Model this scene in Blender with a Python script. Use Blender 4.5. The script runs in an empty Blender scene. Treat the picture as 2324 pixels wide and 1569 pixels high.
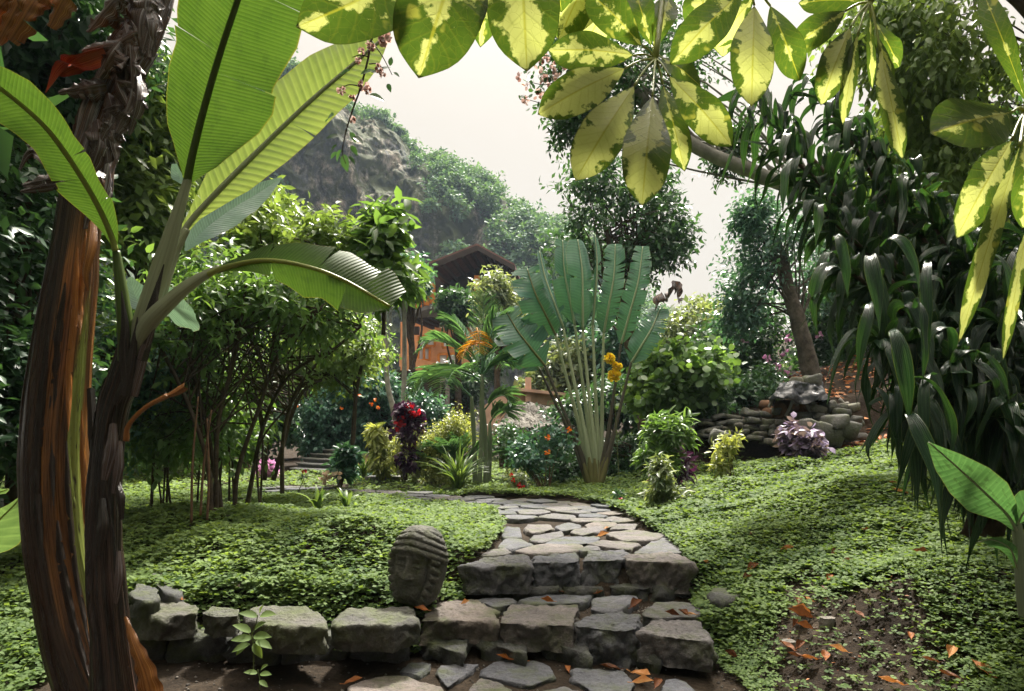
import bpy, math
import numpy as np
from mathutils import Vector, Matrix
R = math.radians
sc = bpy.context.scene
COL = sc.collection
# ------------------------------------------------------------------ camera
EYE = 1.15
cam_d = bpy.data.cameras.new("camera")
cam = bpy.data.objects.new("camera", cam_d); COL.objects.link(cam)
cam.location = (0, 0, EYE); cam.rotation_euler = (R(90), 0, 0)
cam_d.sensor_width = 36; cam_d.lens = 24.01; cam_d.shift_y = 0.0825
cam_d.clip_start = 0.05; cam_d.clip_end = 2000
sc.camera = cam
# ------------------------------------------------------------------ sky, sun, exposure
SUN_AZ, SUN_EL = 12, 56          # degrees; azimuth from straight ahead (+Y), minus = left
w = bpy.data.worlds.new("World"); sc.world = w; w.use_nodes = True
nt = w.node_tree; nt.nodes.clear()
sky = nt.nodes.new('ShaderNodeTexSky'); sky.sky_type = 'NISHITA'; sky.sun_disc = False
sky.sun_elevation = R(SUN_EL); sky.sun_rotation = R(SUN_AZ)
sky.air_density = 1.0; sky.dust_density = 6.0; sky.ozone_density = 0.6
hs = nt.nodes.new('ShaderNodeHueSaturation'); hs.inputs['Saturation'].default_value = 0.35
mx = nt.nodes.new('ShaderNodeMix'); mx.data_type = 'RGBA'; mx.inputs[0].default_value = 0.86
mx.inputs[7].default_value = (4.2, 3.72, 3.02, 1)     # thin bright overcast veil
bg = nt.nodes.new('ShaderNodeBackground'); bg.inputs['Strength'].default_value = 0.066
out = nt.nodes.new('ShaderNodeOutputWorld')
nt.links.new(sky.outputs[0], hs.inputs['Color']); nt.links.new(hs.outputs[0], mx.inputs[6])
# an overcast sky is brightest overhead
tcw = nt.nodes.new('ShaderNodeTexCoord'); sx = nt.nodes.new('ShaderNodeSeparateXYZ'); nt.links.new(tcw.outputs['Generated'], sx.inputs[0])
def wm(op, a, b):
    n = nt.nodes.new('ShaderNodeMath'); n.operation = op
    for k, v in enumerate((a, b)):
        if isinstance(v, (int, float)): n.inputs[k].default_value = v
        else: nt.links.new(v, n.inputs[k])
    return n.outputs[0]
zen = wm('ADD', wm('MULTIPLY', wm('POWER', wm('MAXIMUM', sx.outputs[2], 0.0), 6.0), 10.0), 1.0)
mz = nt.nodes.new('ShaderNodeVectorMath'); mz.operation = 'SCALE'; nt.links.new(mx.outputs[2], mz.inputs[0]); nt.links.new(zen, mz.inputs['Scale'])
nt.links.new(mz.outputs[0], bg.inputs[0]); nt.links.new(bg.outputs[0], out.inputs[0])
sd = bpy.data.lights.new("sun", 'SUN'); sd.energy = 5.0; sd.angle = R(5); sd.color = (1.0, 0.94, 0.84)
so = bpy.data.objects.new("sun", sd); COL.objects.link(so)
az, el = R(SUN_AZ), R(SUN_EL)
sundir = Vector((math.sin(az) * math.cos(el), math.cos(az) * math.cos(el), math.sin(el)))
so.rotation_euler = sundir.to_track_quat('Z', 'Y').to_euler(); so.location = (0, 0, 30)
sc.view_settings.view_transform = 'Standard'; sc.view_settings.look = 'None'
sc.view_settings.exposure = 1.45; sc.view_settings.gamma = 1.0
cy = sc.cycles
cy.max_bounces = 7; cy.diffuse_bounces = 3; cy.glossy_bounces = 2; cy.transmission_bounces = 5
cy.volume_bounces = 0; cy.transparent_max_bounces = 8; cy.caustics_reflective = False; cy.caustics_refractive = False
cy.sample_clamp_indirect = 4.0
cy.use_denoising = True
# ------------------------------------------------------------------ coordinates
def Z(zx, zy, d):                  # point at distance d seen at (zx, zy) of the 2324-wide photograph
    return np.array([(zx - 1162) / 1550 * d, d, EYE - (zy - 976) / 1550 * d])
def G(zx, zy, z):                  # point on the level z seen there
    d = (EYE - z) * 1550 / (zy - 976)
    return np.array([(zx - 1162) / 1550 * d, d, z])
def C7(x, y): return 794.4 + .3662 * x, 1078 + .3662 * y
def C3(x, y): return 1191.5 + .3254 * x, .3254 * y
def C4b(x, y): return 1645.5 + .3615 * x, .3615 * y
def C2(x, y): return 567.4 + .3615 * x, .3615 * y
def C5(x, y): return 1078 + .4158 * x, 510.7 + .4158 * y
def C4(x, y): return 851 + .2893 * x, 510.7 + .2893 * y
# ------------------------------------------------------------------ maths helpers
def nrm(a):
    a = np.asarray(a, float); l = np.linalg.norm(a, axis=-1, keepdims=True)
    return a / np.maximum(l, 1e-9)
def sm(x, a, b):
    t = np.clip((np.asarray(x, float) - a) / (b - a), 0, 1); return t * t * (3 - 2 * t)
def _hash(ix, iy, iz, s):
    h = (ix * 374761393 + iy * 668265263 + iz * 2147483647 + s * 974634777) & 0xffffffff
    h = ((h ^ (h >> 13)) * 1274126177) & 0xffffffff
    h = ((h ^ (h >> 16)) * 2246822519) & 0xffffffff
    return ((h ^ (h >> 15)) & 0xffff) / 65535.0
def vnoise(p, s=1.0, seed=0):      # value noise, about -1..1
    p = np.asarray(p, float) * s + 1000.0
    i = np.floor(p).astype(np.int64); f = p - i; f = f * f * (3 - 2 * f)
    r = 0
    for dx in (0, 1):
        for dy in (0, 1):
            for dz in (0, 1):
                wgt = (f[..., 0] if dx else 1 - f[..., 0]) * (f[..., 1] if dy else 1 - f[..., 1]) * (f[..., 2] if dz else 1 - f[..., 2])
                r = r + wgt * _hash(i[..., 0] + dx, i[..., 1] + dy, i[..., 2] + dz, seed)
    return r * 2 - 1
def fbm(p, s=1.0, o=4, seed=0):
    r = 0; a = 1.0
    for k in range(o): r = r + a * vnoise(p, s * 2 ** k, seed + k); a *= .5
    return r
def spline(pts, n):
    P = np.asarray(pts, float)
    if len(P) == 2:
        t = np.linspace(0, 1, n)[:, None]; return P[0] * (1 - t) + P[1] * t
    Q = np.vstack([2 * P[0] - P[1], P, 2 * P[-1] - P[-2]])
    seg = np.linalg.norm(np.diff(P[:, :3], axis=0), axis=1); c = np.concatenate([[0], np.cumsum(seg)]); c /= c[-1]
    o = []
    for u in np.linspace(0, 1, n):
        k = min(max(np.searchsorted(c, u, side='right') - 1, 0), len(P) - 2)
        t = (u - c[k]) / max(c[k + 1] - c[k], 1e-9)
        a, b, cc, d = Q[k], Q[k + 1], Q[k + 2], Q[k + 3]
        o.append(.5 * (2 * b + (cc - a) * t + (2 * a - 5 * b + 4 * cc - d) * t * t + (3 * b - a - 3 * cc + d) * t ** 3))
    return np.array(o)
# ------------------------------------------------------------------ meshes
class MB:                           # collects geometry, builds ONE mesh object
    def __init__(s): s.v = []; s.t = []; s.r = []; s.uv = []; s.n = 0
    def add(s, V, T, rnd=0.5, uv=None):
        V = np.asarray(V, float).reshape(-1, 3); T = np.asarray(T, np.int64)
        if T.shape[1] == 4: T = np.vstack([T[:, [0, 1, 2]], T[:, [0, 2, 3]]])
        s.v.append(V); s.t.append(T + s.n); s.n += len(V)
        s.r.append(np.broadcast_to(np.asarray(rnd, float), (len(V),)))
        s.uv.append(np.zeros((len(V), 2)) if uv is None else np.asarray(uv, float))
        return s
    def build(s, name, mat, parent=None, smooth=True):
        V = np.vstack(s.v); T = np.vstack(s.t); r = np.concatenate(s.r); uv = np.vstack(s.uv)
        return mesh_obj(name, V, T, mat, parent, r, uv, smooth)
def mesh_data(name, V, T, mat, r=None, uv=None, smooth=True):
    me = bpy.data.meshes.new(name)
    me.vertices.add(len(V)); me.vertices.foreach_set('co', np.ascontiguousarray(V, np.float32).ravel())
    me.loops.add(len(T) * 3); me.loops.foreach_set('vertex_index', np.ascontiguousarray(T, np.int32).ravel())
    me.polygons.add(len(T)); me.polygons.foreach_set('loop_start', np.arange(0, len(T) * 3, 3, dtype=np.int32))
    me.polygons.foreach_set('loop_total', np.full(len(T), 3, np.int32))
    if smooth: me.polygons.foreach_set('use_smooth', np.ones(len(T), bool))
    if r is not None:
        a = me.attributes.new('rnd', 'FLOAT', 'POINT'); a.data.foreach_set('value', np.ascontiguousarray(r, np.float32))
    if uv is not None and np.any(uv):
        l = me.uv_layers.new(name='UVMap'); l.data.foreach_set('uv', np.ascontiguousarray(uv[T.ravel()], np.float32).ravel())
    me.update(calc_edges=True); me.validate()
    me.materials.append(mat)
    return me
def mesh_obj(name, V, T, mat, parent=None, r=None, uv=None, smooth=True):
    o = bpy.data.objects.new(name, mesh_data(name, V, T, mat, r, uv, smooth)); COL.objects.link(o)
    if parent is not None:
        o.parent = parent; o.matrix_parent_inverse = parent_world(parent).inverted()
    return o
def parent_world(p):
    m = p.matrix_basis.copy()
    if p.parent is not None: m = parent_world(p.parent) @ p.matrix_parent_inverse @ m
    return m
def thing(name, label, cat, loc=(0, 0, 0), group=None):
    o = bpy.data.objects.new(name, None); COL.objects.link(o); o.location = tuple(loc); o.empty_display_size = .1
    return tag(o, label, cat, group)
def tag(o, label, cat, group=None):
    o['label'] = label; o['category'] = cat
    if group: o['group'] = group
    return o
def struct(o, label=None, kind='structure'):
    o['kind'] = kind
    if label: o['label'] = label
    return o
def grid_faces(nu, nv, closed=False):
    i = np.arange(nu - 1)[:, None]; j = np.arange(nv if closed else nv - 1)[None, :]
    a = i * nv + j; b = i * nv + (j + 1) % nv; c = (i + 1) * nv + (j + 1) % nv; d = (i + 1) * nv + j
    return np.stack([a, b, c, d], -1).reshape(-1, 4)
def tube(pts, rad, n=10, nu=None, lob=0.0, seed=0, cap=True, noise=0.0):
    nu = nu or max(2, len(pts) * 4)
    P = spline(pts, nu); rad = np.interp(np.linspace(0, 1, nu), np.linspace(0, 1, len(np.atleast_1d(rad))), np.atleast_1d(rad))
    T = nrm(np.gradient(P, axis=0)); ref = np.array([0., 1., .2])
    if abs(np.dot(nrm(P[-1] - P[0]), nrm(ref))) > .9: ref = np.array([1., 0., .1])
    A = nrm(np.cross(T, ref)); B = np.cross(T, A)
    th = np.linspace(0, 2 * np.pi, n, endpoint=False)
    k = 1 + lob * np.cos(3 * th + seed)
    V = P[:, None, :] + (rad[:, None] * k[None, :])[..., None] * (np.cos(th)[None, :, None] * A[:, None] + np.sin(th)[None, :, None] * B[:, None])
    if noise:
        rr = vnoise(V, 1 / max(rad.mean() * 1.3, 1e-3), seed) * noise
        V = V + rr[..., None] * (V - P[:, None, :])
    V = V.reshape(-1, 3); F = grid_faces(nu, n, True); T3 = np.vstack([F[:, [0, 1, 2]], F[:, [0, 2, 3]]])
    L = np.concatenate([[0], np.cumsum(np.linalg.norm(np.diff(P, axis=0), axis=1))])
    uv = np.stack([np.tile(np.minimum(th, 2 * np.pi - th) / np.pi, nu), np.repeat(L, n)], -1)
    if cap:
        V = np.vstack([V, P[0], P[-1]]); c0 = len(V) - 2; ii = np.arange(n); jj = (ii + 1) % n
        T3 = np.vstack([T3, np.stack([np.full(n, c0), jj, ii], -1), np.stack([np.full(n, c0 + 1), (nu - 1) * n + ii, (nu - 1) * n + jj], -1)])
        uv = np.vstack([uv, [.5, 0], [.5, L[-1]]])
    return V, T3, uv
def box(mb, c, s, rz=0.0, rnd=.5, taper=1.0):
    x, y, z = np.array(s) / 2
    V = np.array([[-x, -y, -z], [x, -y, -z], [x, y, -z], [-x, y, -z], [-x * taper, -y * taper, z], [x * taper, -y * taper, z], [x * taper, y * taper, z], [-x * taper, y * taper, z]])
    ca, sa = math.cos(rz), math.sin(rz); V = V @ np.array([[ca, sa, 0], [-sa, ca, 0], [0, 0, 1]]) + np.array(c)
    F = np.array([[0, 3, 2, 1], [4, 5, 6, 7], [0, 1, 5, 4], [1, 2, 6, 5], [2, 3, 7, 6], [3, 0, 4, 7]])
    VV = V[F].reshape(-1, 3); mb.add(VV, np.arange(24).reshape(6, 4), rnd)
def beam(mb, a, b, wd, ht, rnd=.5):
    a = np.array(a, float); b = np.array(b, float); T = nrm(b - a); up = np.array([0, 0, 1.])
    if abs(T[2]) > .95: up = np.array([0, 1., 0])
    A = nrm(np.cross(T, up)) * wd / 2; B = nrm(np.cross(A, T)) * ht / 2
    V = np.array([a - A - B, a + A - B, a + A + B, a - A + B, b - A - B, b + A - B, b + A + B, b - A + B])
    F = np.array([[0, 1, 2, 3], [4, 7, 6, 5], [0, 4, 5, 1], [1, 5, 6, 2], [2, 6, 7, 3], [3, 7, 4, 0]])
    mb.add(V[F].reshape(-1, 3), np.arange(24).reshape(6, 4), rnd)
# one big leaf or strap: midrib polyline, half widths each side, width direction
def blade(mid, wl, wr, wdir, nu=40, nv=6, fold=.15, curl=0.0, wave=0.0, wn=3, fwd=.15, seed=0, tears=None, gap=.12, drop=.12, pw=None):
    rng = np.random.default_rng(seed); P = spline(mid, nu); u = np.linspace(0, 1, nu)
    f = lambda a: np.interp(u, np.linspace(0, 1, len(a)), a)
    wl, wr = f(np.atleast_1d(wl)), f(np.atleast_1d(wr)); wdir = np.asarray(wdir, float)
    if wdir.ndim == 2: wdir = np.stack([np.interp(u, np.linspace(0, 1, len(wdir)), wdir[:, k]) for k in range(3)], -1)
    T = nrm(np.gradient(P, axis=0)); W = nrm(wdir - (wdir * T).sum(-1, keepdims=True) * T); N = np.cross(W, T)
    Vs, Fs, UV, off = [], [], [], 0
    L = np.linalg.norm(np.diff(P, axis=0), axis=1).sum()
    for side, wd in ((-1, wl), (1, wr)):
        cuts = [0, nu - 1]
        if tears:
            k = tears if np.isscalar(tears) else tears[0 if side < 0 else 1]
            if k: cuts = sorted(set([0, nu - 1] + list(np.clip((np.sort(rng.uniform(.12, .95, k)) * nu).astype(int), 2, nu - 3))))
        for a, b in zip(cuts[:-1], cuts[1:]):
            if b - a < 1: continue
            idx = np.arange(a, b + 1); n = len(idx); uc = (a + b) / 2
            dz = rng.normal(0, drop) if tears else 0.0; g = gap * rng.uniform(.3, 1.3) if len(cuts) > 2 else 0; ex = rng.uniform(.85, 1.02) if len(cuts) > 2 else 1
            s = np.linspace(0, 1, nv)[None, :]; ww = wd[idx][:, None] * ex
            loc = (idx[:, None] - uc) / max(nu - 1, 1) * L
            sh = fwd * s * ww - loc * g * s ** 2
            hN = fold * s * ww + curl * s ** 2 * ww + dz * s ** 2 * ww + wave * s ** 1.5 * np.sin(2 * np.pi * wn * u[idx][:, None] + seed + side) * ww
            V = P[idx][:, None] + side * (s * ww)[..., None] * W[idx][:, None] * np.sqrt(np.clip(1 - (fold + curl * .6) ** 2 * .5, .2, 1)) + sh[..., None] * T[idx][:, None] + hN[..., None] * N[idx][:, None]
            Vs.append(V.reshape(-1, 3)); F = grid_faces(n, nv)
            if side > 0: F = F[:, ::-1]
            Fs.append(F + off); off += n * nv
            UV.append(np.stack([np.broadcast_to(u[idx][:, None] * L, (n, nv)), np.broadcast_to(side * s, (n, nv)) * .5 + .5], -1).reshape(-1, 2))
    return np.vstack(Vs), np.vstack(Fs), np.vstack(UV)
# many small leaves at once
def template(st, prof, fold=.25, droop=.25):
    V = [(0, 0, 0)]; F = []
    for t, p in zip(st, prof):
        z = -droop * t * t
        V += [(-p, t, z + fold * p), (0, t, z), (p, t, z + fold * p)]
    V.append((0, 1, -droop)); n = len(st)
    F += [(0, 2, 1), (0, 3, 2)]
    for k in range(n - 1):
        a = 1 + 3 * k; b = a + 3
        F += [(a, a + 1, b + 1), (a, b + 1, b), (a + 1, a + 2, b + 2), (a + 1, b + 2, b + 1)]
    a = 1 + 3 * (n - 1); e = len(V) - 1
    F += [(a, a + 1, e), (a + 1, a + 2, e)]
    return np.array(V, float), np.array(F)
T_LOW = template([.45], [.5], .2, .15)
T_MID = template([.25, .6], [.42, .46], .3, .3)
T_HI = template([.15, .38, .65, .86], [.33, .5, .42, .2], .3, .35)
T_STRAP = template([.15, .4, .7, .9], [.4, .5, .42, .22], .25, .5)
T_ROUND = template([.3, .75], [.45, .5], .15, .1)
def scatter(mb, rng, P, D, N, size, width, tpl, rnd=None):
    P = np.asarray(P, float); n = len(P)
    Y = nrm(D); X = nrm(np.cross(Y, N)); Zv = np.cross(X, Y)
    size = np.broadcast_to(size, (n,)); width = np.broadcast_to(width, (n,))
    tv, tf = tpl; m = len(tv)
    V = P[:, None] + (size * width)[:, None, None] * tv[None, :, 0:1] * X[:, None] + size[:, None, None] * (tv[None, :, 1:2] * Y[:, None] + tv[None, :, 2:3] * Zv[:, None] * (.6))
    F = (tf[None] + (np.arange(n) * m)[:, None, None]).reshape(-1, 3)
    if rnd is None: rnd = rng.random(n)
    mb.add(V.reshape(-1, 3), F, np.repeat(rnd, m))
def rdir(rng, n): return nrm(rng.normal(size=(n, 3)))
def foliage(mb, rng, blobs, ntw, k, tl, ll, lw, tpl, up=.35, droop=.35, shell=.45, stem_mb=None, jit=.55, smin=.7):
    for c, r in blobs:
        c = np.asarray(c); r = np.asarray(r); d = rdir(rng, ntw)
        o = c + d * r * (rng.random((ntw, 1)) ** shell)
        tw = nrm(d * .8 + np.array([0, 0, up]) + rng.normal(0, .45, (ntw, 3)))
        tlen = tl * rng.uniform(.6, 1.3, (ntw, 1)); tr = rng.random(ntw); ph = rng.uniform(0, 6.28, ntw)
        A = nrm(np.cross(tw, np.array([.13, .2, 1.])));  B = np.cross(tw, A)
        for j in range(k):
            s = (j + .5) / k; an = ph + j * 2.4
            p = o + tw * tlen * s
            rad = np.cos(an)[:, None] * A + np.sin(an)[:, None] * B
            dd = nrm(tw * .55 + rad * .9 + np.array([0, 0, -droop]) + rng.normal(0, .2, (ntw, 3)))
            nn = nrm(np.array([0, 0, 1.]) + d * .35 + rng.normal(0, jit, (ntw, 3)))
            scatter(mb, rng, p, dd, nn, ll * rng.uniform(smin, 1.2, ntw), lw * rng.uniform(.8, 1.2, ntw), tpl, np.clip(tr * .6 + rng.random(ntw) * .4, 0, 1))
        if stem_mb is not None:
            e = o + tw * tlen; wv = A * .004 * max(1, tl * 3)
            V = np.stack([o - wv, o + wv, e], 1); V2 = np.stack([o - B * .004, o + B * .004, e], 1)
            stem_mb.add(V.reshape(-1, 3), np.arange(ntw * 3).reshape(-1, 3), .5, None)
            stem_mb.add(V2.reshape(-1, 3), np.arange(ntw * 3).reshape(-1, 3), .5, None)
def ell(zx, zy, d, rx, ry, rd=None):   # ellipsoid from its outline in the photograph
    k = d / 1550
    return (Z(zx, zy, d), np.array([rx * k, rd if rd else (rx + ry) / 2 * k, ry * k]))
def clumps(rng, e, m, lo=.22, hi=.4, shell=.4):
    c, r = e; d = rdir(rng, m); q = rng.random((m, 1)) ** shell
    cc = c + d * r * q * .82; f = rng.uniform(lo, hi, m)
    return [(cc[i], np.full(3, f[i] * float(np.mean(r))) * np.array([1.15, 1.15, .85])) for i in range(m)]
# ------------------------------------------------------------------ materials
def new_mat(name):
    m = bpy.data.materials.new(name); m.use_nodes = True; nt = m.node_tree; nt.nodes.clear()
    o = nt.nodes.new('ShaderNodeOutputMaterial'); return m, nt, o
def N_(nt, t, **kw):
    n = nt.nodes.new(t)
    for k, v in kw.items():
        if k.startswith('i_'): n.inputs[k[2:].replace('_', ' ')].default_value = v
        else: setattr(n, k, v)
    return n
def ramp(nt, src, stops, interp='LINEAR'):
    r = nt.nodes.new('ShaderNodeValToRGB'); e = r.color_ramp.elements; r.color_ramp.interpolation = interp
    while len(e) > 1: e.remove(e[-1])
    e[0].position = stops[0][0]; e[0].color = (*stops[0][1], 1)
    for p, c in stops[1:]: x = e.new(p); x.color = (*c, 1)
    nt.links.new(src, r.inputs[0]); return r.outputs[0]
def mathn(nt, op, a, b=None, c=None):
    n = nt.nodes.new('ShaderNodeMath'); n.operation = op
    for k, v in enumerate((a, b, c)):
        if v is None: continue
        if isinstance(v, (int, float)): n.inputs[k].default_value = v
        else: nt.links.new(v, n.inputs[k])
    return n.outputs[0]
def mixc(nt, f, a, b, mode='MIX'):
    n = nt.nodes.new('ShaderNodeMix'); n.data_type = 'RGBA'; n.blend_type = mode
    for s, v in ((0, f), (6, a), (7, b)):
        if isinstance(v, (int, float)): n.inputs[s].default_value = v
        elif isinstance(v, tuple): n.inputs[s].default_value = (*v, 1) if len(v) == 3 else v
        else: nt.links.new(v, n.inputs[s])
    return n.outputs[2]
def noise(nt, vec, scale, detail=4, rough=.6, out=0):
    n = N_(nt, 'ShaderNodeTexNoise'); n.inputs['Scale'].default_value = scale; n.inputs['Detail'].default_value = detail; n.inputs['Roughness'].default_value = rough
    if vec is not None: nt.links.new(vec, n.inputs['Vector'])
    return n.outputs[out]
def mapping(nt, vec, scale):
    m = N_(nt, 'ShaderNodeMapping'); m.inputs['Scale'].default_value = scale; nt.links.new(vec, m.inputs[0]); return m.outputs[0]
def bump(nt, h, strength=.5, dist=.01):
    b = N_(nt, 'ShaderNodeBump'); b.inputs['Strength'].default_value = strength; b.inputs['Distance'].default_value = dist
    nt.links.new(h, b.inputs['Height']); return b.outputs[0]
def finish(nt, o, col, rough=.5, spec=.4, norm=None, trans=0.0, tcol=None):
    p = N_(nt, 'ShaderNodeBsdfPrincipled')
    if isinstance(col, tuple): p.inputs['Base Color'].default_value = (*col, 1)
    else: nt.links.new(col, p.inputs['Base Color'])
    if isinstance(rough, (int, float)): p.inputs['Roughness'].default_value = rough
    else: nt.links.new(rough, p.inputs['Roughness'])
    p.inputs['Specular IOR Level'].default_value = spec
    if norm is not None: nt.links.new(norm, p.inputs['Normal'])
    sh = p.outputs[0]
    if trans:
        t = N_(nt, 'ShaderNodeBsdfTranslucent')
        if norm is not None: nt.links.new(norm, t.inputs['Normal'])
        tc = tcol if tcol is not None else col
        if isinstance(tc, tuple): t.inputs[0].default_value = (*tc, 1)
        else: nt.links.new(tc, t.inputs[0])
        m = N_(nt, 'ShaderNodeMixShader'); m.inputs[0].default_value = trans
        nt.links.new(sh, m.inputs[1]); nt.links.new(t.outputs[0], m.inputs[2]); sh = m.outputs[0]
    nt.links.new(sh, o.inputs[0])
def leaf_mat(name, c0, c1, trans=.4, rough=.42, spec=.45, tint=(1.55, 1.5, .6)):
    c0, c1 = (tuple(c * f for c, f in zip(x, (.92, .95, 1.3))) for x in (c0, c1))
    m, nt, o = new_mat(name)
    a = N_(nt, 'ShaderNodeAttribute', attribute_name='rnd')
    col = ramp(nt, a.outputs['Fac'], [(0, c0), (.75, c1), (1, tuple(min(1, x * 1.35) for x in c1))])
    tc = mixc(nt, 1.0, col, tint, 'MULTIPLY')
    finish(nt, o, col, rough, spec, None, trans, tc); return m
def plain(name, c, rough=.7, spec=.3, var=.25, scale=8, bmp=.3, bd=.01):
    m, nt, o = new_mat(name); tc = N_(nt, 'ShaderNodeTexCoord').outputs['Object']
    n = noise(nt, tc, scale, 6); col = ramp(nt, n, [(.3, tuple(x * (1 - var) for x in c)), (.7, tuple(min(1, x * (1 + var)) for x in c))])
    finish(nt, o, col, rough, spec, bump(nt, noise(nt, tc, scale * 5, 5), bmp, bd)); return m
M = {}
M['dark'] = leaf_mat('dark_leaf', (.022, .06, .026), (.06, .135, .045), .32, .34, .6)
M['mid'] = leaf_mat('mid_leaf', (.06, .13, .032), (.15, .25, .062), .42, .34, .55)
M['lime'] = leaf_mat('lime_leaf', (.085, .145, .03), (.21, .29, .075), .36)
M['gold'] = leaf_mat('golden_leaf', (.13, .17, .035), (.36, .38, .11), .4)
M['blue'] = leaf_mat('blue_green_leaf', (.028, .09, .055), (.085, .19, .105), .35, .34, .6)
M['pale'] = leaf_mat('pale_leaf', (.1, .15, .06), (.24, .28, .12), .4)
M['clover'] = leaf_mat('ground_leaf', (.045, .09, .022), (.16, .225, .055), .4, .6, .12)
M['hill'] = leaf_mat('hill_leaf', (.045, .105, .06), (.13, .22, .10), .3, .6, .2)
M['purple'] = leaf_mat('purple_leaf', (.07, .05, .075), (.25, .18, .235), .25)
M['maroon'] = leaf_mat('maroon_leaf', (.02, .008, .02), (.07, .02, .05), .25, .3, .6, (1.6, 1, 1))
M['red'] = leaf_mat('red_petal', (.35, .006, .01), (.6, .015, .02), .35, .5, .3, (1.2, 1, 1))
M['orange'] = leaf_mat('orange_petal', (.7, .12, .01), (.8, .25, .02), .35, .5, .3, (1.2, 1, 1))
M['yellow'] = leaf_mat('yellow_petal', (.75, .5, .01), (.85, .68, .05), .35, .5, .3, (1.2, 1.1, .8))
M['cream'] = leaf_mat('cream_petal', (.6, .45, .22), (.75, .6, .35), .35, .5, .3, (1.1, 1, 1))
M['pink'] = leaf_mat('pink_petal', (.5, .2, .28), (.7, .38, .45), .3, .5, .3, (1.1, 1, 1))
M['driedflower'] = leaf_mat('dry_petal', (.16, .06, .03), (.62, .47, .34), .4, .6, .2, (1.2, 1.05, .9))
M['palm'] = leaf_mat('palm_leaflet', (.045, .12, .055), (.13, .25, .10), .35, .38, .5)
M['palmorange'] = leaf_mat('dying_leaflet', (.35, .15, .012), (.62, .34, .03), .4, .45, .4, (1.2, 1, .6))
M['grass'] = leaf_mat('blade_leaf', (.05, .1, .025), (.16, .23, .06), .35)
M['bark'] = plain('bark', (.06, .045, .03), .85, .2, .5, 14, .7)
M['greybark'] = plain('grey_bark', (.22, .21, .19), .85, .2, .35, 9, .5)
M['mossbark'] = plain('lichen_bark', (.085, .075, .06), .9, .2, .6, 10, .7, .02)
M['twig'] = plain('twig', (.10, .07, .04), .8, .2, .4, 20, .3)
M['greentwig'] = plain('green_twig', (.1, .13, .04), .7, .3, .3, 20, .2)
def stone_mat(name, c0, c1, c2, moss=.0, scale=6):
    m, nt, o = new_mat(name); g = N_(nt, 'ShaderNodeNewGeometry'); pos = g.outputs['Position']
    a = N_(nt, 'ShaderNodeAttribute', attribute_name='rnd').outputs['Fac']
    tone = ramp(nt, a, [(0, c0), (.5, c1), (1, c2)])
    n1 = noise(nt, pos, scale, 8, .65); n2 = noise(nt, pos, scale * 7, 6, .7); n3 = noise(nt, pos, scale * 30, 3, .6)
    col = mixc(nt, 1, tone, ramp(nt, n1, [(.25, (.55, .55, .57)), (.5, (.95, .95, .95)), (.75, (1.2, 1.16, 1.1))]), 'MULTIPLY')
    col = mixc(nt, 1, col, ramp(nt, n2, [(.3, (.62, .62, .64)), (.6, (1.1, 1.1, 1.1))]), 'MULTIPLY')
    sp = ramp(nt, n3, [(.62, (0, 0, 0)), (.7, (1, 1, 1))]); col = mixc(nt, mathn(nt, 'MULTIPLY', sp, .25), col, (.5, .48, .44))
    if moss:
        mn = ramp(nt, noise(nt, pos, scale * .9, 5, .7), [(.5 - moss * .2, (0, 0, 0)), (.72 - moss * .2, (1, 1, 1))])
        col = mixc(nt, mathn(nt, 'MULTIPLY', mn, .8), col, (.07, .085, .03))
    h = mathn(nt, 'ADD', mathn(nt, 'MULTIPLY', n1, 1.0), mathn(nt, 'MULTIPLY', n2, .5)); h = mathn(nt, 'ADD', h, mathn(nt, 'MULTIPLY', n3, .15))
    finish(nt, o, col, .82, .3, bump(nt, h, 1.0, .03)); return m
M['flag'] = stone_mat('flagstone', (.075, .082, .098), (.105, .107, .12), (.16, .135, .118), 0.12)
M['wallstone'] = stone_mat('wall_stone', (.055, .058, .058), (.075, .077, .075), (.115, .108, .09), .28)
M['drystone'] = stone_mat('dry_stone', (.075, .077, .075), (.13, .128, .118), (.21, .195, .165), .2, 5)
M['headstone'] = stone_mat('carved_stone', (.13, .13, .112), (.13, .13, .112), (.13, .13, .112), .22, 11)
M['slate'] = stone_mat('slate_step', (.14, .15, .16), (.2, .2, .2), (.26, .25, .24), .1, 3)
def cliff_mat():
    m, nt, o = new_mat('cliff_rock'); pos = N_(nt, 'ShaderNodeNewGeometry').outputs['Position']
    st = mapping(nt, pos, (.2, .2, .07)); n1 = noise(nt, st, 1.0, 12, .74); n2 = noise(nt, pos, 1.1, 7, .7); n3 = noise(nt, pos, .12, 4, .6)
    col = ramp(nt, n1, [(.36, (.035, .047, .06)), (.47, (.115, .13, .145)), (.53, (.31, .29, .255)), (.64, (.6, .52, .44))])
    gr = ramp(nt, mathn(nt, 'ADD', mathn(nt, 'MULTIPLY', n2, .5), mathn(nt, 'MULTIPLY', n3, .6)), [(.46, (0, 0, 0)), (.56, (1, 1, 1))])
    n4 = noise(nt, pos, 2.6, 6, .75); col = mixc(nt, 1, col, ramp(nt, n4, [(.35, (.45, .45, .48)), (.6, (1.25, 1.2, 1.15))]), 'MULTIPLY')
    col = mixc(nt, gr, col, mixc(nt, n4, (.02, .03, .018), (.09, .105, .04)))
    finish(nt, o, col, .9, .15, bump(nt, mathn(nt, 'ADD', n1, mathn(nt, 'MULTIPLY', n2, .4)), 1.0, .9)); return m
M['cliff'] = cliff_mat()
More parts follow.
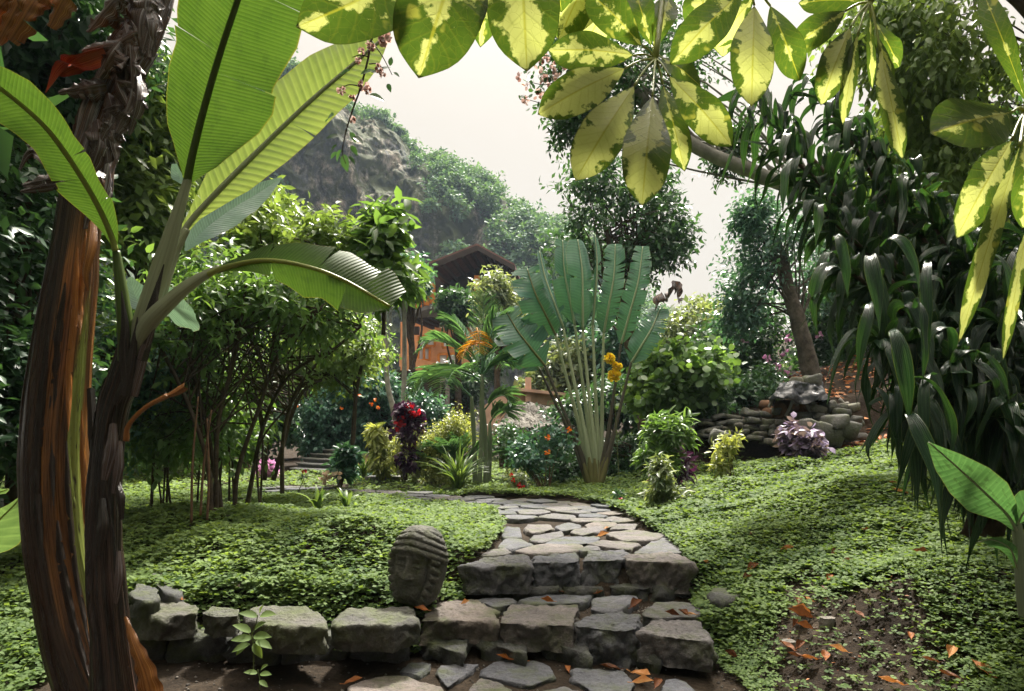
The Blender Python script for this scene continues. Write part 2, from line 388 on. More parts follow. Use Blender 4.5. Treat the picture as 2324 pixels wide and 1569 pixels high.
def soil_mat():
    m, nt, o = new_mat('soil'); pos = N_(nt, 'ShaderNodeNewGeometry').outputs['Position']
    n1 = noise(nt, pos, 3, 8, .7); n2 = noise(nt, pos, 40, 5, .7)
    col = ramp(nt, n1, [(.3, (.012, .009, .007)), (.55, (.036, .028, .021)), (.75, (.085, .067, .052))])
    col = mixc(nt, 1, col, ramp(nt, n2, [(.3, (.5, .5, .5)), (.65, (1.25, 1.2, 1.1))]), 'MULTIPLY')
    finish(nt, o, col, .95, .1, bump(nt, mathn(nt, 'ADD', n1, mathn(nt, 'MULTIPLY', n2, .6)), .9, .03)); return m
M['soil'] = soil_mat()
def uvn(nt):
    u = N_(nt, 'ShaderNodeUVMap').outputs[0]; s = N_(nt, 'ShaderNodeSeparateXYZ'); nt.links.new(u, s.inputs[0]); return u, s.outputs[0], s.outputs[1]
def banana_mat(name, c0, c1, trans, vein=260, rough=.42, tint=(1.9, 1.7, .5), spots=.0, spec=.4):
    m, nt, o = new_mat(name); uv, u, v = uvn(nt)
    w = mathn(nt, 'ABSOLUTE', mathn(nt, 'SUBTRACT', v, .5))                       # 0 at the midrib, .5 at the edge
    uu = mathn(nt, 'SUBTRACT', u, mathn(nt, 'MULTIPLY', w, .05))
    n0 = noise(nt, mapping(nt, uv, (55, 2, 1)), 1, 3, .6); n1 = noise(nt, mapping(nt, uv, (5, 5, 1)), 1, 5, .6)
    wv = mathn(nt, 'SINE', mathn(nt, 'MULTIPLY', uu, vein)); wv2 = mathn(nt, 'POWER', mathn(nt, 'ADD', mathn(nt, 'MULTIPLY', wv, .5), .5), 6)
    f = mathn(nt, 'ADD', mathn(nt, 'MULTIPLY', n0, .5), mathn(nt, 'MULTIPLY', n1, .5))
    col = ramp(nt, f, [(.32, c0), (.68, c1)])
    col = mixc(nt, mathn(nt, 'MULTIPLY', wv2, .22), col, tuple(min(1, x * 1.9 + .02) for x in c1))
    ed = ramp(nt, w, [(.485, (0, 0, 0)), (.5, (1, 1, 1))]); col = mixc(nt, mathn(nt, 'MULTIPLY', ed, .55), col, (.28, .22, .06))
    if spots:
        sp = ramp(nt, noise(nt, mapping(nt, uv, (22, 9, 1)), 1, 4, .6), [(.56, (0, 0, 0)), (.61, (1, 1, 1))]); col = mixc(nt, mathn(nt, 'MULTIPLY', sp, spots), col, (.03, .06, .025))
    tc = mixc(nt, 1, col, tint, 'MULTIPLY')
    finish(nt, o, col, rough, spec, bump(nt, mathn(nt, 'ADD', wv, mathn(nt, 'MULTIPLY', n0, .8)), .22, .003), trans, tc); return m
M['banana'] = banana_mat('banana_leaf', (.042, .088, .02), (.07, .125, .033), .34, 620, .42, (1.25, 1.3, .5), .25)
M['bananapale'] = banana_mat('pale_banana_leaf', (.15, .22, .075), (.24, .31, .12), .4, 230, .38, (1.5, 1.45, .7))
M['bananablue'] = banana_mat('blue_banana_leaf', (.12, .2, .19), (.2, .3, .29), .2, 560, .3, (1.3, 1.4, .8), 0, .6)
M['sapling'] = banana_mat('sapling_leaf', (.05, .125, .06), (.09, .185, .095), .25, 300, .4, (1.5, 1.6, .7), .55)
M['traveller'] = banana_mat('traveller_leaf', (.032, .098, .07), (.065, .16, .115), .14, 150, .3, (1.4, 1.5, .5), 0, .6)
def strap_mat():
    m, nt, o = new_mat('dracaena_leaf'); uv, u, v = uvn(nt)
    s1 = noise(nt, mapping(nt, uv, (1.5, 26, 1)), 1, 3, .6); n1 = noise(nt, mapping(nt, uv, (9, 3, 1)), 1, 4, .6)
    pos = N_(nt, 'ShaderNodeNewGeometry').outputs['Position']; big_ = noise(nt, pos, 3.5, 2)
    col = ramp(nt, s1, [(.34, (.007, .024, .014)), (.55, (.020, .055, .030)), (.68, (.065, .12, .075))])
    col = mixc(nt, 1, col, ramp(nt, big_, [(.35, (.7, .75, .8)), (.65, (1.25, 1.2, .95))]), 'MULTIPLY')
    w = mathn(nt, 'ABSOLUTE', mathn(nt, 'SUBTRACT', v, .5)); col = mixc(nt, mathn(nt, 'MULTIPLY', ramp(nt, w, [(.46, (0, 0, 0)), (.5, (1, 1, 1))]), .6), col, (.16, .2, .05))
    col = mixc(nt, mathn(nt, 'MULTIPLY', ramp(nt, n1, [(.70, (0, 0, 0)), (.74, (1, 1, 1))]), .7), col, (.12, .07, .03))
    h = mathn(nt, 'ADD', mathn(nt, 'MULTIPLY', mathn(nt, 'SINE', mathn(nt, 'MULTIPLY', v, 60)), .4), mathn(nt, 'ADD', s1, mathn(nt, 'MULTIPLY', n1, .7)))
    finish(nt, o, col, .27, .5, bump(nt, h, .45, .006), .34, mixc(nt, 1, col, (1.6, 1.7, .5), 'MULTIPLY')); return m
M['dracaena'] = strap_mat()
M['taro'] = banana_mat('taro_leaf', (.06, .12, .09), (.11, .19, .14), .3, 90, .35)
def rib_mat(name, c, rough=.35):
    m, nt, o = new_mat(name); uv, u, v = uvn(nt); n = noise(nt, mapping(nt, uv, (12, 3, 1)), 1, 5, .6)
    n2 = noise(nt, mapping(nt, uv, (3, 7, 1)), 1, 5, .7)
    col = ramp(nt, n, [(.3, tuple(x * .75 for x in c)), (.7, tuple(min(1, x * 1.2) for x in c))])
    col = mixc(nt, mathn(nt, 'MULTIPLY', ramp(nt, n2, [(.62, (0, 0, 0)), (.72, (1, 1, 1))]), .6), col, (.06, .03, .02))
    finish(nt, o, col, rough, .45, bump(nt, n, .3, .004), .3); return m
M['rib'] = rib_mat('midrib', (.36, .40, .10)); M['ribdark'] = rib_mat('dark_midrib', (.10, .15, .035)); M['ribpale'] = rib_mat('pale_midrib', (.34, .36, .24))
M['trpetiole'] = rib_mat('traveller_petiole', (.38, .44, .28)); M['trbase'] = rib_mat('traveller_petiole_base', (.21, .2, .085)); M['trdark'] = rib_mat('aged_petiole', (.10, .09, .07)); M['cane'] = rib_mat('palm_cane', (.22, .26, .17))
def pstem_mat(name, stops, green, rough=.28):
    m, nt, o = new_mat(name); uv, u, v = uvn(nt)
    s1 = noise(nt, mapping(nt, uv, (9, 1.5, 1)), 1, 7, .72); s2 = noise(nt, mapping(nt, uv, (60, 2.2, 1)), 1, 6, .7); s3 = noise(nt, mapping(nt, uv, (22, 9, 1)), 1, 5, .7)
    f = mathn(nt, 'ADD', mathn(nt, 'MULTIPLY', s1, .55), mathn(nt, 'MULTIPLY', s2, .45))
    col = ramp(nt, f, stops)
    if green:
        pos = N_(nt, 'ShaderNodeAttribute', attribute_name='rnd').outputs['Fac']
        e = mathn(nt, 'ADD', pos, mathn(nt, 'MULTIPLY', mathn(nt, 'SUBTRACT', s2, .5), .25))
        dk = ramp(nt, e, [(.04, (1, 1, 1)), (.12, (0, 0, 0))]); col = mixc(nt, mathn(nt, 'MULTIPLY', dk, .85), col, (.012, .009, .008))  # near-black mix paints the shade on the stem's left side into its colour
        gm = ramp(nt, e, [(.55, (0, 0, 0)), (.62, (1, 1, 1))])
        gcol = mixc(nt, ramp(nt, s3, [(.55, (0, 0, 0)), (.62, (1, 1, 1))]), mixc(nt, s1, (.12, .16, .03), (.26, .30, .07)), (.025, .018, .01))
        col = mixc(nt, gm, col, gcol)
    rg = ramp(nt, s2, [(.3, (.14, .14, .14)), (.7, (.45, .45, .45))])
    finish(nt, o, col, rg, .55, bump(nt, mathn(nt, 'ADD', s2, mathn(nt, 'MULTIPLY', s3, .5)), .5, .006)); return m
ST = [(.33, (.005, .004, .003)), (.41, (.02, .009, .004)), (.48, (.09, .034, .010)), (.59, (.30, .125, .03)), (.66, (.42, .28, .13))]
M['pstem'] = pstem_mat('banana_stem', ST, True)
M['pstem2'] = pstem_mat('young_banana_stem', [(.40, (.005, .005, .005)), (.50, (.016, .011, .009)), (.58, (.06, .032, .022)), (.66, (.17, .10, .075)), (.74, (.30, .14, .04))], False)
M['drysheath'] = pstem_mat('dry_sheath', [(.34, (.006, .008, .014)), (.44, (.025, .025, .035)), (.48, (.12, .05, .018)), (.52, (.07, .065, .08)), (.57, (.26, .23, .25)), (.66, (.6, .55, .55))], False)
M['orangesheath'] = pstem_mat('orange_sheath', [(.3, (.05, .015, .004)), (.45, (.22, .07, .012)), (.6, (.5, .2, .035)), (.7, (.7, .42, .13))], False)
M['bract'] = pstem_mat('bract', [(.3, (.10, .008, .006)), (.45, (.35, .03, .012)), (.6, (.6, .14, .02)), (.7, (.7, .35, .1))], False)
def scheff_mat():
    m, nt, o = new_mat('variegated_leaf'); uv, u, v = uvn(nt); pos = N_(nt, 'ShaderNodeNewGeometry').outputs['Position']
    a = N_(nt, 'ShaderNodeAttribute', attribute_name='rnd').outputs['Fac']            # how much cream
    w = mathn(nt, 'MULTIPLY', mathn(nt, 'ABSOLUTE', mathn(nt, 'SUBTRACT', v, .5)), 2.0)
    n1 = noise(nt, pos, 28, 2, .5); n2 = noise(nt, pos, 110, 3, .6); n3 = noise(nt, pos, 260, 2)
    edge = mathn(nt, 'ADD', w, mathn(nt, 'ADD', mathn(nt, 'MULTIPLY', mathn(nt, 'SUBTRACT', n1, .5), 2.6), mathn(nt, 'MULTIPLY', mathn(nt, 'SUBTRACT', n2, .5), 1.3)))
    f = ramp(nt, mathn(nt, 'SUBTRACT', a, edge), [(.0, (0, 0, 0)), (.02, (.35, .35, .35)), (.10, (.45, .45, .45)), (.12, (1, 1, 1))])
    vo = N_(nt, 'ShaderNodeTexVoronoi', feature='DISTANCE_TO_EDGE'); vo.inputs['Scale'].default_value = 120; nt.links.new(pos, vo.inputs['Vector'])
    vn = ramp(nt, vo.outputs['Distance'], [(.0, (1, 1, 1)), (.05, (0, 0, 0))])
    lat = mathn(nt, 'POWER', mathn(nt, 'ADD', mathn(nt, 'MULTIPLY', mathn(nt, 'SINE', mathn(nt, 'MULTIPLY', mathn(nt, 'SUBTRACT', u, mathn(nt, 'MULTIPLY', w, .022)), 420)), .5), .5), 14)
    gcol = mixc(nt, n2, (.032, .075, .01), (.095, .145, .02)); ycol = mixc(nt, n1, (.44, .46, .14), (.58, .58, .27))
    spk = ramp(nt, noise(nt, pos, 55, 2, .4), [(.66, (0, 0, 0)), (.74, (1, 1, 1))])
    gcol = mixc(nt, mathn(nt, 'MULTIPLY', spk, .6), gcol, (.45, .42, .09))
    col = mixc(nt, f, gcol, ycol)
    col = mixc(nt, mathn(nt, 'MULTIPLY', mathn(nt, 'ADD', vn, lat), .16), col, (.22, .22, .03))
    rib = ramp(nt, w, [(.02, (1, 1, 1)), (.06, (0, 0, 0))]); col = mixc(nt, mathn(nt, 'MULTIPLY', rib, .7), col, (.36, .34, .04))
    col = mixc(nt, mathn(nt, 'MULTIPLY', ramp(nt, w, [(.95, (0, 0, 0)), (.99, (1, 1, 1))]), .7), col, (.05, .08, .01))
    tc = mixc(nt, 1, col, (1.0, 1.05, .7), 'MULTIPLY')
    finish(nt, o, col, .38, .4, bump(nt, mathn(nt, 'ADD', lat, vn), .2, .001), .68, tc); return m
M['scheff'] = scheff_mat()
def fallen_mat():
    m, nt, o = new_mat('fallen_leaf'); uv, u, v = uvn(nt); oi = N_(nt, 'ShaderNodeObjectInfo').outputs['Random']
    w = mathn(nt, 'ABSOLUTE', mathn(nt, 'SUBTRACT', v, .5))
    n = noise(nt, N_(nt, 'ShaderNodeTexCoord').outputs['Object'], 40, 5, .6)
    col = ramp(nt, mathn(nt, 'ADD', mathn(nt, 'MULTIPLY', n, .5), mathn(nt, 'MULTIPLY', oi, .6)), [(.2, (.05, .02, .01)), (.45, (.20, .07, .02)), (.65, (.42, .15, .03)), (.9, (.55, .30, .12))])
    wv = mathn(nt, 'POWER', mathn(nt, 'ADD', mathn(nt, 'MULTIPLY', mathn(nt, 'SINE', mathn(nt, 'MULTIPLY', mathn(nt, 'SUBTRACT', u, mathn(nt, 'MULTIPLY', w, .04)), 600)), .5), .5), 5)
    col = mixc(nt, mathn(nt, 'MULTIPLY', wv, .35), col, (.25, .07, .015))
    finish(nt, o, col, .5, .3, bump(nt, wv, .4, .002), .25); return m
M['fallen'] = fallen_mat()
M['stucco'] = plain('orange_stucco', (.68, .32, .15), .9, .15, .2, 2.5, .3)
M['pinkwall'] = plain('pink_stucco', (.6, .38, .29), .9, .15, .2, 2.5, .4)
M['wood'] = plain('orange_wood', (.58, .2, .03), .6, .3, .3, 6, .3)
M['darkwood'] = plain('dark_wood', (.035, .024, .018), .7, .3, .3, 6, .3)
M['roof'] = plain('roof_sheet', (.16, .08, .065), .7, .3, .3, 3, .3)
M['frame'] = plain('white_frame', (.6, .58, .54), .6, .3, .1, 6, .1)
M['grey'] = plain('grey_timber', (.2, .19, .18), .8, .2, .3, 5, .3)
def glass_mat():
    m, nt, o = new_mat('window_glass'); finish(nt, o, (.72, .76, .8), .25, .7); return m
M['glass'] = glass_mat()
def thatch_mat():
    m, nt, o = new_mat('thatch'); tc = N_(nt, 'ShaderNodeTexCoord').outputs['Object']
    n = noise(nt, mapping(nt, tc, (14, 14, 2)), 1, 8, .75); n2 = noise(nt, tc, 1.2, 4)
    col = ramp(nt, n, [(.3, (.10, .09, .09)), (.55, (.26, .24, .22)), (.75, (.42, .39, .36))])
    finish(nt, o, mixc(nt, n2, col, (.12, .12, .10)), .95, .1, bump(nt, n, 1, .06)); return m
M['thatch'] = thatch_mat()
def tarp_mat():
    m, nt, o = new_mat('black_tarp'); tc = N_(nt, 'ShaderNodeTexCoord').outputs['Object']
    n = noise(nt, tc, 5, 6, .6); finish(nt, o, ramp(nt, n, [(.35, (.010, .012, .016)), (.7, (.045, .05, .062))]), .3, .6, bump(nt, n, .6, .06)); return m
M['tarp'] = tarp_mat()
M['log'] = plain('cut_log', (.16, .09, .055), .85, .2, .4, 10, .6)
M['pebble'] = stone_mat('pebble', (.12, .11, .1), (.2, .18, .16), (.32, .29, .25), 0, 30)
# ------------------------------------------------------------------ terrain
def terrain(x, y):
    x = np.asarray(x, float); y = np.asarray(y, float)
    left = .25 * sm(y, 3.45, 3.75) + .12 * sm(y, 3.7, 4.6)
    far_left = np.interp(y, [1, 2, 6, 8], [0, .0, .33, .37])
    path = .13 * sm(y, 3.42, 3.6) + .205 * sm(y, 4.0, 4.2)
    right = np.interp(y, [1, 2.6, 3.6, 4.6], [-.02, .02, .16, .37])
    z = far_left + (left - far_left) * sm(x, -2.5, -2.0)
    z = z + (path - z) * sm(x, -.5, -.32) * (1 - sm(y, 5.2, 6.2))
    z = z + (right - z) * sm(x, 1.0, 1.3) * (1 - sm(y, 5.2, 6.2)) + (.37 - z) * sm(y, 5.2, 6.2) * sm(x, -.5, -.3)
    slope = np.interp(y, [2, 3, 5, 7, 9, 11, 14, 20], [.36, .30, .2, .17, .2, .32, .45, .5])
    z = z - .075 * sm(y, 5.2, 6.6) * (1 - sm(x, -1.0, -.1)) * (1 - sm(y, 9.5, 11))
    h = np.maximum(0, x - 1.15 + .5 * sm(y, 6, 9) * 0); h = h - .35 * (1 - np.exp(-h / .35)) * .6
    z = z + slope * np.minimum(h, 9)
    z = z + .5 * sm(y, 9.1, 9.5) * sm(x, 2.3, 2.9) * (1 - sm(y, 11, 15))
    z = z + .17 * np.exp(-((x - 2.0) / .5) ** 2 - ((y - 3.25) / .4) ** 2) + .16 * np.exp(-((x + 2.7) / .9) ** 2 - ((y - 5.6) / .8) ** 2)
    z = z + .10 * np.exp(-((x - 2.6) / .8) ** 2 - ((y - 5.2) / .6) ** 2) + .12 * np.exp(-((x + 1.0) / .7) ** 2 - ((y - 4.5) / .5) ** 2)
    p = np.stack([x, y, x * 0], -1)
    offp = np.clip(np.maximum(sm(x, 1.15, 1.8), 1 - sm(x, -1.2, -.5)), 0, 1)
    z = z + (.05 - .035 * sm(y, 5.0, 6.2) * (1 - sm(x, -1.0, .2))) * offp * sm(y, 3.4, 4.5) * fbm(p, 1.6, 3, 3) + .02 * offp * vnoise(p, 5, 9)
    far = sm(np.hypot(x, y), 20, 60)
    return z - far * .5 * 0
def axis(lo, hi, near, n_near, grow=1.13):
    a = list(np.linspace(near[0], near[1], n_near)); s = a[1] - a[0]
    while a[-1] < hi: s *= grow; a.append(a[-1] + s)
    s = a[1] - a[0]
    while a[0] > lo: s *= grow; a.insert(0, a[0] - s)
    return np.array(a)
PL = np.array([(-.16, 4.3), (-.12, 4.9), (-.05, 5.5), (-.16, 6.1), (-.365, 6.85), (-.81, 7.62), (-1.35, 8.2), (-2.4, 8.75), (-3.6, 9.1)])
PR = np.array([(1.1, 4.3), (1.12, 4.9), (1.12, 5.3), (1.05, 6.0), (.98, 6.9), (.68, 7.55), (-.32, 8.12), (-1.48, 8.75), (-3.3, 9.6)])
outline = np.vstack([PL, PR[::-1]])
def inside(P, poly):
    x, y = P[:, 0], P[:, 1]; r = np.zeros(len(P), bool); n = len(poly)
    for i in range(n):
        (x1, y1), (x2, y2) = poly[i], poly[(i + 1) % n]
        c = ((y1 > y) != (y2 > y)) & (x < (x2 - x1) * (y - y1) / (y2 - y1 + 1e-12) + x1); r ^= c
    return r
def PATHCUT(X, Y, Zv):
    m = inside(np.stack([X.ravel(), Y.ravel()], -1), outline).reshape(X.shape)
    return np.where(m, np.minimum(Zv, .33), Zv)
gx = axis(-160, 160, (-6, 6), 170); gy = axis(-30, 165, (1.2, 12), 170)
GX, GY = np.meshgrid(gx, gy, indexing='ij'); GZ = terrain(GX, GY)
GZ = PATHCUT(GX, GY, GZ)
V = np.stack([GX, GY, GZ], -1).reshape(-1, 3)
F = grid_faces(len(gx), len(gy)); T3 = np.vstack([F[:, [0, 1, 2]], F[:, [0, 2, 3]]])[:, ::-1]
if np.cross(V[T3[0, 1]] - V[T3[0, 0]], V[T3[0, 2]] - V[T3[0, 0]])[2] < 0: T3 = T3[:, ::-1]
struct(mesh_obj('ground', V, T3, M['soil']), 'soil ground sloping up to the right')
# ------------------------------------------------------------------ stones
def ring_resample(poly, n, smooth):
    P = np.asarray(poly, float); Q = np.vstack([P, P[:1]]); s = np.linalg.norm(np.diff(Q, axis=0), axis=1); c = np.concatenate([[0], np.cumsum(s)])
    t = np.linspace(0, c[-1], n, endpoint=False); o = np.stack([np.interp(t, c, Q[:, k]) for k in range(2)], -1)
    for _ in range(smooth): o = .5 * o + .25 * (np.roll(o, 1, 0) + np.roll(o, -1, 0))
    return o
def stone(mb, poly, zt, zb, seed, n=48, rough=.012, bev=.015, batter=.02, rnd=.5, tilt=(0, 0), smooth=2, hollow=.0):
    P = np.asarray(poly, float)
    ar = .5 * np.sum(P[:, 0] * np.roll(P[:, 1], -1) - np.roll(P[:, 0], -1) * P[:, 1])
    if ar < 0: P = P[::-1]
    B = ring_resample(P, n, smooth); c = B.mean(0); h = zt - zb; rows = []
    size = np.linalg.norm(B - c, axis=1).mean()
    rr = np.linspace(.95, .06, 8 if n < 60 else 18)
    for s in rr: rows.append(np.column_stack([c + (B - c) * s, np.full(n, zt)]))
    rows.insert(0, np.column_stack([c + (B - c) * (1 - bev * .35 / max(size, .03)), np.full(n, zt - bev * .25)]))
    side = []
    m = max(2, int(h / (.03 if n < 60 else .012)))
    for k in range(m + 1):
        t = k / m; z = zt - bev - (h - bev) * t
        k2 = 1 - batter * (t + .15 * math.sin(t * 9 + seed)) + .0
        side.append(np.column_stack([c + (B - c) * k2, np.full(n, z)]))
    V = np.vstack(side[::-1] + rows + [np.array([[c[0], c[1], zt]])])
    nr = len(side) + len(rows); F = grid_faces(nr, n, True); T3 = np.vstack([F[:, [0, 1, 2]], F[:, [0, 2, 3]]])
    ii = np.arange(n); T3 = np.vstack([T3, np.stack([(nr - 1) * n + ii, (nr - 1) * n + (ii + 1) % n, np.full(n, nr * n)], -1)])
    dc = np.column_stack([V[:, :2] - c, np.zeros(len(V))]); dn = nrm(dc)
    topness = sm(V[:, 2], zt - bev * 1.2, zt)[:, None]
    big = fbm(V, 9, 3, seed)[:, None]; fine = fbm(V, 38, 4, seed + 7)[:, None]
    sidew = 1 - topness
    V = V + dn * (big * rough * 1.3 + fine * rough * .5) * (sidew * 1.0 + .35)
    V[:, 2:] += (big * .28 + fine * .25) * rough * (topness * .9 + .2)
    V[:, 2] += (V[:, 0] - c[0]) * tilt[0] + (V[:, 1] - c[1]) * tilt[1]
    mb.add(V, T3, rnd)
def c7g(pts, z, grow=1.0):
    P = np.array([G(*C7(x, y), z)[:2] for x, y in pts]); c = P.mean(0); return list(c + (P - c) * grow)
rg = np.random.default_rng(5)
Z1, Z2 = .187, .37
steps = thing('stone_steps', 'two broad steps of dark rough hewn stone blocks leading up to the flagstone path', 'steps', (.4, 3.4, 0))
row2 = [([(686, 560), (800, 515), (1080, 492), (1113, 520), (1093, 557)], .15), ([(1125, 538), (1150, 498), (1400, 478), (1418, 525), (1400, 535)], .17),
        ([(1432, 532), (1480, 468), (1690, 462), (1715, 490), (1690, 527)], .14), ([(1707, 532), (1725, 490), (1980, 480), (2090, 518), (2125, 547)], .165)]
row1 = [([(425, 910), (560, 790), (790, 775), (905, 858), (903, 907)], .10), ([(925, 918), (935, 870), (1010, 805), (1410, 800), (1425, 830), (1375, 934)], .115),
        ([(1392, 932), (1520, 850), (1790, 850), (1785, 945), (1700, 967)], .2), ([(1792, 967), (1870, 890), (2170, 905), (2240, 1032), (2000, 1004)], .125)]
def fill_to(poly, y):                 # extend a front-row slab back to a joint
    return poly
TN = [.55, .35, .5, .8]
for k, (p, h) in enumerate(row2):
    mb = MB(); stone(mb, c7g(p, Z2), Z2 + rg.normal(0, .004), Z2 - h - .02, 20 + k, 130, .02, .006, .03, TN[k]); mb.build('step_stone', M['flag'], steps)
for k, (p, h) in enumerate(row1):
    mb = MB(); stone(mb, c7g(p, Z1), Z1 + rg.normal(0, .004), Z1 - h - .02, 40 + k, 140, .02, .006, .03, [.95, .8, .45, .7][k]); mb.build('step_stone', M['flag'], steps)
def course(parent, name, pts, y0, y1, zt, zb, mat, seed, nb):     # low course of dark stones under the blocks
    for k in range(nb):
        mb = MB(); a = pts[0] + (pts[1] - pts[0]) * (k / nb); b = pts[0] + (pts[1] - pts[0]) * ((k + .93) / nb)
        stone(mb, [(a, y0 + .03), (b, y0 + .03 + (y1 - y0)), (b, y0 + .3 + (y1 - y0)), (a, y0 + .3)], zt, zb, seed + k, 48, .03, .02, .02, rg.uniform(.1, .5)); mb.build(name, mat, parent)
course(steps, 'base_stone', (-.26, 1.12), 4.0, 3.98, .22, .14, M['wallstone'], 60, 5)
course(steps, 'base_stone', (-.5, 1.0), 3.46, 3.2, .085, -.05, M['wallstone'], 70, 5)
# retaining wall of big stones left of the steps
wall = thing('retaining_wall', 'low retaining wall of large rough stones beneath the left lawn', 'wall', (-1.2, 3.4, 0))
def c2z(x, y): return .349 * x, 1021.3 + .349 * y
def zg(pts, z, f=lambda x, y: (x, y)): return [G(*f(x, y), z)[:2] for x, y in pts]
wl = [(zg([(802, 1035), (880, 975), (1200, 985), (1312, 1022), (1285, 1062), (1050, 1088), (850, 1055)], .26, c2z), .26, .12), (zg([(1297, 1060), (1380, 1012), (1565, 1030), (1555, 1077), (1400, 1092)], .26, c2z), .26, .10),
      (zg([(550, 1400), (580, 1376), (700, 1376), (748, 1408), (742, 1426), (600, 1422)], .26), .265, .13), (zg([(752, 1412), (790, 1378), (940, 1380), (946, 1402), (905, 1421), (765, 1422)], .255), .26, .13)]
for k, (p, zt, h) in enumerate(wl):
    mb = MB(); stone(mb, p, zt, zt - h, 90 + k, 120, .018, .014, .05, [.8, .6, .75, .7][k], smooth=3); mb.build('wall_stone', M['wallstone'], wall)
course(wall, 'base_stone', (-2.0, -.5), 3.33, 3.36, .125, -.06, M['wallstone'], 110, 5)
for nm, p, zt, zb, lab, tl in (('loose_stone', [(345, 1322), (352, 1280), (420, 1310), (415, 1345), (380, 1350)], .31, .15, 'upright slab of bluish stone half hidden in ground cover behind the wall', (-.2, -.1)), ('loose_stone', [(295, 1355), (310, 1325), (360, 1332), (365, 1358), (330, 1366)], .33, .24, 'small bluish stone lying on the left end of the wall', (0, 0)),
                         ('loose_stone', [(1612, 1345), (1625, 1325), (1660, 1322), (1688, 1338), (1680, 1352), (1640, 1358)], .25, .12, 'flat grey stone bedded in ground cover beside the upper step', (.05, 0))):
    mb = MB(); stone(mb, zg(p, zt), zt, zb, 130 + len(lab), 40, .02, .015, .05, .3, tl); tag(mb.build(nm, M['wallstone']), lab, 'stone')
for zx, zy, r, lab in ((1878, 1445, .035, 'pale rounded stone on the bare soil among dead leaves'), (1790, 1455, .03, 'flat pale pebble on the bare soil left of the rounded stone'), (1665 + 500, 1464, .02, 'dark pebble at the upper edge of the bare soil')):
    z = .17 if zx < 2000 else .25; p = G(zx, zy, z); th = np.linspace(0, 6.28, 9)[:-1]; z = float(terrain(p[0], p[1]))
    mb = MB(); stone(mb, [(p[0] + r * math.cos(t) * 1.1, p[1] + r * math.sin(t)) for t in th], z + r * 1.0, z - .01, 140 + zx, 32, .01, .012, .05, .9); tag(mb.build('small_stone', M['pebble']), lab, 'stone')
# flagstone path: hand-laid front slabs, then cells narrowing into the distance
slabs2 = [[(810, 500), (860, 460), (960, 447), (1000, 478), (960, 492)], [(1030, 468), (1180, 425), (1420, 422), (1440, 440), (1395, 470), (1150, 488)], [(1412, 462), (1470, 437), (1540, 445), (1545, 465), (1440, 475)],
          [(1470, 425), (1560, 402), (1790, 420), (1720, 460)], [(1765, 480), (1900, 385), (1960, 382), (2050, 455), (2050, 480)], [(1590, 360), (1760, 340), (1950, 370), (1880, 400), (1700, 405)],
          [(1220, 412), (1280, 378), (1530, 372), (1550, 385), (1500, 410), (1250, 425)], [(920, 440), (960, 395), (1050, 390), (1130, 425), (1000, 455)], [(1115, 395), (1140, 370), (1310, 350), (1320, 375), (1200, 410)],
          [(1365, 355), (1400, 335), (1560, 320), (1580, 340), (1440, 375)], [(945, 375), (955, 320), (1050, 325), (1060, 385), (960, 388)], [(1090, 330), (1110, 305), (1240, 308), (1255, 335), (1130, 360)],
          [(1275, 320), (1350, 295), (1430, 310), (1420, 330), (1310, 345)], [(1455, 305), (1540, 280), (1650, 290), (1640, 310), (1500, 335)], [(1615, 330), (1660, 305), (1780, 300), (1760, 335)], [(1575, 272), (1620, 250), (1750, 265), (1660, 290)]]
slabs1 = [[(785, 770), (850, 757), (1000, 760), (1030, 790), (900, 815)], [(1040, 770), (1170, 745), (1510, 730), (1420, 785), (1150, 795)], [(1495, 825), (1510, 750), (1760, 740), (1790, 760), (1640, 845)], [(1800, 860), (1900, 780), (2100, 785), (2180, 830), (2140, 870), (1900, 880)]]
slabs0 = [[(290, 1220), (380, 1158), (515, 1165), (430, 1245)], [(540, 1240), (560, 1180), (815, 1165), (600, 1320)], [(805, 1240), (900, 1150), (1180, 1150), (1260, 1195), (1275, 1250), (1120, 1310)], [(1370, 1260), (1390, 1195), (1700, 1210), (1770, 1300), (1740, 1345), (1500, 1345)],
          [(0, 1320), (150, 1255), (330, 1245), (580, 1335), (600, 1430), (0, 1440)], [(730, 1345), (800, 1270), (950, 1300), (1060, 1400), (800, 1440)], [(1930, 1340), (1960, 1275), (2080, 1290), (2130, 1360), (1940, 1420)], [(1130, 1370), (1330, 1320), (1460, 1370), (1400, 1460), (1150, 1470)]]
pm = MB()
for k, p in enumerate(slabs2): stone(pm, c7g(p, Z2, 1.09), Z2 + rg.normal(0, .005), Z2 - .07, 200 + k, 48, .010, .010, .02, rg.uniform(.25, .9), (rg.normal(0, .008), rg.normal(0, .008)))
for k, p in enumerate(slabs1): stone(pm, c7g(p, Z1, 1.05), Z1 - .005, Z1 - .09, 230 + k, 56, .012, .012, .02, rg.uniform(.3, .8))
for k, p in enumerate(slabs0): stone(pm, c7g(p, 0.02), 0.02 + .01 * (k > 3), -.06, 250 + k, 64, .012, .010, .02, [.3, .5, .35, .4, .95, .8, .3, .6][k])
sites = []
for a, yy in enumerate(np.arange(4.2, 10.6, .25)):
    for b, xx in enumerate(np.arange(-5, 2.2, .34)): sites.append((xx + .17 * (a % 2) + rg.uniform(-.1, .1), yy + rg.uniform(-.08, .08)))
sites = np.array(sites); ins = inside(sites, outline) & ((sites[:, 1] > 5.95) )
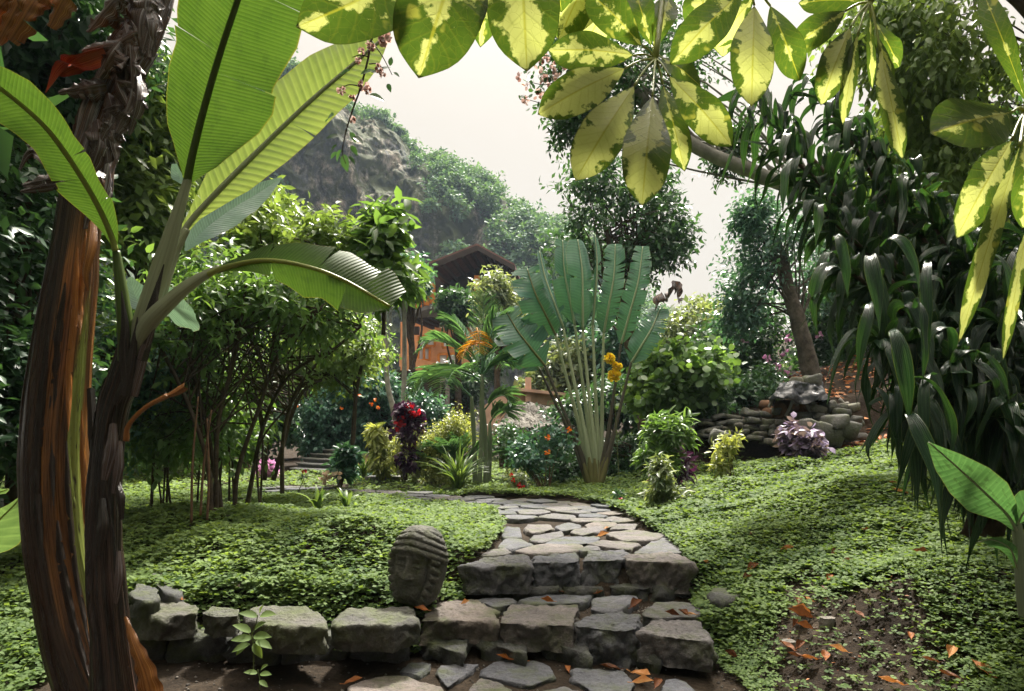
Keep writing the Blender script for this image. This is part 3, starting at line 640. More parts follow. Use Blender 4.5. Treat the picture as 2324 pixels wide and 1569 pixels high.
for i in np.where(ins)[0]:
    s = sites[i]; poly = [np.array(q) + s for q in ((-.6, -.6), (.6, -.6), (.6, .6), (-.6, .6))]
    dd = np.linalg.norm(sites - s, axis=1)
    for j in np.argsort(dd)[1:14]:
        q = sites[j]; m = (s + q) / 2; nn = (q - s) / dd[j]; lim = np.dot(m, nn) - .007 - .005 * rg.random(); o = []
        for k in range(len(poly)):
            a, b = poly[k], poly[(k + 1) % len(poly)]; da, db = np.dot(a, nn) - lim, np.dot(b, nn) - lim
            if da <= 0: o.append(a)
            if da * db < 0: o.append(a + (b - a) * (da / (da - db)))
        poly = o
        if len(poly) < 3: break
    if len(poly) < 3: continue
    stone(pm, poly, Z2 + rg.normal(0, .006), Z2 - .06, 300 + int(i), 26, .008, .010, .02, rg.uniform(.2, .9), (rg.normal(0, .012), rg.normal(0, .012)), smooth=1)
struct(pm.build('stone_path', M['flag']), 'flagstone path of dark irregular slabs curving away to the left')
# ------------------------------------------------------------------ ground cover
soilpatch = np.array([G(x, y, z)[:2] for x, y, z in ((1700, 1569, .08), (1740, 1500, .1), (1730, 1420, .14), (1790, 1350, .2), (1860, 1330, .25), (1900, 1400, .2), (2060, 1400, .24), (2130, 1450, .26), (2200, 1520, .28), (2180, 1640, .24), (1700, 1640, .05))])
blocks = [np.array(c7g(p, Z2)) for p, _ in row2] + [np.array(c7g(p, Z1)) for p, _ in row1] + [np.array(p) for p, _, _ in wl] + [np.array(c7g(p, Z2)) for p in slabs2] + [np.array(c7g(p, Z1)) for p in slabs1]
steparea = np.array([G(*C7(690, 562), Z2)[:2], (-.36, 3.75), (-.45, 3.6), (-.5, 3.3), (-2.1, 3.5), (-2.1, 2.0), (1.02, 2.0), (1.02, 3.1), G(*C7(2235, 1030), Z1)[:2], G(*C7(2150, 870), Z1)[:2], G(*C7(2125, 545), Z2)[:2], G(*C7(1950, 370), Z2)[:2], (1.12, 5.3), (-.05, 5.5), G(*C7(945, 330), Z2)[:2], G(*C7(950, 400), Z2)[:2], G(*C7(820, 490), Z2)[:2]])
def cover(seed, n, yr, xr, size, left):
    r = np.random.default_rng(seed); y = r.uniform(yr[0], yr[1], n); x = r.uniform(-1, 1, n) * (y * .82 + .4); side_ = (x < .45) | (y > 9); y = y[side_ == left]; x = x[side_ == left]; n = len(x)
    P = np.stack([x, y], -1); keep = ~inside(P, outline) & ~inside(P, steparea)
    sp = inside(P + r.normal(0, .06, P.shape), soilpatch); keep &= (~sp) | (r.random(n) < .10)
    litter = (x > 3.2) & (y > 8.2) & (vnoise(np.stack([x, y, y * 0], -1), .8, 4) > -.2); keep &= ~litter
    keep &= ~((y > 11.3) & (np.abs(x / y * 1550 + 1162 - 740) < 170)); keep &= ~((y > 9.4) & (x > 2.0) & (y < 12.5))
    for b in blocks: keep &= ~inside(P, b)
    low = (y < 3.4) & (x < 1.0) & (x > -2.0); keep &= ~low | (r.random(n) < .05)
    clump = vnoise(np.stack([x, y, y * 0], -1), 2.2, 5) * .5 + vnoise(np.stack([x, y, y * 0], -1), 9, 6) * .5
    keep &= r.random(n) < np.clip(.95 + clump * .55, .25, 1)
    x, y, clump = x[keep], y[keep], clump[keep]
    h = size * (.9 + .8 * clump) + size * r.uniform(0, 1.3, len(x)) * (1.25 if left else 1) * (1 - .45 * left * sm(y, 5.6, 6.8)); h = np.maximum(h, .006)
    return r, np.stack([x, y, terrain(x, y) + h], -1), clump
gc = MB(); T_COV = template([.55], [.55], .15, .12)
for seed, n, yr, s, left in ((11, 52000, (1.6, 3.6), .018, False), (12, 64000, (3.4, 5.6), .026, False), (13, 52000, (5.4, 9.0), .036, False), (14, 26000, (8.8, 17), .055, True), (15, 30000, (2.0, 3.8), .029, True), (16, 46000, (3.6, 6.2), .034, True), (17, 42000, (6.0, 9.0), .041, True)):
    r, P, cl = cover(seed, n, yr, None, s, left)
    az0 = r.uniform(0, 6.28, len(P)); tone = np.clip(.45 + .35 * cl + r.normal(0, .16, len(P)) + .12 * (P[:, 0] < .3), 0, 1)
    side = P[:, 0] > .8
    for j in range(4):
        an = az0 + j * 1.57 + r.normal(0, .2, len(P)); el_ = r.normal(.12, .28, len(P))
        D = np.stack([np.cos(an), np.sin(an), el_], -1); Nn = nrm(np.stack([r.normal(0, .3, len(P)), r.normal(0, .3, len(P)) - .1, np.ones(len(P))], -1))
        scatter(gc, r, P + D * s * .12, D, Nn, s * r.uniform(.8, 1.35, len(P)), np.where(side, .8, .62), T_COV, tone)
struct(gc.build('ground_cover', M['clover']), 'low clover like ground cover on both sides of the path', 'stuff')
# gravel and leaf litter on the bare soil
gv = MB(); r = np.random.default_rng(31); n = 1500
P = np.stack([r.uniform(.9, 2.4, n), r.uniform(2.0, 3.6, n)], -1); P = P[inside(P, soilpatch)]
P = np.vstack([P, np.stack([r.uniform(-1.8, 1.0, 500), r.uniform(2.4, 3.35, 500)], -1), np.stack([r.uniform(-.3, 1.0, 300), r.uniform(3.5, 3.95, 300)], -1)])
for x, y in P:
    q = r.uniform(.003, .010); z = float(terrain(x, y)); oc = np.array([[1, 0, 0], [0, 1, 0], [-1, 0, 0], [0, -1, 0], [0, 0, .8], [0, 0, -.6]]) * q * r.uniform(.7, 1.3, (6, 3))
    gv.add(oc + [x, y, z + q * .3], [[0, 1, 4], [1, 2, 4], [2, 3, 4], [3, 0, 4], [1, 0, 5], [2, 1, 5], [3, 2, 5], [0, 3, 5]], r.random())
struct(gv.build('gravel', M['pebble'], smooth=False), 'grit and pebbles on bare soil', 'stuff')
# ------------------------------------------------------------------ fallen leaves, each on its own
def fallen_mesh(k):
    c = [(.3, .2), (.75, .3), (1.3, .5)][k]
    mid = [(0, -.5, .16 * c[1]), (0, -.2, 0), (0, .2, .02), (0, .5, .22 * c[1])]
    V, F, uv = blade(mid, [.01, .11, .18, .23, .25, .22, .15, .08, .005], [.01, .12, .2, .24, .25, .2, .14, .06, .005], (1, 0, 0), 20, 5, .25, c[0], .12, 2, .2, seed=k)
    st = tube([(0, -.68, .1), (0, -.5, .16 * c[1])], [.015, .02], 5, 3)
    m = MB(); V = V + np.array([0, 0, 1]) * (.05 * vnoise(V, 5, k + 3))[:, None]; m.add(V * .11, F, .5, uv * .92); m.add(st[0] * .11, st[1], .5, st[2] * .11)
    V = np.vstack(m.v); T = np.vstack(m.t); return mesh_data('fallen_leaf', V, T, M['fallen'], np.concatenate(m.r), np.vstack(m.uv))
fmesh = [fallen_mesh(k) for k in range(3)]
def fleaf(zx, zy, z, s, rz, k, label, tilt=.15, lift=.012):
    p = G(zx, zy, z); g = float(terrain(p[0], p[1]))
    o = bpy.data.objects.new('fallen_leaf', fmesh[k]); COL.objects.link(o)
    o.location = (p[0], p[1], max(z, g) + lift); o.rotation_euler = (tilt, tilt * .6, R(rz)); o.scale = (s, s, s)
    return tag(o, label, 'leaf', 'fallen leaves')
def c7p(x, y): return C7(x, y)
FL = [(*C7(1775, 820), Z1, 1.15, -40, 1, 'large orange dead leaf standing curled on the lower step tread'), (*C7(715, 808), Z1, .5, -55, 2, 'small orange leaf on the reddish leftmost slab of the lower step'), (*C7(1995, 880), Z1, .7, 80, 2, 'rolled thin orange leaf lying along the back joint of the right lower slab'), (*C7(2065, 872), Z1, .75, 30, 1, 'thick rolled orange leaf crossing the joint of the right lower slabs'), (*C7(2115, 876), Z1, .5, 85, 0, 'short yellow leaf at the right end of the lower step joint'),
      (*C7(1222, 797), Z1, .7, 88, 2, 'thin brown curled leaf in the joint behind the middle lower slab'), (*C7(1300, 735), Z1, .5, 85, 0, 'small pale leaf at the foot of the upper step, left of centre'), (*C7(1545, 742), Z1, .55, -60, 1, 'small orange leaf at the foot of the upper step, right of centre'), (*C7(1570, 385), Z2, 1.0, -60, 1, 'crumpled dry tan leaf on the path just beyond the upper step'), (*C7(1590, 338), Z2, .5, -50, 0, 'small orange leaf behind the crumpled tan one on the path'),
      (*C7(990, 1155), .02, 1.3, 75, 0, 'dark brown dead leaf on the flagstone below the lower step'), (*C7(1610, 1208), .02, .9, 80, 0, 'dull grey brown leaf on the flagstone below the right step stones'), (*C7(1345, 1220), .0, .6, 10, 1, 'little curled brown leaf in the soil gap between two bottom flagstones'), (*C7(1800, 1250), .03, 1.1, -140, 0, 'big orange leaf at the bottom edge, upper one of a heap of three'), (*C7(1815, 1305), .03, .9, -100, 1, 'crumpled orange leaf, lower left of the heap of three at the bottom'), (*C7(1910, 1315), .03, .8, -30, 1, 'pointed golden leaf, right one of the heap of three at the bottom'),
      (*C7(20, 1295), .02, .8, -60, 0, 'orange leaf beside the tan flagstone at the bottom left'), (*C7(440, 850), .26, .7, 80, 1, 'dark curled leaf in the gap below the stone head'), (*c2z(1150, 978), .26, .75, 70, 0, 'brown leaf lying on the big left wall stone'), (*c2z(950, 965), .27, .5, 85, 2, 'thin dark leaf on the back of the big left wall stone')]
for a in FL: fleaf(*a)
def c8(x, y): return 1532 + .3408 * x, 1078 + .3408 * y
GRD = [((745, 515), 1.1, -70, 0, 'largest orange leaf on the right lawn, ribs showing'), ((712, 455), .75, -20, 1, 'folded orange leaf just above the largest one on the right lawn'), ((515, 405), .6, -40, 0, 'small orange leaf alone near the top left of the right lawn'), ((520, 640), 1.1, -55, 1, 'long torn orange leaf near the top step on the right lawn'), ((478, 715), .8, -70, 2, 'rolled orange leaf right below the long torn one'), ((210, 604), .45, 80, 2, 'tiny orange leaf close to the end block of the upper step'),
       ((1070, 535), .8, -60, 1, 'dark red curled leaf in the hollow of the right lawn'), ((1150, 600), .9, -55, 0, 'orange leaf with a pale edge in the hollow of the right lawn'), ((1525, 380), .5, 30, 0, 'small orange leaf under the drooping strap leaves'), ((1640, 550), .9, 85, 2, 'dark thin leaf on top of the clover mound'), ((1270, 395), .6, 80, 2, 'reddish leaf half sunk in clover in mid slope'), ((1380, 540), .5, 10, 2, 'near black curled leaf on the clover mound'),
       ((1030, 710), .8, -40, 1, 'pale tan leaf at the top of the bare soil strip'), ((990, 775), .5, 10, 0, 'little pale orange leaf in the bare soil strip'), ((885, 850), .6, 40, 0, 'pale peach leaf beside pebbles in the bare soil strip'), ((820, 865), .7, -20, 1, 'tan curled leaf left of the peach leaf in the soil strip'), ((830, 960), 1.2, 80, 2, 'long dark red leaf curled on the left edge of the soil'), ((840, 932), .9, 88, 2, 'thin red leaf right above the long dark red one'), ((800, 1020), .7, -40, 2, 'narrow red leaf below the long dark red one'),
       ((860, 1040), .8, 85, 2, 'dark twig like leaf left of the pale rounded stone'), ((745, 1165), .9, 30, 0, 'deep red leaf, upper left of the cluster at the soil edge'), ((835, 1165), .8, -50, 1, 'brown folded leaf, upper right of the cluster at the soil edge'), ((810, 1230), .85, 80, 0, 'golden leaf, lower left of the cluster at the soil edge'), ((895, 1245), .8, 100, 0, 'crimson leaf, lower right of the cluster at the soil edge'), ((1000, 1230), .75, -20, 0, 'buff leaf standing right of the leaf cluster on the soil'), ((1085, 1190), .8, 60, 1, 'pale pinkish crumpled leaf in the middle of the soil'),
       ((1220, 950), .7, 20, 0, 'tan leaf at the upper edge of the bare soil'), ((1565, 1100), .6, -20, 1, 'small red curled leaf at the right of the bare soil'), ((1840, 1210), .9, -40, 1, 'pale crumpled leaf near the right side of the soil'), ((1700, 1260), .7, 80, 0, 'golden brown leaf below the pale crumpled one'), ((2040, 1320), 1.1, 5, 0, 'tall pointed orange leaf standing near the bottom right corner'), ((1820, 1360), .8, 60, 0, 'orange leaf at the bottom right of the bare soil'), ((1440, 1405), 1.0, 80, 0, 'ribbed tan leaf at the bottom edge of the soil'), ((370, 1225), .7, 50, 2, 'narrow tan leaf in the clover beside the lower step'), ((1455, 75), .7, 40, 1, 'orange leaf below the hanging strap leaves, upper one'), ((1505, 130), 1.1, 45, 0, 'orange leaf below the hanging strap leaves, lower one')]
def on_ground(zx, zy):
    dx, dz = (zx - 1162) / 1550, -(zy - 976) / 1550
    ts = np.linspace(1.5, 14, 1500); zz = EYE + dz * ts; hit = np.where(zz <= terrain(dx * ts, ts) + .03)[0]
    d = ts[hit[0]] if len(hit) else 14; return np.array([dx * d, d, EYE + dz * d])
for (xy, s, rz, k, lab) in GRD:
    p = on_ground(*c8(*xy)); o = bpy.data.objects.new('fallen_leaf', fmesh[k]); COL.objects.link(o)
    o.location = tuple(p + [0, 0, .018]); o.rotation_euler = (.25, .15, R(rz)); o.scale = (s * .95,) * 3; tag(o, lab, 'leaf', 'fallen leaves')
lt = MB(); r = np.random.default_rng(77)
n = 1700; x = r.uniform(4.0, 7.5, n); y = r.uniform(7.8, 11.5, n); P = np.stack([x, y, terrain(x, y) + .02], -1)
scatter(lt, r, P, np.stack([r.normal(size=n), r.normal(size=n), r.normal(0, .2, n)], -1), nrm(np.stack([r.normal(0, .4, n), r.normal(0, .4, n), np.ones(n)], -1)), r.uniform(.06, .13, n), .5, T_LOW)
x = r.uniform(1.0, 2.3, 220); y = r.uniform(2.1, 3.5, 220); k = inside(np.stack([x, y], -1), soilpatch); x, y = x[k], y[k]; n = len(x)
scatter(lt, r, np.stack([x, y, terrain(x, y) + .008], -1), np.stack([r.normal(size=n), r.normal(size=n), r.normal(0, .2, n)], -1), nrm(np.stack([r.normal(0, .5, n), r.normal(0, .5, n), np.ones(n)], -1)), r.uniform(.012, .035, n), .35, T_LOW)
M['litter'] = leaf_mat('leaf_litter', (.10, .03, .01), (.5, .22, .07), .2, .6, .2, (1.2, 1, .8))
struct(lt.build('leaf_litter', M['litter']), 'reddish brown leaf litter on the upper right slope and bare soil', 'stuff')
# ------------------------------------------------------------------ carved stone head
def head():
    hc = Z(950, 1284, 3.62); nu, nv = 230, 300
    th = np.linspace(0, np.pi, nu)[:, None]; ph = np.linspace(-np.pi, np.pi, nv, endpoint=False)[None, :]
    h = np.cos(th) * np.ones_like(ph); a = ph * np.ones_like(th); aa = np.abs(a)            # h: 1 top, -1 bottom; a: 0 front
    prof = np.clip(np.sin(th), 0, 1) ** .55
    wid = np.interp(h[:, 0], [-1, -.75, -.4, 0, .4, .8, 1], [1.0, 1.0, 1.0, 1.03, 1.02, .94, .85])[:, None]
    rx, ry, rz = .136, .138, .210
    d = np.zeros_like(h)
    g = lambda da, dh, sa, sh: np.exp(-((a - da) / sa) ** 2 - ((h - dh) / sh) ** 2)
    hb = h + .12 * np.minimum(aa, 1.7) ** 1.6                                             # head wrap lines fall towards the ears
    bandm = sm(hb, .40, .43) * (1 - sm(aa, 1.75, 2.0))
    d += bandm * (.05 + .10 * np.abs(np.sin((hb - .41) * np.pi / .16)) ** .7)
    fa = .80 - .22 * sm(-h, .2, .75)                                                       # half width of the face
    face = 1 - sm(aa, fa - .04, fa + .04)
    groove = np.exp(-((aa - fa - .06) / .055) ** 2) * (1 - bandm) * sm(h, -.86, -.7)
    braid = sm(aa, fa + .06, fa + .14) * (1 - sm(aa, fa + .50, fa + .62)) * (1 - bandm) * sm(h, -.95, -.85)
    lob = np.abs(np.sin((h * 1.0 + .25 * (aa - fa)) * np.pi / .20)) ** .5 * np.exp(-((aa - fa - .32) / .26) ** 4)
    d += braid * (.20 * lob - .03); d -= .13 * groove
    d -= .05 * face * (1 - bandm)
    nw = .085 + .11 * sm(-h, -.02, .26)
    nose = np.exp(-(a / nw) ** 2) * sm(h, -.29, -.23) * (1 - sm(h, .16, .40))
    d += nose * (.13 + .20 * sm(-h, -.22, .24))
    for s in (-1, 1):
        d -= .16 * g(.34 * s, .13, .20, .085); d += .17 * g(.36 * s, .095, .15, .050); d -= .05 * g(.36 * s, .035, .20, .016)
        d += .07 * g(.40 * s, .27, .30, .05); d += .05 * g(.46 * s, -.18, .18, .16); d -= .04 * g(.17 * s, -.22, .06, .10)
    d += .10 * g(0, -.375, .20, .032) + .095 * g(0, -.455, .17, .034) - .09 * g(0, -.415, .24, .013)
    d += .13 * g(0, -.66, .27, .10) - .05 * g(0, -.535, .22, .03)
    d -= .22 * sm(-h, .76, .86) * (1 - sm(aa, .5, .7))
    k = 1 + d
    flat = 1 - .16 * np.exp(-(a / .75) ** 2)                                               # the face is flatter than a ball
    X = rx * wid * prof * np.sin(ph) * k; Y = -ry * wid * prof * np.cos(ph) * k * flat; Zz = rz * h
    Y = np.where(Y > 0, Y * 1.35, Y)
    V = np.stack([X, Y, Zz], -1).reshape(-1, 3)
    nn = nrm(V); V = V + nn * (fbm(V, 60, 3, 2) * .0022 + fbm(V, 16, 2, 5) * .002)[:, None]
    an = R(-14 - 8); ca, sa = math.cos(an), math.sin(an); V = V @ np.array([[ca, sa, 0], [-sa, ca, 0], [0, 0, 1]])
    tl = R(-6); V = V @ np.array([[math.cos(tl), 0, math.sin(tl)], [0, 1, 0], [-math.sin(tl), 0, math.cos(tl)]])
    F = grid_faces(nu, nv, True)[:, ::-1]
    m = MB(); m.add(V + hc, F, .5); return m
tag(head().build('carved_sculpture', M['headstone']), 'weathered carved stone head with headband and braids sitting at the end of the wall', 'sculpture')
# ------------------------------------------------------------------ foreground plants
def ridged(V, c, nu, n, R0, k, amp, seed, twist):
    B = V[:-2].reshape(nu, n, 3); th = np.linspace(0, 2 * np.pi, n, endpoint=False)[None, :]; t = np.linspace(0, 1, nu)[:, None]
    q = (th / (2 * np.pi) * k + twist * t + .25 * vnoise(np.stack([np.cos(th) + t * 0, np.sin(th) + t * 0, t * 6 + th * 0], -1), 1.2, seed)); saw = q - np.floor(q)
    fib = fbm(np.stack([np.cos(th) * 7 + t * 0, np.sin(th) * 7 + t * 0, t * 3 + th * 0], -1), 1.0, 4, seed + 2)
    d = amp * (saw ** 1.5 - .5) + amp * .45 * fib; out = B + (B - c[:, None]) * d[..., None]
    return np.vstack([out.reshape(-1, 3), V[-2:]])
def zp(pts): return [Z(*p) for p in pts]
def px_w(wz, d): return np.array(wz, float) * d / 1550
def leaf_obj(parent, name, pts, wl, wr, d, mat, wdir, ribmat, rib=(.008, .003), rib_from=0.0, offset=.004, **kw):
    mid = np.array(zp(pts)); V, F, uv = blade(mid, px_w(wl, d), px_w(wr, d), wdir, **kw)
    m = MB(); m.add(V, F, .5, uv); b = m.build(name, mat, parent)
    if ribmat is not None:
        n = kw.get('nu', 40); P = spline(mid, n); i0 = int(rib_from * (n - 1)); P = P[i0:] + np.array([0, -offset, 0])
        V, T3, u2 = tube(P, np.linspace(rib[0], rib[1], 8), 8, len(P)); mm = MB(); mm.add(V, T3, .5, u2); mm.build('midrib', ribmat, b)
    return b
# --- big banana plant, thick glossy stem on the left
big = thing('banana_plant', 'old banana plant with a thick curved brown and green stem and shaggy dry top', 'banana plant', Z(240, 1600, 2.3))
D1 = 2.3
sp = [(262, 1680), (225, 1569), (168, 1400), (130, 1200), (122, 1000), (140, 800), (160, 640), (178, 500), (192, 400)]
V, T3, uv = tube(zp([(x, y, D1) for x, y in sp]), np.array([88, 84, 74, 69, 68, 64, 57, 47, 42]) * D1 / 1550, 160, 90, .02, 1, noise=.03)
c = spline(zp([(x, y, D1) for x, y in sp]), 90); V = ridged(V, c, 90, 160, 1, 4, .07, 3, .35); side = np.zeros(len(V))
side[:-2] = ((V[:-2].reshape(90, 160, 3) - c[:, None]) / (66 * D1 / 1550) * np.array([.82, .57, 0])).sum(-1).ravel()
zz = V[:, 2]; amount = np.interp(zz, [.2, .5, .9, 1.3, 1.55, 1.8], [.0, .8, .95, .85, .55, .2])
rn = np.clip(.5 + .30 * (amount - .5) + .42 * np.exp(-((side - .55) / .34) ** 2) * (amount > .05) - .34 - .30 * sm(-side, .15, .6), 0, 1)  # last term lowers the value on the left, where shade is painted in
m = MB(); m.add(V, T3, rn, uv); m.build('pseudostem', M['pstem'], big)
def sheath(parent, pts, wl, wr, d, mat, wdir, name='dry_sheath', **kw):
    V, F, uv = blade(zp([(x, y, d + (e[0] if e else 0)) for x, y, *e in pts]), px_w(wl, d), px_w(wr, d), wdir, **kw); m = MB(); m.add(V, F, .5, uv[:, ::-1] * np.array([1.2, 1])); return m.build(name, mat, parent)
V, T3, uv = tube(zp([(188, 470, 2.32), (205, 350, 2.34), (248, 220, 2.36), (315, 80, 2.38), (372, -60, 2.4), (410, -160, 2.42)]), np.array([44, 46, 42, 40, 36, 30]) * 2.36 / 1550, 96, 70, .08, 2, noise=.14)
c = spline(zp([(188, 470, 2.32), (205, 350, 2.34), (248, 220, 2.36), (315, 80, 2.38), (372, -60, 2.4), (410, -160, 2.42)]), 70); V = ridged(V, c, 70, 96, 1, 5, .25, 9, 2.2)
m = MB(); m.add(V, T3, .5, uv); m.build('dry_crown', M['drysheath'], big)
rs = np.random.default_rng(8)
for k, (x0, y0, x1, y1, wz) in enumerate([(352, -20, 318, 130, 26), (325, 10, 345, 130, 16), (290, 60, 300, 200, 20), (262, 150, 290, 240, 16), (245, 210, 225, 330, 22), (280, 170, 240, 120, 24), (232, 260, 275, 250, 14), (225, 300, 262, 330, 12), (340, 20, 322, 120, 22), (300, 60, 225, 180, 30), (290, 130, 262, 300, 26), (240, 190, 150, 210, 26), (330, 90, 250, 110, 30), (270, 240, 245, 370, 28), (220, 270, 200, 400, 26), (215, 330, 260, 270, 22), (205, 360, 235, 470, 20), (185, 400, 50, 420, 20), (190, 380, 60, 330, 16), (250, 150, 330, 170, 16), (260, 210, 320, 195, 13), (250, 300, 285, 245, 12), (232, 350, 240, 280, 20), (300, 100, 185, 115, 26), (200, 430, 190, 520, 30), (170, 440, 150, 560, 22), (310, -30, 210, 60, 34), (350, -40, 330, 60, 26)]):
    mx_, my_ = (x0 + x1) / 2 + rs.normal(0, 10), (y0 + y1) / 2 - abs(rs.normal(0, 14))
    for e in range(2):
        ox, oy = rs.normal(0, 9, 2) * e; wv = wz * (1.15 if e == 0 else .7)
        sheath(big, [(x0 + ox, y0 + oy, -.045), (mx_ + ox, my_ + oy, -.075 - .02 * rs.random()), (x1 + ox * 2, y1 + oy, -.06 - .03 * rs.random())], [wv * .8, wv, wv * 1.05, wv * .8, wv * .4], [wv * .8, wv, wv * .95, wv * .7, wv * .3], 2.33, M['drysheath'], nrm(np.array([my_ - y0 + 20, .3 * rs.normal() * 30, x1 - x0 + 12])), nu=30, nv=7, fold=.35, curl=rs.uniform(.2, .7), wave=.3, wn=rs.uniform(2, 5), seed=k + 50 * e, tears=(3, 3), gap=.25, drop=.3)
sheath(big, [(235, 110, -.05), (180, 130, -.08), (140, 165, -.08), (104, 211, -.07)], [22, 26, 20, 10, 1], [20, 24, 16, 8, 1], 2.3, M['bract'], (1, 0, 1), 'flower_bract', nu=24, nv=6, fold=.5, curl=.6, wave=.05)
sheath(big, [(200, 130, -.03), (150, 150, -.07), (118, 190, -.05)], [14, 18, 12, 2], [14, 16, 10, 1], 2.3, M['bract'], (1, -.5, 1), 'flower_bract', nu=20, nv=5, fold=.6, curl=.5)
sheath(big, [(170, 440, -.1), (90, 350, -.2), (60, 345, -.2), (42, 385, -.2)], [6, 12, 12, 4], [6, 14, 12, 3], 2.3, M['drysheath'], (1, 0, -1), 'dry_sheath', nu=18, nv=5, fold=.5, curl=.4)
for k, (x0, y0, x1, y1, wz) in enumerate([(130, -60, 60, 40, 26), (110, -60, 20, 90, 30), (80, -70, -10, 100, 26), (165, -60, 110, 60, 24), (60, -60, -40, 60, 30)]):
    sheath(big, [(x0, y0, 0), ((x0 + x1) / 2 + 4, (y0 + y1) / 2 - 8, -.02), (x1, y1, 0)], [wz, wz, wz * .8, wz * .5], [wz, wz, wz * .8, wz * .5], 2.0, M['orangesheath'], (1, .2, -.55), 'dry_leaf', nu=40, nv=9, fold=.3, curl=.3, wave=.25, wn=5, seed=20 + k, tears=(2, 2), gap=.2, drop=.3)
sheath(big, [(206, 500, -.13), (200, 560, -.16), (190, 620, -.16), (198, 660, -.14)], [10, 16, 10, 3], [10, 14, 10, 3], 2.28, M['orangesheath'], (1, 0, 0), nu=18, nv=5, fold=.4, curl=.4)
sheath(big, [(205, 880, -.10), (212, 1000, -.12), (222, 1120, -.1)], [8, 12, 6], [8, 12, 6], 2.26, M['pstem2'], (1, .3, 0), nu=18, nv=5, fold=.4)
for k, (a, wv) in enumerate([([(148, 640), (128, 820), (118, 1000), (122, 1150)], 10), ([(176, 560), (170, 700), (158, 860), (156, 980)], 9), ([(110, 760), (92, 950), (88, 1120), (98, 1280)], 9), ([(150, 1000), (160, 1180), (178, 1330), (205, 1480)], 8), ([(185, 930), (192, 1100), (205, 1260), (232, 1420)], 7), ([(130, 1180), (148, 1320), (180, 1460), (215, 1580)], 10), ([(195, 520), (192, 600), (184, 690), (182, 760)], 8)]):
    off = -.085 - .012 * (k % 3)
    sheath(big, [(x, y, off - .02 * (i == len(a) - 1)) for i, (x, y) in enumerate(a)], [wv * .3, wv, wv * .9, wv, wv * .7, wv * .2], [wv * .3, wv * .8, wv, wv * .6, wv * .8, wv * .1], D1, M['orangesheath'] if k in (1, 4, 6) else M['pstem2'], (.8, .6, .1), 'peeling_sheath', nu=50, nv=5, fold=.25, curl=.5, wave=.3, wn=7, seed=70 + k, tears=(2, 3), gap=.12, drop=.3)
# --- younger banana plant
yng = thing('banana_plant', 'younger slim banana plant with broad green leaves fanning from a dark forked stem', 'banana plant', Z(270, 1600, 2.05))
D2 = 2.05
V, T3, uv = tube(zp([(268, 1700, D2), (264, 1569, D2), (238, 1270, D2), (240, 1080, D2), (256, 930, D2), (278, 860, D2), (300, 790, D2), (318, 735, D2)]), np.array([58, 52, 42, 38, 33, 31, 32, 26]) * D2 / 1550, 120, 90, .04, 0, noise=.06)
c = spline(zp([(268, 1700, D2), (264, 1569, D2), (238, 1270, D2), (240, 1080, D2), (256, 930, D2), (278, 860, D2), (300, 790, D2), (318, 735, D2)]), 90); V = ridged(V, c, 90, 120, 1, 3, .16, 5, 1.3)
m = MB(); m.add(V, T3, .5, uv); m.build('pseudostem', M['pstem2'], yng)
def petiole(pts, r, mat, d=D2, n=40):
    V, T3, uv = tube(zp([(x, y, d + (e[0] if e else 0)) for x, y, *e in pts]), np.array(r) * d / 1550, 16, n, .05, 0, noise=.02); m = MB(); m.add(V, T3, .5, uv); m.build('petiole', mat, yng)
petiole([(290, 820, -.03), (287, 760, -.04), (277, 670, -.04), (264, 570, -.04)], [20, 17, 13, 8], M['ribdark'])
petiole([(312, 790, -.02), (340, 690, -.03), (375, 580, -.03), (408, 470, -.02), (432, 390, 0)], [26, 22, 20, 13, 8], M['ribpale'])
petiole([(330, 740, .02), (365, 660, .03), (395, 580, .05), (425, 520, .06)], [16, 15, 11, 7], M['ribpale'])
petiole([(300, 830, -.06), (330, 745, -.09), (385, 685, -.1), (440, 640, -.1), (500, 607, -.08)], [14, 19, 17, 13, 7], M['ribpale'])
leaf_obj(yng, 'leaf', [(264, 570, 2.0), (254, 535, 1.99), (225, 470, 1.95), (175, 385, 1.88), (105, 290, 1.78), (0, 200, 1.68), (-70, 160, 1.6)], [3, 20, 46, 62, 58, 50, 56, 66, 58, 30], [3, 24, 40, 34, 46, 40, 52, 62, 48, 30], 1.9, M['banana'], (.85, -.15, .6), M['rib'], (.009, .005), nu=90, nv=10, fold=.25, wave=.09, wn=3.5, seed=2, fwd=.25, tears=(2, 2), gap=.03, drop=.06)
leaf_obj(yng, 'leaf', [(425, 420, 2.05), (440, 345, 2.03), (468, 235, 1.99), (505, 110, 1.93), (545, -10, 1.86), (585, -140, 1.78)], [4, 36, 70, 88, 98, 94, 118, 128, 140, 140, 130], [4, 62, 96, 132, 148, 138, 146, 154, 146, 140, 120], 1.98, M['banana'], (1, .05, .22), M['ribdark'], (.012, .007), nu=110, nv=16, fold=.12, wave=.05, wn=3, seed=5, fwd=.12, tears=(3, 4), gap=.015, drop=.03)
leaf_obj(yng, 'leaf', [(392, 590, 2.1), (425, 515, 2.12), (500, 430, 2.15), (590, 340, 2.2), (700, 235, 2.25), (810, 140, 2.3), (885, 75, 2.34)], [3, 18, 60, 84, 90, 84, 60, 4], [3, 12, 46, 62, 66, 62, 46, 4], 2.2, M['bananapale'], (.7, .12, -.72), M['ribpale'], (.010, .005), nu=110, nv=14, fold=.3, curl=-.25, wave=.03, wn=4, seed=3, fwd=.3, tears=(2, 1), gap=.02, drop=.03)
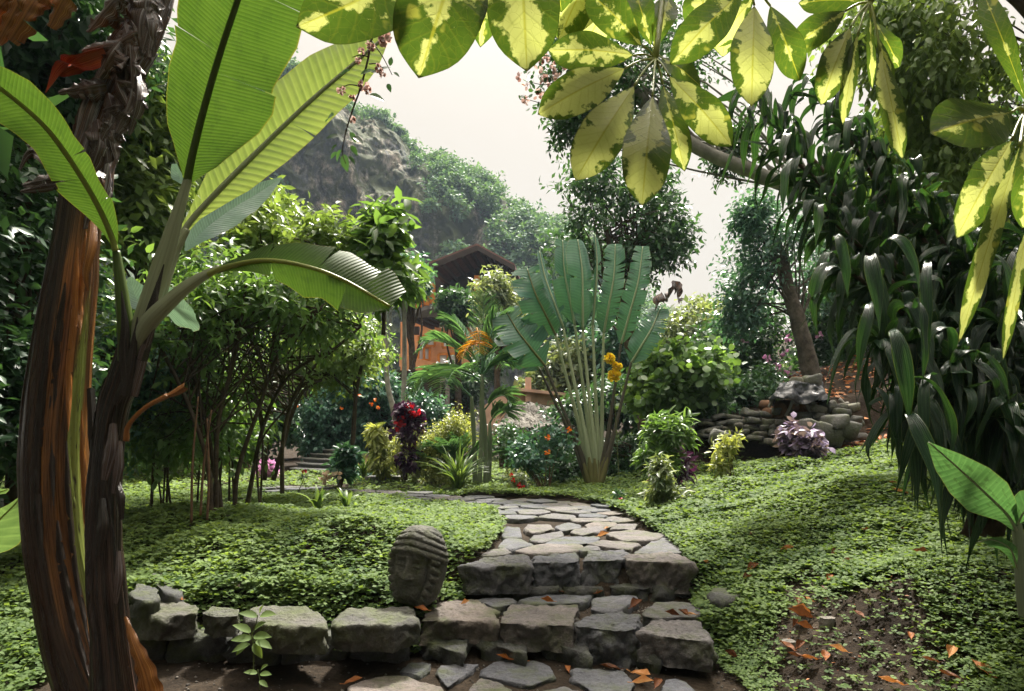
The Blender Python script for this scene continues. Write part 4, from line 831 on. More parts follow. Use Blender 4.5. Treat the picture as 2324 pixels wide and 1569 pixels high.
leaf_obj(yng, 'leaf', [(470, 625, 1.96), (520, 606, 1.94), (600, 592, 1.9), (690, 604, 1.88), (780, 636, 1.88), (885, 696, 1.9)], [3, 18, 26, 44, 66, 76, 96, 86, 92, 62], [2, 10, 20, 34, 46, 64, 54, 64, 50, 10], 1.9, M['banana'], (.0, -.22, -.97), M['rib'], (.008, .004), nu=80, nv=12, fold=-.08, curl=-.2, wave=.06, wn=2.5, seed=9, fwd=.2, tears=(3, 2), gap=.04, drop=.16)
leaf_obj(yng, 'leaf', [(420, 570, 2.3), (460, 525, 2.34), (520, 478, 2.4), (580, 442, 2.45), (640, 403, 2.5)], [2, 40, 48, 40, 20, 1], [2, 30, 40, 36, 22, 1], 2.4, M['bananablue'], (.3, -.2, -.93), None, nu=50, nv=10, fold=.15, wave=.05, seed=4, fwd=.3)
leaf_obj(yng, 'leaf', [(318, 690, 2.2), (340, 680, 2.2), (380, 690, 2.15), (440, 708, 2.05)], [2, 60, 76, 60, 6], [2, 40, 48, 40, 4], 2.15, M['bananablue'], (.15, -.75, .65), None, nu=40, nv=10, fold=.2, wave=.08, seed=6, fwd=.1)
leaf_obj(yng, 'leaf', [(335, 720, 2.28), (310, 680, 2.3), (292, 630, 2.3)], [2, 18, 16, 2], [2, 30, 30, 6], 2.3, M['bananablue'], (1, .1, -.2), None, nu=24, nv=8, fold=.2, seed=7)
leaf_obj(yng, 'leaf', [(418, 420, 2.32), (404, 395, 2.34), (398, 372, 2.34)], [2, 18, 8], [1, 10, 4], 2.3, M['bananablue'], (1, 0, .4), None, nu=14, nv=6, fold=.2, seed=8)
V, T3, uv = tube(zp([(286, 1000, 1.98), (292, 965, 1.97), (330, 925, 1.96), (380, 898, 1.96)]), np.array([7, 5, 5, 6]) * 1.97 / 1550, 8, 30); m = MB(); m.add(V, T3, .5, uv)
V, F, uv = blade(zp([(372, 902, 1.96), (395, 892, 1.955), (418, 878, 1.95)]), px_w([4, 9, 12, 11], 1.96), px_w([4, 8, 10, 9], 1.96), (.2, -.3, 1), 14, 5, .5, .5, .2, 4); m.add(V, F, .5, uv[:, ::-1]); m.build('withered_petiole', M['orangesheath'], yng)
sheath(yng, [(283, 1400, -.06), (300, 1460, -.09), (325, 1530, -.1), (350, 1640, -.1)], [4, 14, 26, 38, 46], [4, 14, 24, 30, 30], 2.02, M['orangesheath'], (1, -.2, .25), nu=40, nv=10, fold=.2, curl=.2, wave=.12, wn=6, seed=31)
for k, (x0, y0, x1, y1, wz) in enumerate([(345, 745, 320, 800, 6), (300, 820, 262, 920, 14), (255, 960, 236, 1090, 16), (262, 1080, 276, 1180, 10), (270, 1000, 258, 1120, 12), (230, 1130, 226, 1260, 14), (268, 1250, 262, 1370, 11)]):
    sheath(yng, [(x0, y0, -.05), ((x0 + x1) / 2 + 3, (y0 + y1) / 2, -.068), (x1, y1, -.06)], [wz * .5, wz, wz * .5], [wz * .5, wz, wz * .4], D2, M['pstem2'] if k % 2 else M['drysheath'], (1, .2, .2), nu=18, nv=5, fold=.4, curl=.2, wave=.1, seed=40 + k)
for k, (a, wv, mt) in enumerate([([(306, 870), (322, 770), (350, 680), (372, 600)], 12, 'pstem2'), ([(322, 820), (340, 740), (352, 690), (356, 640)], 12, 'pstem2'), ([(288, 880), (282, 800), (284, 740), (276, 660)], 12, 'pstem2'), ([(326, 790), (356, 720), (400, 672), (452, 632)], 9, 'pstem2'), ([(300, 900), (326, 800), (352, 730), (366, 700)], 12, 'drysheath'), ([(284, 900), (296, 830), (306, 770), (312, 720)], 10, 'pstem2')]):
    sheath(yng, [(x, y, -.085 - .012 * (k % 3)) for x, y in a], [wv, wv * 1.1, wv * .8, wv * .1], [wv * .9, wv, wv * .6, wv * .1], D2, M[mt], (1, .35, .3), 'leaf_sheath', nu=30, nv=6, fold=-.35, curl=-.2, wave=.08, wn=3, seed=90 + k)
# --- umbrella tree with variegated leaflets, hanging in from the top
umb = thing('umbrella_tree', 'umbrella tree with cream and green variegated leaflets hanging into the top of the view', 'shrub', Z(2300, -300, 1.3))
V, T3, uv = tube(zp([(1960, -420, 1.6), (2200, -350, 1.5), (2400, -150, 1.35), (2480, 200, 1.25), (2600, 900, 1.3), (2650, 2100, 1.4)]), [.012, .018, .02, .024, .03, .035], 10, 60); m = MB(); m.add(V, T3, .5, uv); m.build('branch', M['greybark'], umb)
PROF = [.0, .17, .31, .44, .56, .67, .77, .86, .93, .98, 1.0, .99, .97, .93, .86, .74, .56, .30, .0]
def leaflet(cl, base, tip, hw, d0, d1, cream, seed, hub, droop=.0, fold=.16, tilt=0.0, mid=None):
    b, t = np.array(base, float), np.array(tip, float)
    if mid is None: mid = (b + t) / 2 + np.array([0, -6])
    P = [Z(*b, d0), Z(*mid, (d0 + d1) / 2 - .02), Z(*t, d1)]
    dirz = nrm(t - b); wd = np.array([-dirz[1] * -1, tilt, -dirz[0] * -1]); wd = np.array([dirz[1], tilt, dirz[0]])
    dd = (d0 + d1) / 2; r_ = np.random.default_rng(seed); a = np.array(PROF) * hw * dd / 1550
    V, F, uv = blade(P, a * r_.uniform(.94, 1.06), a * r_.uniform(.94, 1.06), wd, 44, 12, fold, -.12, .03, 2, .12, seed)
    m = MB(); m.add(V, F, cream, uv); lf = m.build('leaflet', M['scheff'], cl)
def cluster(hub, dh, leaves, stalk_to):
    m = MB()
    for base, tip, hw, d0, d1, cream, *rest in leaves:
        V, T3, uv = tube([Z(*hub, dh), (Z(*hub, dh) + Z(*base, d0)) / 2 + [0, 0, .004], Z(*base, d0)], [.0022, .0014, .0016], 6, 10); m.add(V, T3, .5, uv)
    V, T3, uv = tube([Z(*hub, dh), (Z(*hub, dh) + Z(*stalk_to)) / 2 + [0, 0, .03], Z(*stalk_to)], [.0045, .004, .006], 8, 20); m.add(V, T3, .5, uv)
    cl = m.build('leaf_cluster', M['rib'], umb)
    for k, (base, tip, hw, d0, d1, cream, *rest) in enumerate(leaves): leaflet(cl, base, tip, hw, d0, d1, cream, int(hw * 7 + k), hub, tilt=rest[0] if rest else 0.0, mid=rest[1] if len(rest) > 1 else None)
q = lambda b, t, hw, d0, d1, cr, *r: (C3(*b), C3(*t), hw * .3254, d0, d1, cr, *r)
cluster(C3(910, 410), .98, [q((695, 478), (88, 800), 152, .95, .90, .93), q((762, 600), (350, 1262), 160, .92, .86, .96), q((890, 668), (815, 1437), 172, .90, .82, .66), q((962, 590), (1115, 1198), 112, .97, .95, .42, .3), q((1005, 530), (1445, 1022), 140, .95, .93, .50),
        q((760, 385), (158, 350), 138, 1.0, .98, .40), q((815, 320), (440, -60), 135, .98, .95, .12), q((880, 320), (760, -80), 95, 1.02, 1.02, .16), q((905, 350), (1010, -20), 90, 1.03, 1.05, .2), q((950, 400), (1225, 600), 105, 1.05, 1.06, .14, .4)], (1560, -380, 1.3))
cluster(C3(1560, -90), .85, [q((1525, -70), (1010, 455), 142, .84, .80, .30), q((1600, 40), (1580, 745), 146, .86, .82, .92), q((1710, 40), (1918, 565), 122, .9, .9, .04), q((1600, -20), (1330, 330), 90, .95, .98, .55, .3)], (1800, -380, 1.4))
cluster((1300, -120), 1.1, [((1340, -60), (1268, 92), 44, 1.12, 1.14, .4), ((1390, -40), (1270, 70), 42, 1.14, 1.16, .75), ((1420, -60), (1330, 100), 48, 1.18, 1.2, .8), ((1480, -60), (1400, 60), 40, 1.2, 1.2, .5), ((1600, -40), (1590, 70), 44, 1.15, 1.16, .5), ((1660, -30), (1640, 130), 40, 1.14, 1.14, .6)], (1560, -380, 1.35))
q = lambda b, t, hw, d0, d1, cr, *r: (C4b(*b), C4b(*t), hw * .3615, d0, d1, cr, *r)
cluster(C4b(910, 15), .95, [q((755, 70), (395, 335), 92, .95, .95, .06), q((785, 175), (600, 662), 100, .93, .90, .74), q((832, 218), (738, 785), 68, .93, .9, .70, .5), q((912, 110), (925, 560), 42, .97, .97, .3, .5), q((945, 140), (1095, 425), 74, .97, .98, .1), q((975, 320), (1115, 1003), 92, .92, .88, .62, .2), q((880, 10), (460, 20), 80, .99, 1.0, .1), q((930, -10), (1040, -160), 70, .99, 1.0, .2), q((960, 230), (1060, 560), 60, .95, .95, .5, .5)], (2200, -350, 1.5))
cluster(C4b(1890, 700), .72, [q((1800, 705), (1290, 840), 215, .71, .66, .16, -.5), q((1800, 880), (1450, 1500), 140, .70, .66, .66, .25), ((2315, 330), (2176, 778), 30, .66, .62, .74, .3), ((2336, 500), (2276, 818), 20, .66, .64, .7, .3), ((2330, 300), (2322, 520), 30, .7, .7, .4)], (2440, 60, 1.25))
cluster((2340, 260), .8, [((2330, 235), (2226, -30), 26, .8, .84, .02, .4), ((2345, 250), (2420, 60), 40, .82, .84, .3)], (2440, 60, 1.25))
cluster((1040, -330), .66, [((985, -110), (672, 62), 88, .62, .56, .34, 0, (830, -10)), ((1060, -160), (950, 178), 96, .6, .56, .46), ((1180, -160), (1196, 163), 86, .62, .58, .62), ((1120, -120), (1090, 108), 40, .7, .7, .3), ((1250, -120), (1275, 28), 50, .7, .7, .05)], (1500, -420, 1.2))
# --- strap leaved shrub on the right
drc = thing('dracaena_shrub', 'tall dark shrub of arching canes with drooping glossy strap leaves on the right', 'shrub', Z(2230, 1230, 2.8))
rd = np.random.default_rng(21)
def strap_leaf(mb, p, dr, L, wd, rng, hang=1.0):
    dr = nrm(dr + rng.normal(0, .22, 3)); g = np.array([0, 0, -1.]); h = L * hang; sw = nrm(np.cross(dr, g) + 1e-3) * L * rng.normal(0, .12)
    q = rng.uniform(.7, 1.4)
    pts = [p, p + dr * L * .16 * q - g * L * .02, p + dr * L * .32 * q + g * h * .10 + sw * .4, p + dr * L * .42 * q + g * h * .40 + sw, p + dr * L * (.44 + .1 * rng.normal()) * q + g * h * .74 + sw * 1.3]
    W0 = nrm(np.cross(dr, [0, 0, 1.]) + rng.normal(0, .3, 3)); N0 = nrm(np.cross(W0, dr)); tw = rng.normal(0, .9)
    W = [math.cos(tw * t) * W0 + math.sin(tw * t) * N0 for t in (0, .33, .66, 1)]
    a = np.array([.28, .45, .7, .95, 1, .92, .74, .45, .18, .02]) * wd
    V, F, uv = blade(pts, a, a, np.array(W), 18, 4, rng.uniform(.15, .5), rng.uniform(-.3, .2), .16, rng.uniform(1, 3), .0, int(rng.integers(9999)))
    mb.add(V, F, .5, uv)
CANES = [((1690, 200), 2.6, 3.4), ((1770, 330), 2.7, 3.2), ((1850, 460), 2.7, 3.0), ((1910, 600), 2.7, 2.8), ((1985, 760), 2.6, 2.65), ((2060, 910), 2.55, 2.5), ((2060, 400), 3.0, 3.3), ((2180, 560), 2.9, 3.0), ((2270, 720), 2.8, 2.8), ((1950, 300), 3.0, 3.4), ((2150, 820), 2.7, 2.6), ((2260, 950), 2.7, 2.5), ((1840, 180), 3.1, 3.5), ((2320, 520), 3.1, 3.0)]
for k, (tip, d, d1) in enumerate(CANES):
    base = Z(2215 + rd.uniform(-30, 60), 1215, 2.8); t = Z(*tip, d1); mid = base * .45 + t * .55 + np.array([.12, .05, .22])
    P = spline([base, base * .8 + mid * .2 + [.1, 0, .12], mid, t], 60)
    V, T3, uv = tube(P[::4], np.linspace(.018, .009, 15), 7, 40); m = MB(); m.add(V, T3, .5, uv); cane = m.build('cane', M['bark'], drc)
    lm = MB(); n = 120
    for i in range(n):
        s = .22 + .78 * (i + rd.random()) / n; p = P[int(s * 59)]; tg = nrm(P[min(59, int(s * 59) + 1)] - P[int(s * 59) - 1]); an = i * 2.4 + rd.uniform(-.4, .4)
        A = nrm(np.cross(tg, [.1, .3, 1])); B = np.cross(tg, A); dr = nrm((math.cos(an) * A + math.sin(an) * B) + tg * .7 + np.array([-.25, -.1, .1]))
        strap_leaf(lm, p, dr, rd.uniform(.26, .46) * (1 if s > .3 else 1.15), rd.uniform(.014, .028), rd, rd.uniform(.6, 1.35) if rd.random() < .62 else rd.uniform(-.1, .5))
    lm.build('foliage', M['dracaena'], cane)
fm = MB()
for (x, y, L, wd, d) in [(1893, 545, .36, .028, 2.5), (1985, 600, .44, .034, 2.4), (2020, 760, .5, .036, 2.4), (2075, 700, .5, .036, 2.45), (2050, 860, .46, .036, 2.35), (2125, 850, .42, .03, 2.4), (2075, 960, .5, .034, 2.3), (1960, 700, .42, .03, 2.5), (2000, 560, .4, .03, 2.6), (1875, 480, .3, .028, 2.6), (1800, 360, .26, .026, 2.7), (1690, 250, .24, .022, 2.9), (1920, 620, .4, .03, 2.5), (2100, 990, .4, .03, 2.35), (2110, 600, .5, .03, 2.5), (2200, 600, .4, .03, 2.5), (1990, 880, .34, .03, 2.5), (2010, 900, .36, .03, 2.55)]:
    p = Z(x, y, d); strap_leaf(fm, p, np.array([rd.uniform(-.5, .3), -.5, .1]), L * .75, wd * .78, rd, 1.25)
fm.build('foliage', M['dracaena'], drc)
# --- banana sapling at the lower right
sap = thing('banana_sapling', 'young banana sapling with a mottled pale green leaf at the right edge', 'sapling', Z(2326, 1370, 2.1))
V, T3, uv = tube(zp([(2324, 1400, 2.1), (2318, 1330, 2.1), (2314, 1250, 2.1), (2306, 1180, 2.1)]), np.array([11, 12, 12, 10]) * 2.1 / 1550, 14, 30); m = MB(); m.add(V, T3, .5, uv); m.build('pseudostem', M['cane'], sap)
leaf_obj(sap, 'leaf', [(2308, 1210, 2.1), (2285, 1170, 2.08), (2235, 1120, 2.03), (2170, 1060, 1.98), (2106, 1004, 1.95)], [2, 28, 52, 50, 34, 2], [2, 30, 50, 46, 26, 2], 2.0, M['sapling'], (.7, -.5, .75), M['ribpale'], (.005, .002), nu=50, nv=10, fold=.22, wave=.05, seed=2, fwd=.2)
leaf_obj(sap, 'leaf', [(2306, 1290, 2.08), (2290, 1245, 2.04), (2250, 1225, 2.0), (2216, 1230, 1.98)], [2, 14, 18, 2], [2, 14, 16, 2], 2.05, M['sapling'], (.2, -.7, .7), M['ribpale'], (.003, .0015), nu=30, nv=8, fold=.2, wave=.06, seed=3)
leaf_obj(sap, 'leaf', [(2308, 1190, 2.08), (2320, 1165, 2.05), (2345, 1140, 2.02), (2380, 1120, 2.0)], [2, 24, 26, 4], [2, 30, 34, 4], 2.05, M['sapling'], (-.4, -.3, .9), M['ribpale'], (.003, .0015), nu=30, nv=8, fold=.3, seed=4)
# --- flowering vine spray hanging beside the pale banana leaf
vin = thing('flowering_vine', 'thin hanging vine spray with dry papery flowers beside the pale banana leaf', 'vine', Z(845, 60, 1.75))
pts = [(880, 30, 1.8), (845, 85, 1.76), (835, 135, 1.75), (818, 200, 1.74), (800, 250, 1.73), (785, 300, 1.72), (777, 345, 1.72), (785, 372, 1.72)]
V, T3, uv = tube(zp(pts), [.004, .003, .0025, .002, .001], 6, 60); m = MB(); m.add(V, T3, .5, uv)
for a, b in (((845, 95), (890, 170)), ((838, 130), (800, 130)), ((815, 195), (770, 200)), ((838, 145), (870, 155))): V, T3, uv = tube(zp([(*a, 1.75), ((a[0] + b[0]) / 2, (a[1] + b[1]) / 2 - 5, 1.74), (*b, 1.74)]), [.0018, .001], 5, 10); m.add(V, T3, .5, uv)
m.build('stem', M['bark'], vin)
lm = MB(); rv = np.random.default_rng(4)
for x, y, L, an in [(885, 60, 30, 200), (795, 160, 34, 190), (818, 170, 36, 20), (842, 165, 32, 10), (838, 215, 36, -10), (758, 262, 44, 170), (780, 350, 40, -80), (770, 310, 30, 185), (765, 330, 32, 200), (800, 310, 32, -30), (795, 300, 26, -60), (775, 340, 30, -130), (795, 330, 26, -50), (885, 150, 22, 80), (880, 190, 22, -70), (892, 165, 18, -30), (785, 290, 24, -20), (862, 160, 30, 30), (765, 345, 22, 220), (790, 355, 24, -40)]:
    d = nrm([math.cos(R(an)), rv.normal(0, .4), math.sin(R(an))]); scatter(lm, rv, [Z(x, y, 1.74)], [d], [nrm([rv.normal(0, .3), -.8, .6])], L * 1.75 / 1550, .52, T_HI)
lm.build('foliage', M['dark'], vin)
fl = MB()
for x, y, s in [(872, 88, 26), (842, 108, 15), (820, 115, 12), (812, 138, 12), (835, 100, 12), (825, 195, 20), (775, 205, 16), (860, 155, 16), (800, 225, 15), (800, 272, 12), (868, 170, 12), (835, 205, 14)]:
    n = int(10 + s * .8); d = rdir(rv, n); scatter(fl, rv, Z(x, y, 1.735) + d * s * .15 * 1.74 / 1550, d, rdir(rv, n), s * .6 * 1.74 / 1550, .8, T_ROUND)
struct(fl.build('dry_flowers', M['driedflower'], vin), None, 'stuff')
# --- large leaved taro at the left edge and small herbs by the wall
tar = thing('taro_plant', 'taro plant with big ribbed grey green leaf at the left edge', 'plant', Z(-10, 1420, 3.2))
leaf_obj(tar, 'leaf', [(-70, 1260, 3.1), (-20, 1200, 3.0), (30, 1150, 2.95), (62, 1112, 2.95)], [40, 74, 60, 20, 2], [40, 70, 56, 22, 2], 3.0, M['taro'], (.6, -.5, .6), M['rib'], (.006, .003), nu=30, nv=10, fold=.2, wave=.06, seed=3)
leaf_obj(tar, 'leaf', [(-60, 1190, 3.3), (-20, 1130, 3.3), (20, 1110, 3.3)], [30, 40, 2], [30, 40, 2], 3.2, M['taro'], (.5, -.6, .5), M['rib'], (.005, .003), nu=20, nv=8, fold=.2, wave=.06, seed=5)
V, T3, uv = tube(zp([(-10, 1430, 3.2), (-25, 1330, 3.15), (-20, 1210, 3.02)]), [.018, .012], 8, 20); m = MB(); m.add(V, T3, .5, uv); m.build('petiole', M['rib'], tar)
her = thing('coleus_seedling', 'little herb with purple centred pale green leaves in front of the wall', 'plant', G(578, 1520, .0)); rh = np.random.default_rng(6)
m = MB(); lm = MB()
for (x0, y0, x1, y1) in [(575, 1530, 572, 1440), (572, 1440, 585, 1395), (572, 1450, 540, 1410), (573, 1460, 610, 1420), (590, 1565, 585, 1520)]:
    V, T3, uv = tube(zp([(x0, y0, 2.85), ((x0 + x1) / 2 + 2, (y0 + y1) / 2, 2.84), (x1, y1, 2.83)]), [.003, .0018], 6, 10); m.add(V, T3, .5, uv)
m.build('stem', M['greentwig'], her)
for x, y, L, an in [(572, 1450, 45, 165), (575, 1445, 46, 20), (570, 1435, 44, 125), (578, 1430, 40, 60), (585, 1400, 42, 140), (590, 1398, 42, 30), (590, 1395, 30, 80), (575, 1460, 40, -60), (568, 1462, 42, 200), (580, 1455, 44, -15), (560, 1465, 30, 230), (590, 1530, 30, 20), (585, 1528, 30, 150), (592, 1520, 26, 60), (588, 1545, 26, -30)]:
    d = nrm([math.cos(R(an)), -.35, math.sin(R(an)) * .6]); scatter(lm, rh, [Z(x, y, 2.83)], [d], [nrm([rh.normal(0, .2), -.55, .8])], L * 2.83 / 1550, .5, T_HI, [.5 + .3 * rh.random()])
lm.build('foliage', M['clover'], her)
# ------------------------------------------------------------------ trees and shrubs
def limbs(mb, start_pts, rad, targets, rng, r0, seg=10):
    P = spline(start_pts, 40)
    for t in targets:
        i = int(rng.integers(16, 40)); p = P[i]; t = np.asarray(t); m = (p + t) / 2 + np.array([0, 0, .12]) * np.linalg.norm(t - p) + rng.normal(0, .06, 3) * np.linalg.norm(t - p)
        V, T3, uv = tube([p, m, t], [r0, r0 * .6, r0 * .22], 5, seg); mb.add(V, T3, .5, uv)
def tree(name, label, cat, trunks, r, ells, ncl, ntw, k, tl, ll, lw, tpl, mat, seed, bark='bark', group=None, lo=.24, hi=.42, limbr=.4, nlimb=24, up=.35, droop=.35, shell=.4, flowers=None, jit=.55, tipless=False, crown_name='crown', trunk_name='trunk', twigs=True):
    rng = np.random.default_rng(seed); T = [t if isinstance(t, np.ndarray) else zp(t) for t in trunks]
    t = thing(name, label, cat, T[0][0], group)
    blobs = []
    for e in ells: blobs += clumps(rng, e, ncl, lo, hi, shell)
    tm = MB()
    for P in T:
        V, T3, uv = tube(P, np.linspace(r, r * .55, 8), 10, 40, .06, seed, noise=.12); tm.add(V, T3, .5, uv)
    tg = [blobs[i][0] for i in rng.permutation(len(blobs))[:nlimb]]
    for i, g in enumerate(tg): limbs(tm, T[i % len(T)], r, [g], rng, r * limbr)
    tm.build(trunk_name, M[bark], t)
    cm = MB(); foliage(cm, rng, blobs, ntw, k, tl, ll, lw, tpl, up, droop, shell, None, jit)
    cr = cm.build(crown_name, M[mat], t)
    if twigs and tl > .12:
        pass
    return t, blobs, rng
def spray_mesh(mb, rng, pts, size, n, per=5, w=.9):
    for p in pts[:n]:
        d = rdir(rng, per); scatter(mb, rng, np.asarray(p) + d * size * .12, d, rdir(rng, per), size * .55, w, T_ROUND)
# left middle: multi stemmed shrubs
tree('garden_shrub', 'tall multi stemmed shrub with broad bright leaves and thin dark trunks on the left lawn', 'shrub',
     [[(492, 1235, 5.6), (490, 1080, 5.6), (497, 950, 5.6), (535, 800, 5.6), (560, 640, 5.6)], [(535, 1210, 5.8), (538, 1080, 5.8), (590, 920, 5.8), (640, 790, 5.8), (740, 690, 5.8)], [(505, 1180, 5.7), (475, 1000, 5.7), (440, 850, 5.6), (400, 680, 5.5)], [(560, 1150, 6.3), (600, 960, 6.3), (660, 850, 6.2), (760, 790, 6.2)], [(480, 1190, 5.5), (470, 1050, 5.5), (420, 900, 5.4), (350, 760, 5.4)], [(640, 1120, 6.6), (645, 980, 6.6), (690, 860, 6.5), (820, 740, 6.4)]],
     .022, [ell(560, 720, 5.9, 240, 130, .9), ell(700, 720, 6.1, 150, 90, .8), ell(420, 720, 5.6, 130, 190, .7), ell(590, 690, 5.8, 190, 50, .7), ell(450, 910, 6.3, 150, 110, .8), ell(400, 980, 6.0, 110, 90, .6)], 42, 4, 7, .26, .092, .40, T_MID, 'mid', 101, up=.25, limbr=.42, nlimb=130, lo=.10, hi=.22)
thin = thing('thin_saplings', 'thicket of thin upright stems under the tall multi stemmed shrub', 'saplings', Z(560, 1150, 6.2)); rq = np.random.default_rng(19)
for i in range(16):
    x = rq.uniform(330, 610); d = rq.uniform(5.8, 7.6); V, T3, uv = tube(zp([(x, 976 + .8 * 1550 / d, d), (x + rq.normal(4, 8), 1010, d), (x + rq.normal(25, 30), 880, d), (x + rq.normal(45, 50), 740, d)]), [.012, .010, .008, .005], 6, 24); m = MB(); m.add(V, T3, .5, uv); m.build('stem', M['bark'], thin)
lm = MB(); foliage(lm, rq, clumps(rq, ell(440, 985, 6.6, 130, 90, .7), 40, .10, .2), 6, 6, .2, .085, .42, T_MID, .2, .4); lm.build('foliage', M['mid'], thin)
tree('garden_shrub', 'yellow green shrub rising behind the blue banana leaf with upright leaf tufts', 'shrub',
     [[(620, 900, 7.2), (630, 700, 7.2), (650, 520, 7.2)]], .05, [ell(610, 575, 7.0, 110, 60, .8), ell(760, 590, 6.6, 110, 46, .7), ell(620, 500, 7.4, 40, 36, .4)], 30, 8, 8, .28, .11, .40, T_MID, 'lime', 102, up=.75, droop=.1, lo=.14, hi=.26)
tree('garden_shrub', 'leaf tufted shrub with large serrated leaves standing against the cliff, left of the house', 'shrub',
     [[(870, 760, 6.2), (872, 620, 6.2), (870, 540, 6.2)]], .02, [ell(868, 545, 6.2, 30, 36, .2), ell(880, 650, 6.2, 36, 30, .25)], 10, 7, 8, .25, .17, .38, T_MID, 'mid', 103, up=.7, droop=.2)
tree('garden_shrub', 'small leaved pale green shrub above the two slim grey trunks', 'shrub',
     [[(800, 1010, 8.4), (810, 880, 8.4), (840, 760, 8.4)]], .03, [ell(780, 790, 8.4, 66, 70, .8), ell(720, 810, 8.6, 110, 60, .8)], 26, 16, 8, .3, .085, .48, T_LOW, 'lime', 104, up=.2, lo=.2, hi=.34)
tree('garden_shrub', 'dark understory shrub with thin arching stems between the tall shrub and the vine covered arch', 'shrub',
     [[(600, 1090, 8.0), (610, 960, 8), (650, 840, 8)], [(620, 1090, 8.2), (680, 900, 8.2), (760, 850, 8.2)]], .03, [ell(460, 880, 8.4, 150, 110, .9), ell(600, 870, 9.5, 70, 40, .6)], 22, 10, 7, .3, .10, .45, T_LOW, 'mid', 105, nlimb=60, lo=.14, hi=.26)
# left background trees, each its own
for i, (lab, mat, tr, el_, ls, n) in enumerate([
    ('dense tree with pale lit leaves behind the dry banana top', 'lime', [(330, 1000, 6.5), (320, 700, 6.5), (330, 380, 6.5)], [ell(330, 300, 6.5, 130, 190, 1.0), ell(300, 480, 6.3, 120, 110, .9)], .135, 30),
    ('shadowy broad leaved tree at the left edge behind the thick stem', 'dark', [(30, 1200, 4.6), (40, 800, 4.6), (60, 400, 4.6)], [ell(20, 560, 4.6, 120, 300, .8), ell(30, 900, 4.5, 110, 230, .7)], .10, 30),
    ('dark leafy tree filling the upper left corner', 'dark', [(-200, 900, 5.2), (0, 500, 5.2), (120, 150, 5.2)], [ell(110, 60, 5.2, 240, 150, .9), ell(60, 260, 5.4, 170, 150, .8)], .115, 34),
    ('small leaved dark shrub between the two banana stems', 'blue', [(215, 1150, 5.6), (225, 950, 5.6), (240, 800, 5.6)], [ell(240, 900, 5.8, 90, 240, .7), ell(330, 830, 6.2, 90, 130, .7)], .075, 26),
    ('tall background tree behind the young banana plant', 'mid', [(420, 1090, 13), (430, 600, 13), (450, 300, 13)], [ell(420, 440, 13, 130, 190, 1.4), ell(380, 720, 13, 200, 180, 1.6)], .19, 36),
    ('bushy bluish tree deep behind the tall multi stemmed shrub', 'mid', [(560, 1080, 12), (560, 900, 12), (580, 700, 12)], [ell(500, 850, 15, 180, 140, 1.6), ell(740, 790, 15.5, 150, 80, 1.5), ell(330, 930, 11, 160, 130, 1.2)], .13, 44)]):
    tree('leafy_tree', lab, 'tree', [tr], .06, el_, 26, n, 7, .32, ls, .45, T_LOW, mat, 120 + i, group='trees on the left', lo=.2, hi=.36)
# slim bamboo like stems in the left dark
stm = thing('bamboo_stems', 'thin orange brown bamboo like stems rising from the ground cover left of the dark trunks', 'plant', Z(440, 1190, 5.2))
for x0, y0, x1, y1, x2, y2 in [(434, 1190, 437, 1050, 450, 900), (470, 1180, 474, 1080, 470, 950), (455, 1170, 462, 1060, 480, 930)]:
    V, T3, uv = tube(zp([(x0, y0, 5.2), (x1, y1, 5.2), (x2, y2, 5.2)]), [.010, .009, .006], 7, 24); m = MB(); m.add(V, T3, .5, uv); m.build('stem', M['log'], stm)
# slim grey trunks (papaya like) with high crowns hidden in leaves
for lab, pts in (('slim pale grey trunk leaning left beside the red leaved plant', [(903, 1000, 10.5), (893, 930, 10.5), (880, 870, 10.5), (874, 760, 10.5), (872, 690, 10.5)]), ('slim straight pale grey trunk behind the red leaved plant', [(914, 960, 10.8), (917, 860, 10.8), (918, 760, 10.8), (916, 700, 10.8)])):
    pp = pts + [(pts[-1][0] - 5, 620, pts[-1][2])]
    tree('slim_tree', lab, 'tree', [[(pts[0][0] + 3, 1075, pts[0][2])] + pp], .05, [ell(pts[-1][0] + 4, 640, 10.7, 34, 34, .3)], 10, 16, 7, .25, .12, .42, T_LOW, 'mid', 140 + len(lab), 'greybark', 'slim grey trees', limbr=.2)
# trees round the house
tree('leafy_tree', 'round topped tree with pale reddish new leaves standing left of the house roof', 'tree', [[(940, 1000, 19), (935, 800, 19), (930, 660, 19)]], .12, [ell(926, 636, 19, 38, 44, .8)], 40, 22, 6, .4, .2, .45, T_LOW, 'blue', 150, lo=.18, hi=.3)
tp = MB(); rz_ = np.random.default_rng(3); c, r_ = ell(935, 640, 19, 70, 84, 1.2)
tree('leafy_tree', 'dark green bushy tree in front of the upper balcony of the house', 'tree', [[(1040, 1000, 20), (1040, 800, 20), (1040, 700, 20)]], .12, [ell(1038, 700, 20, 28, 26, .7)], 34, 20, 6, .4, .2, .45, T_LOW, 'dark', 151, lo=.2, hi=.32)
tree('leafy_tree', 'pale feathery tree in front of the right end of the house roof', 'tree', [[(1130, 1000, 18), (1128, 800, 18), (1125, 700, 18)]], .1, [ell(1128, 676, 18, 32, 38, .6), ell(1150, 735, 18, 26, 36, .6)], 30, 18, 7, .45, .19, .34, T_LOW, 'pale', 152, lo=.2, hi=.3)
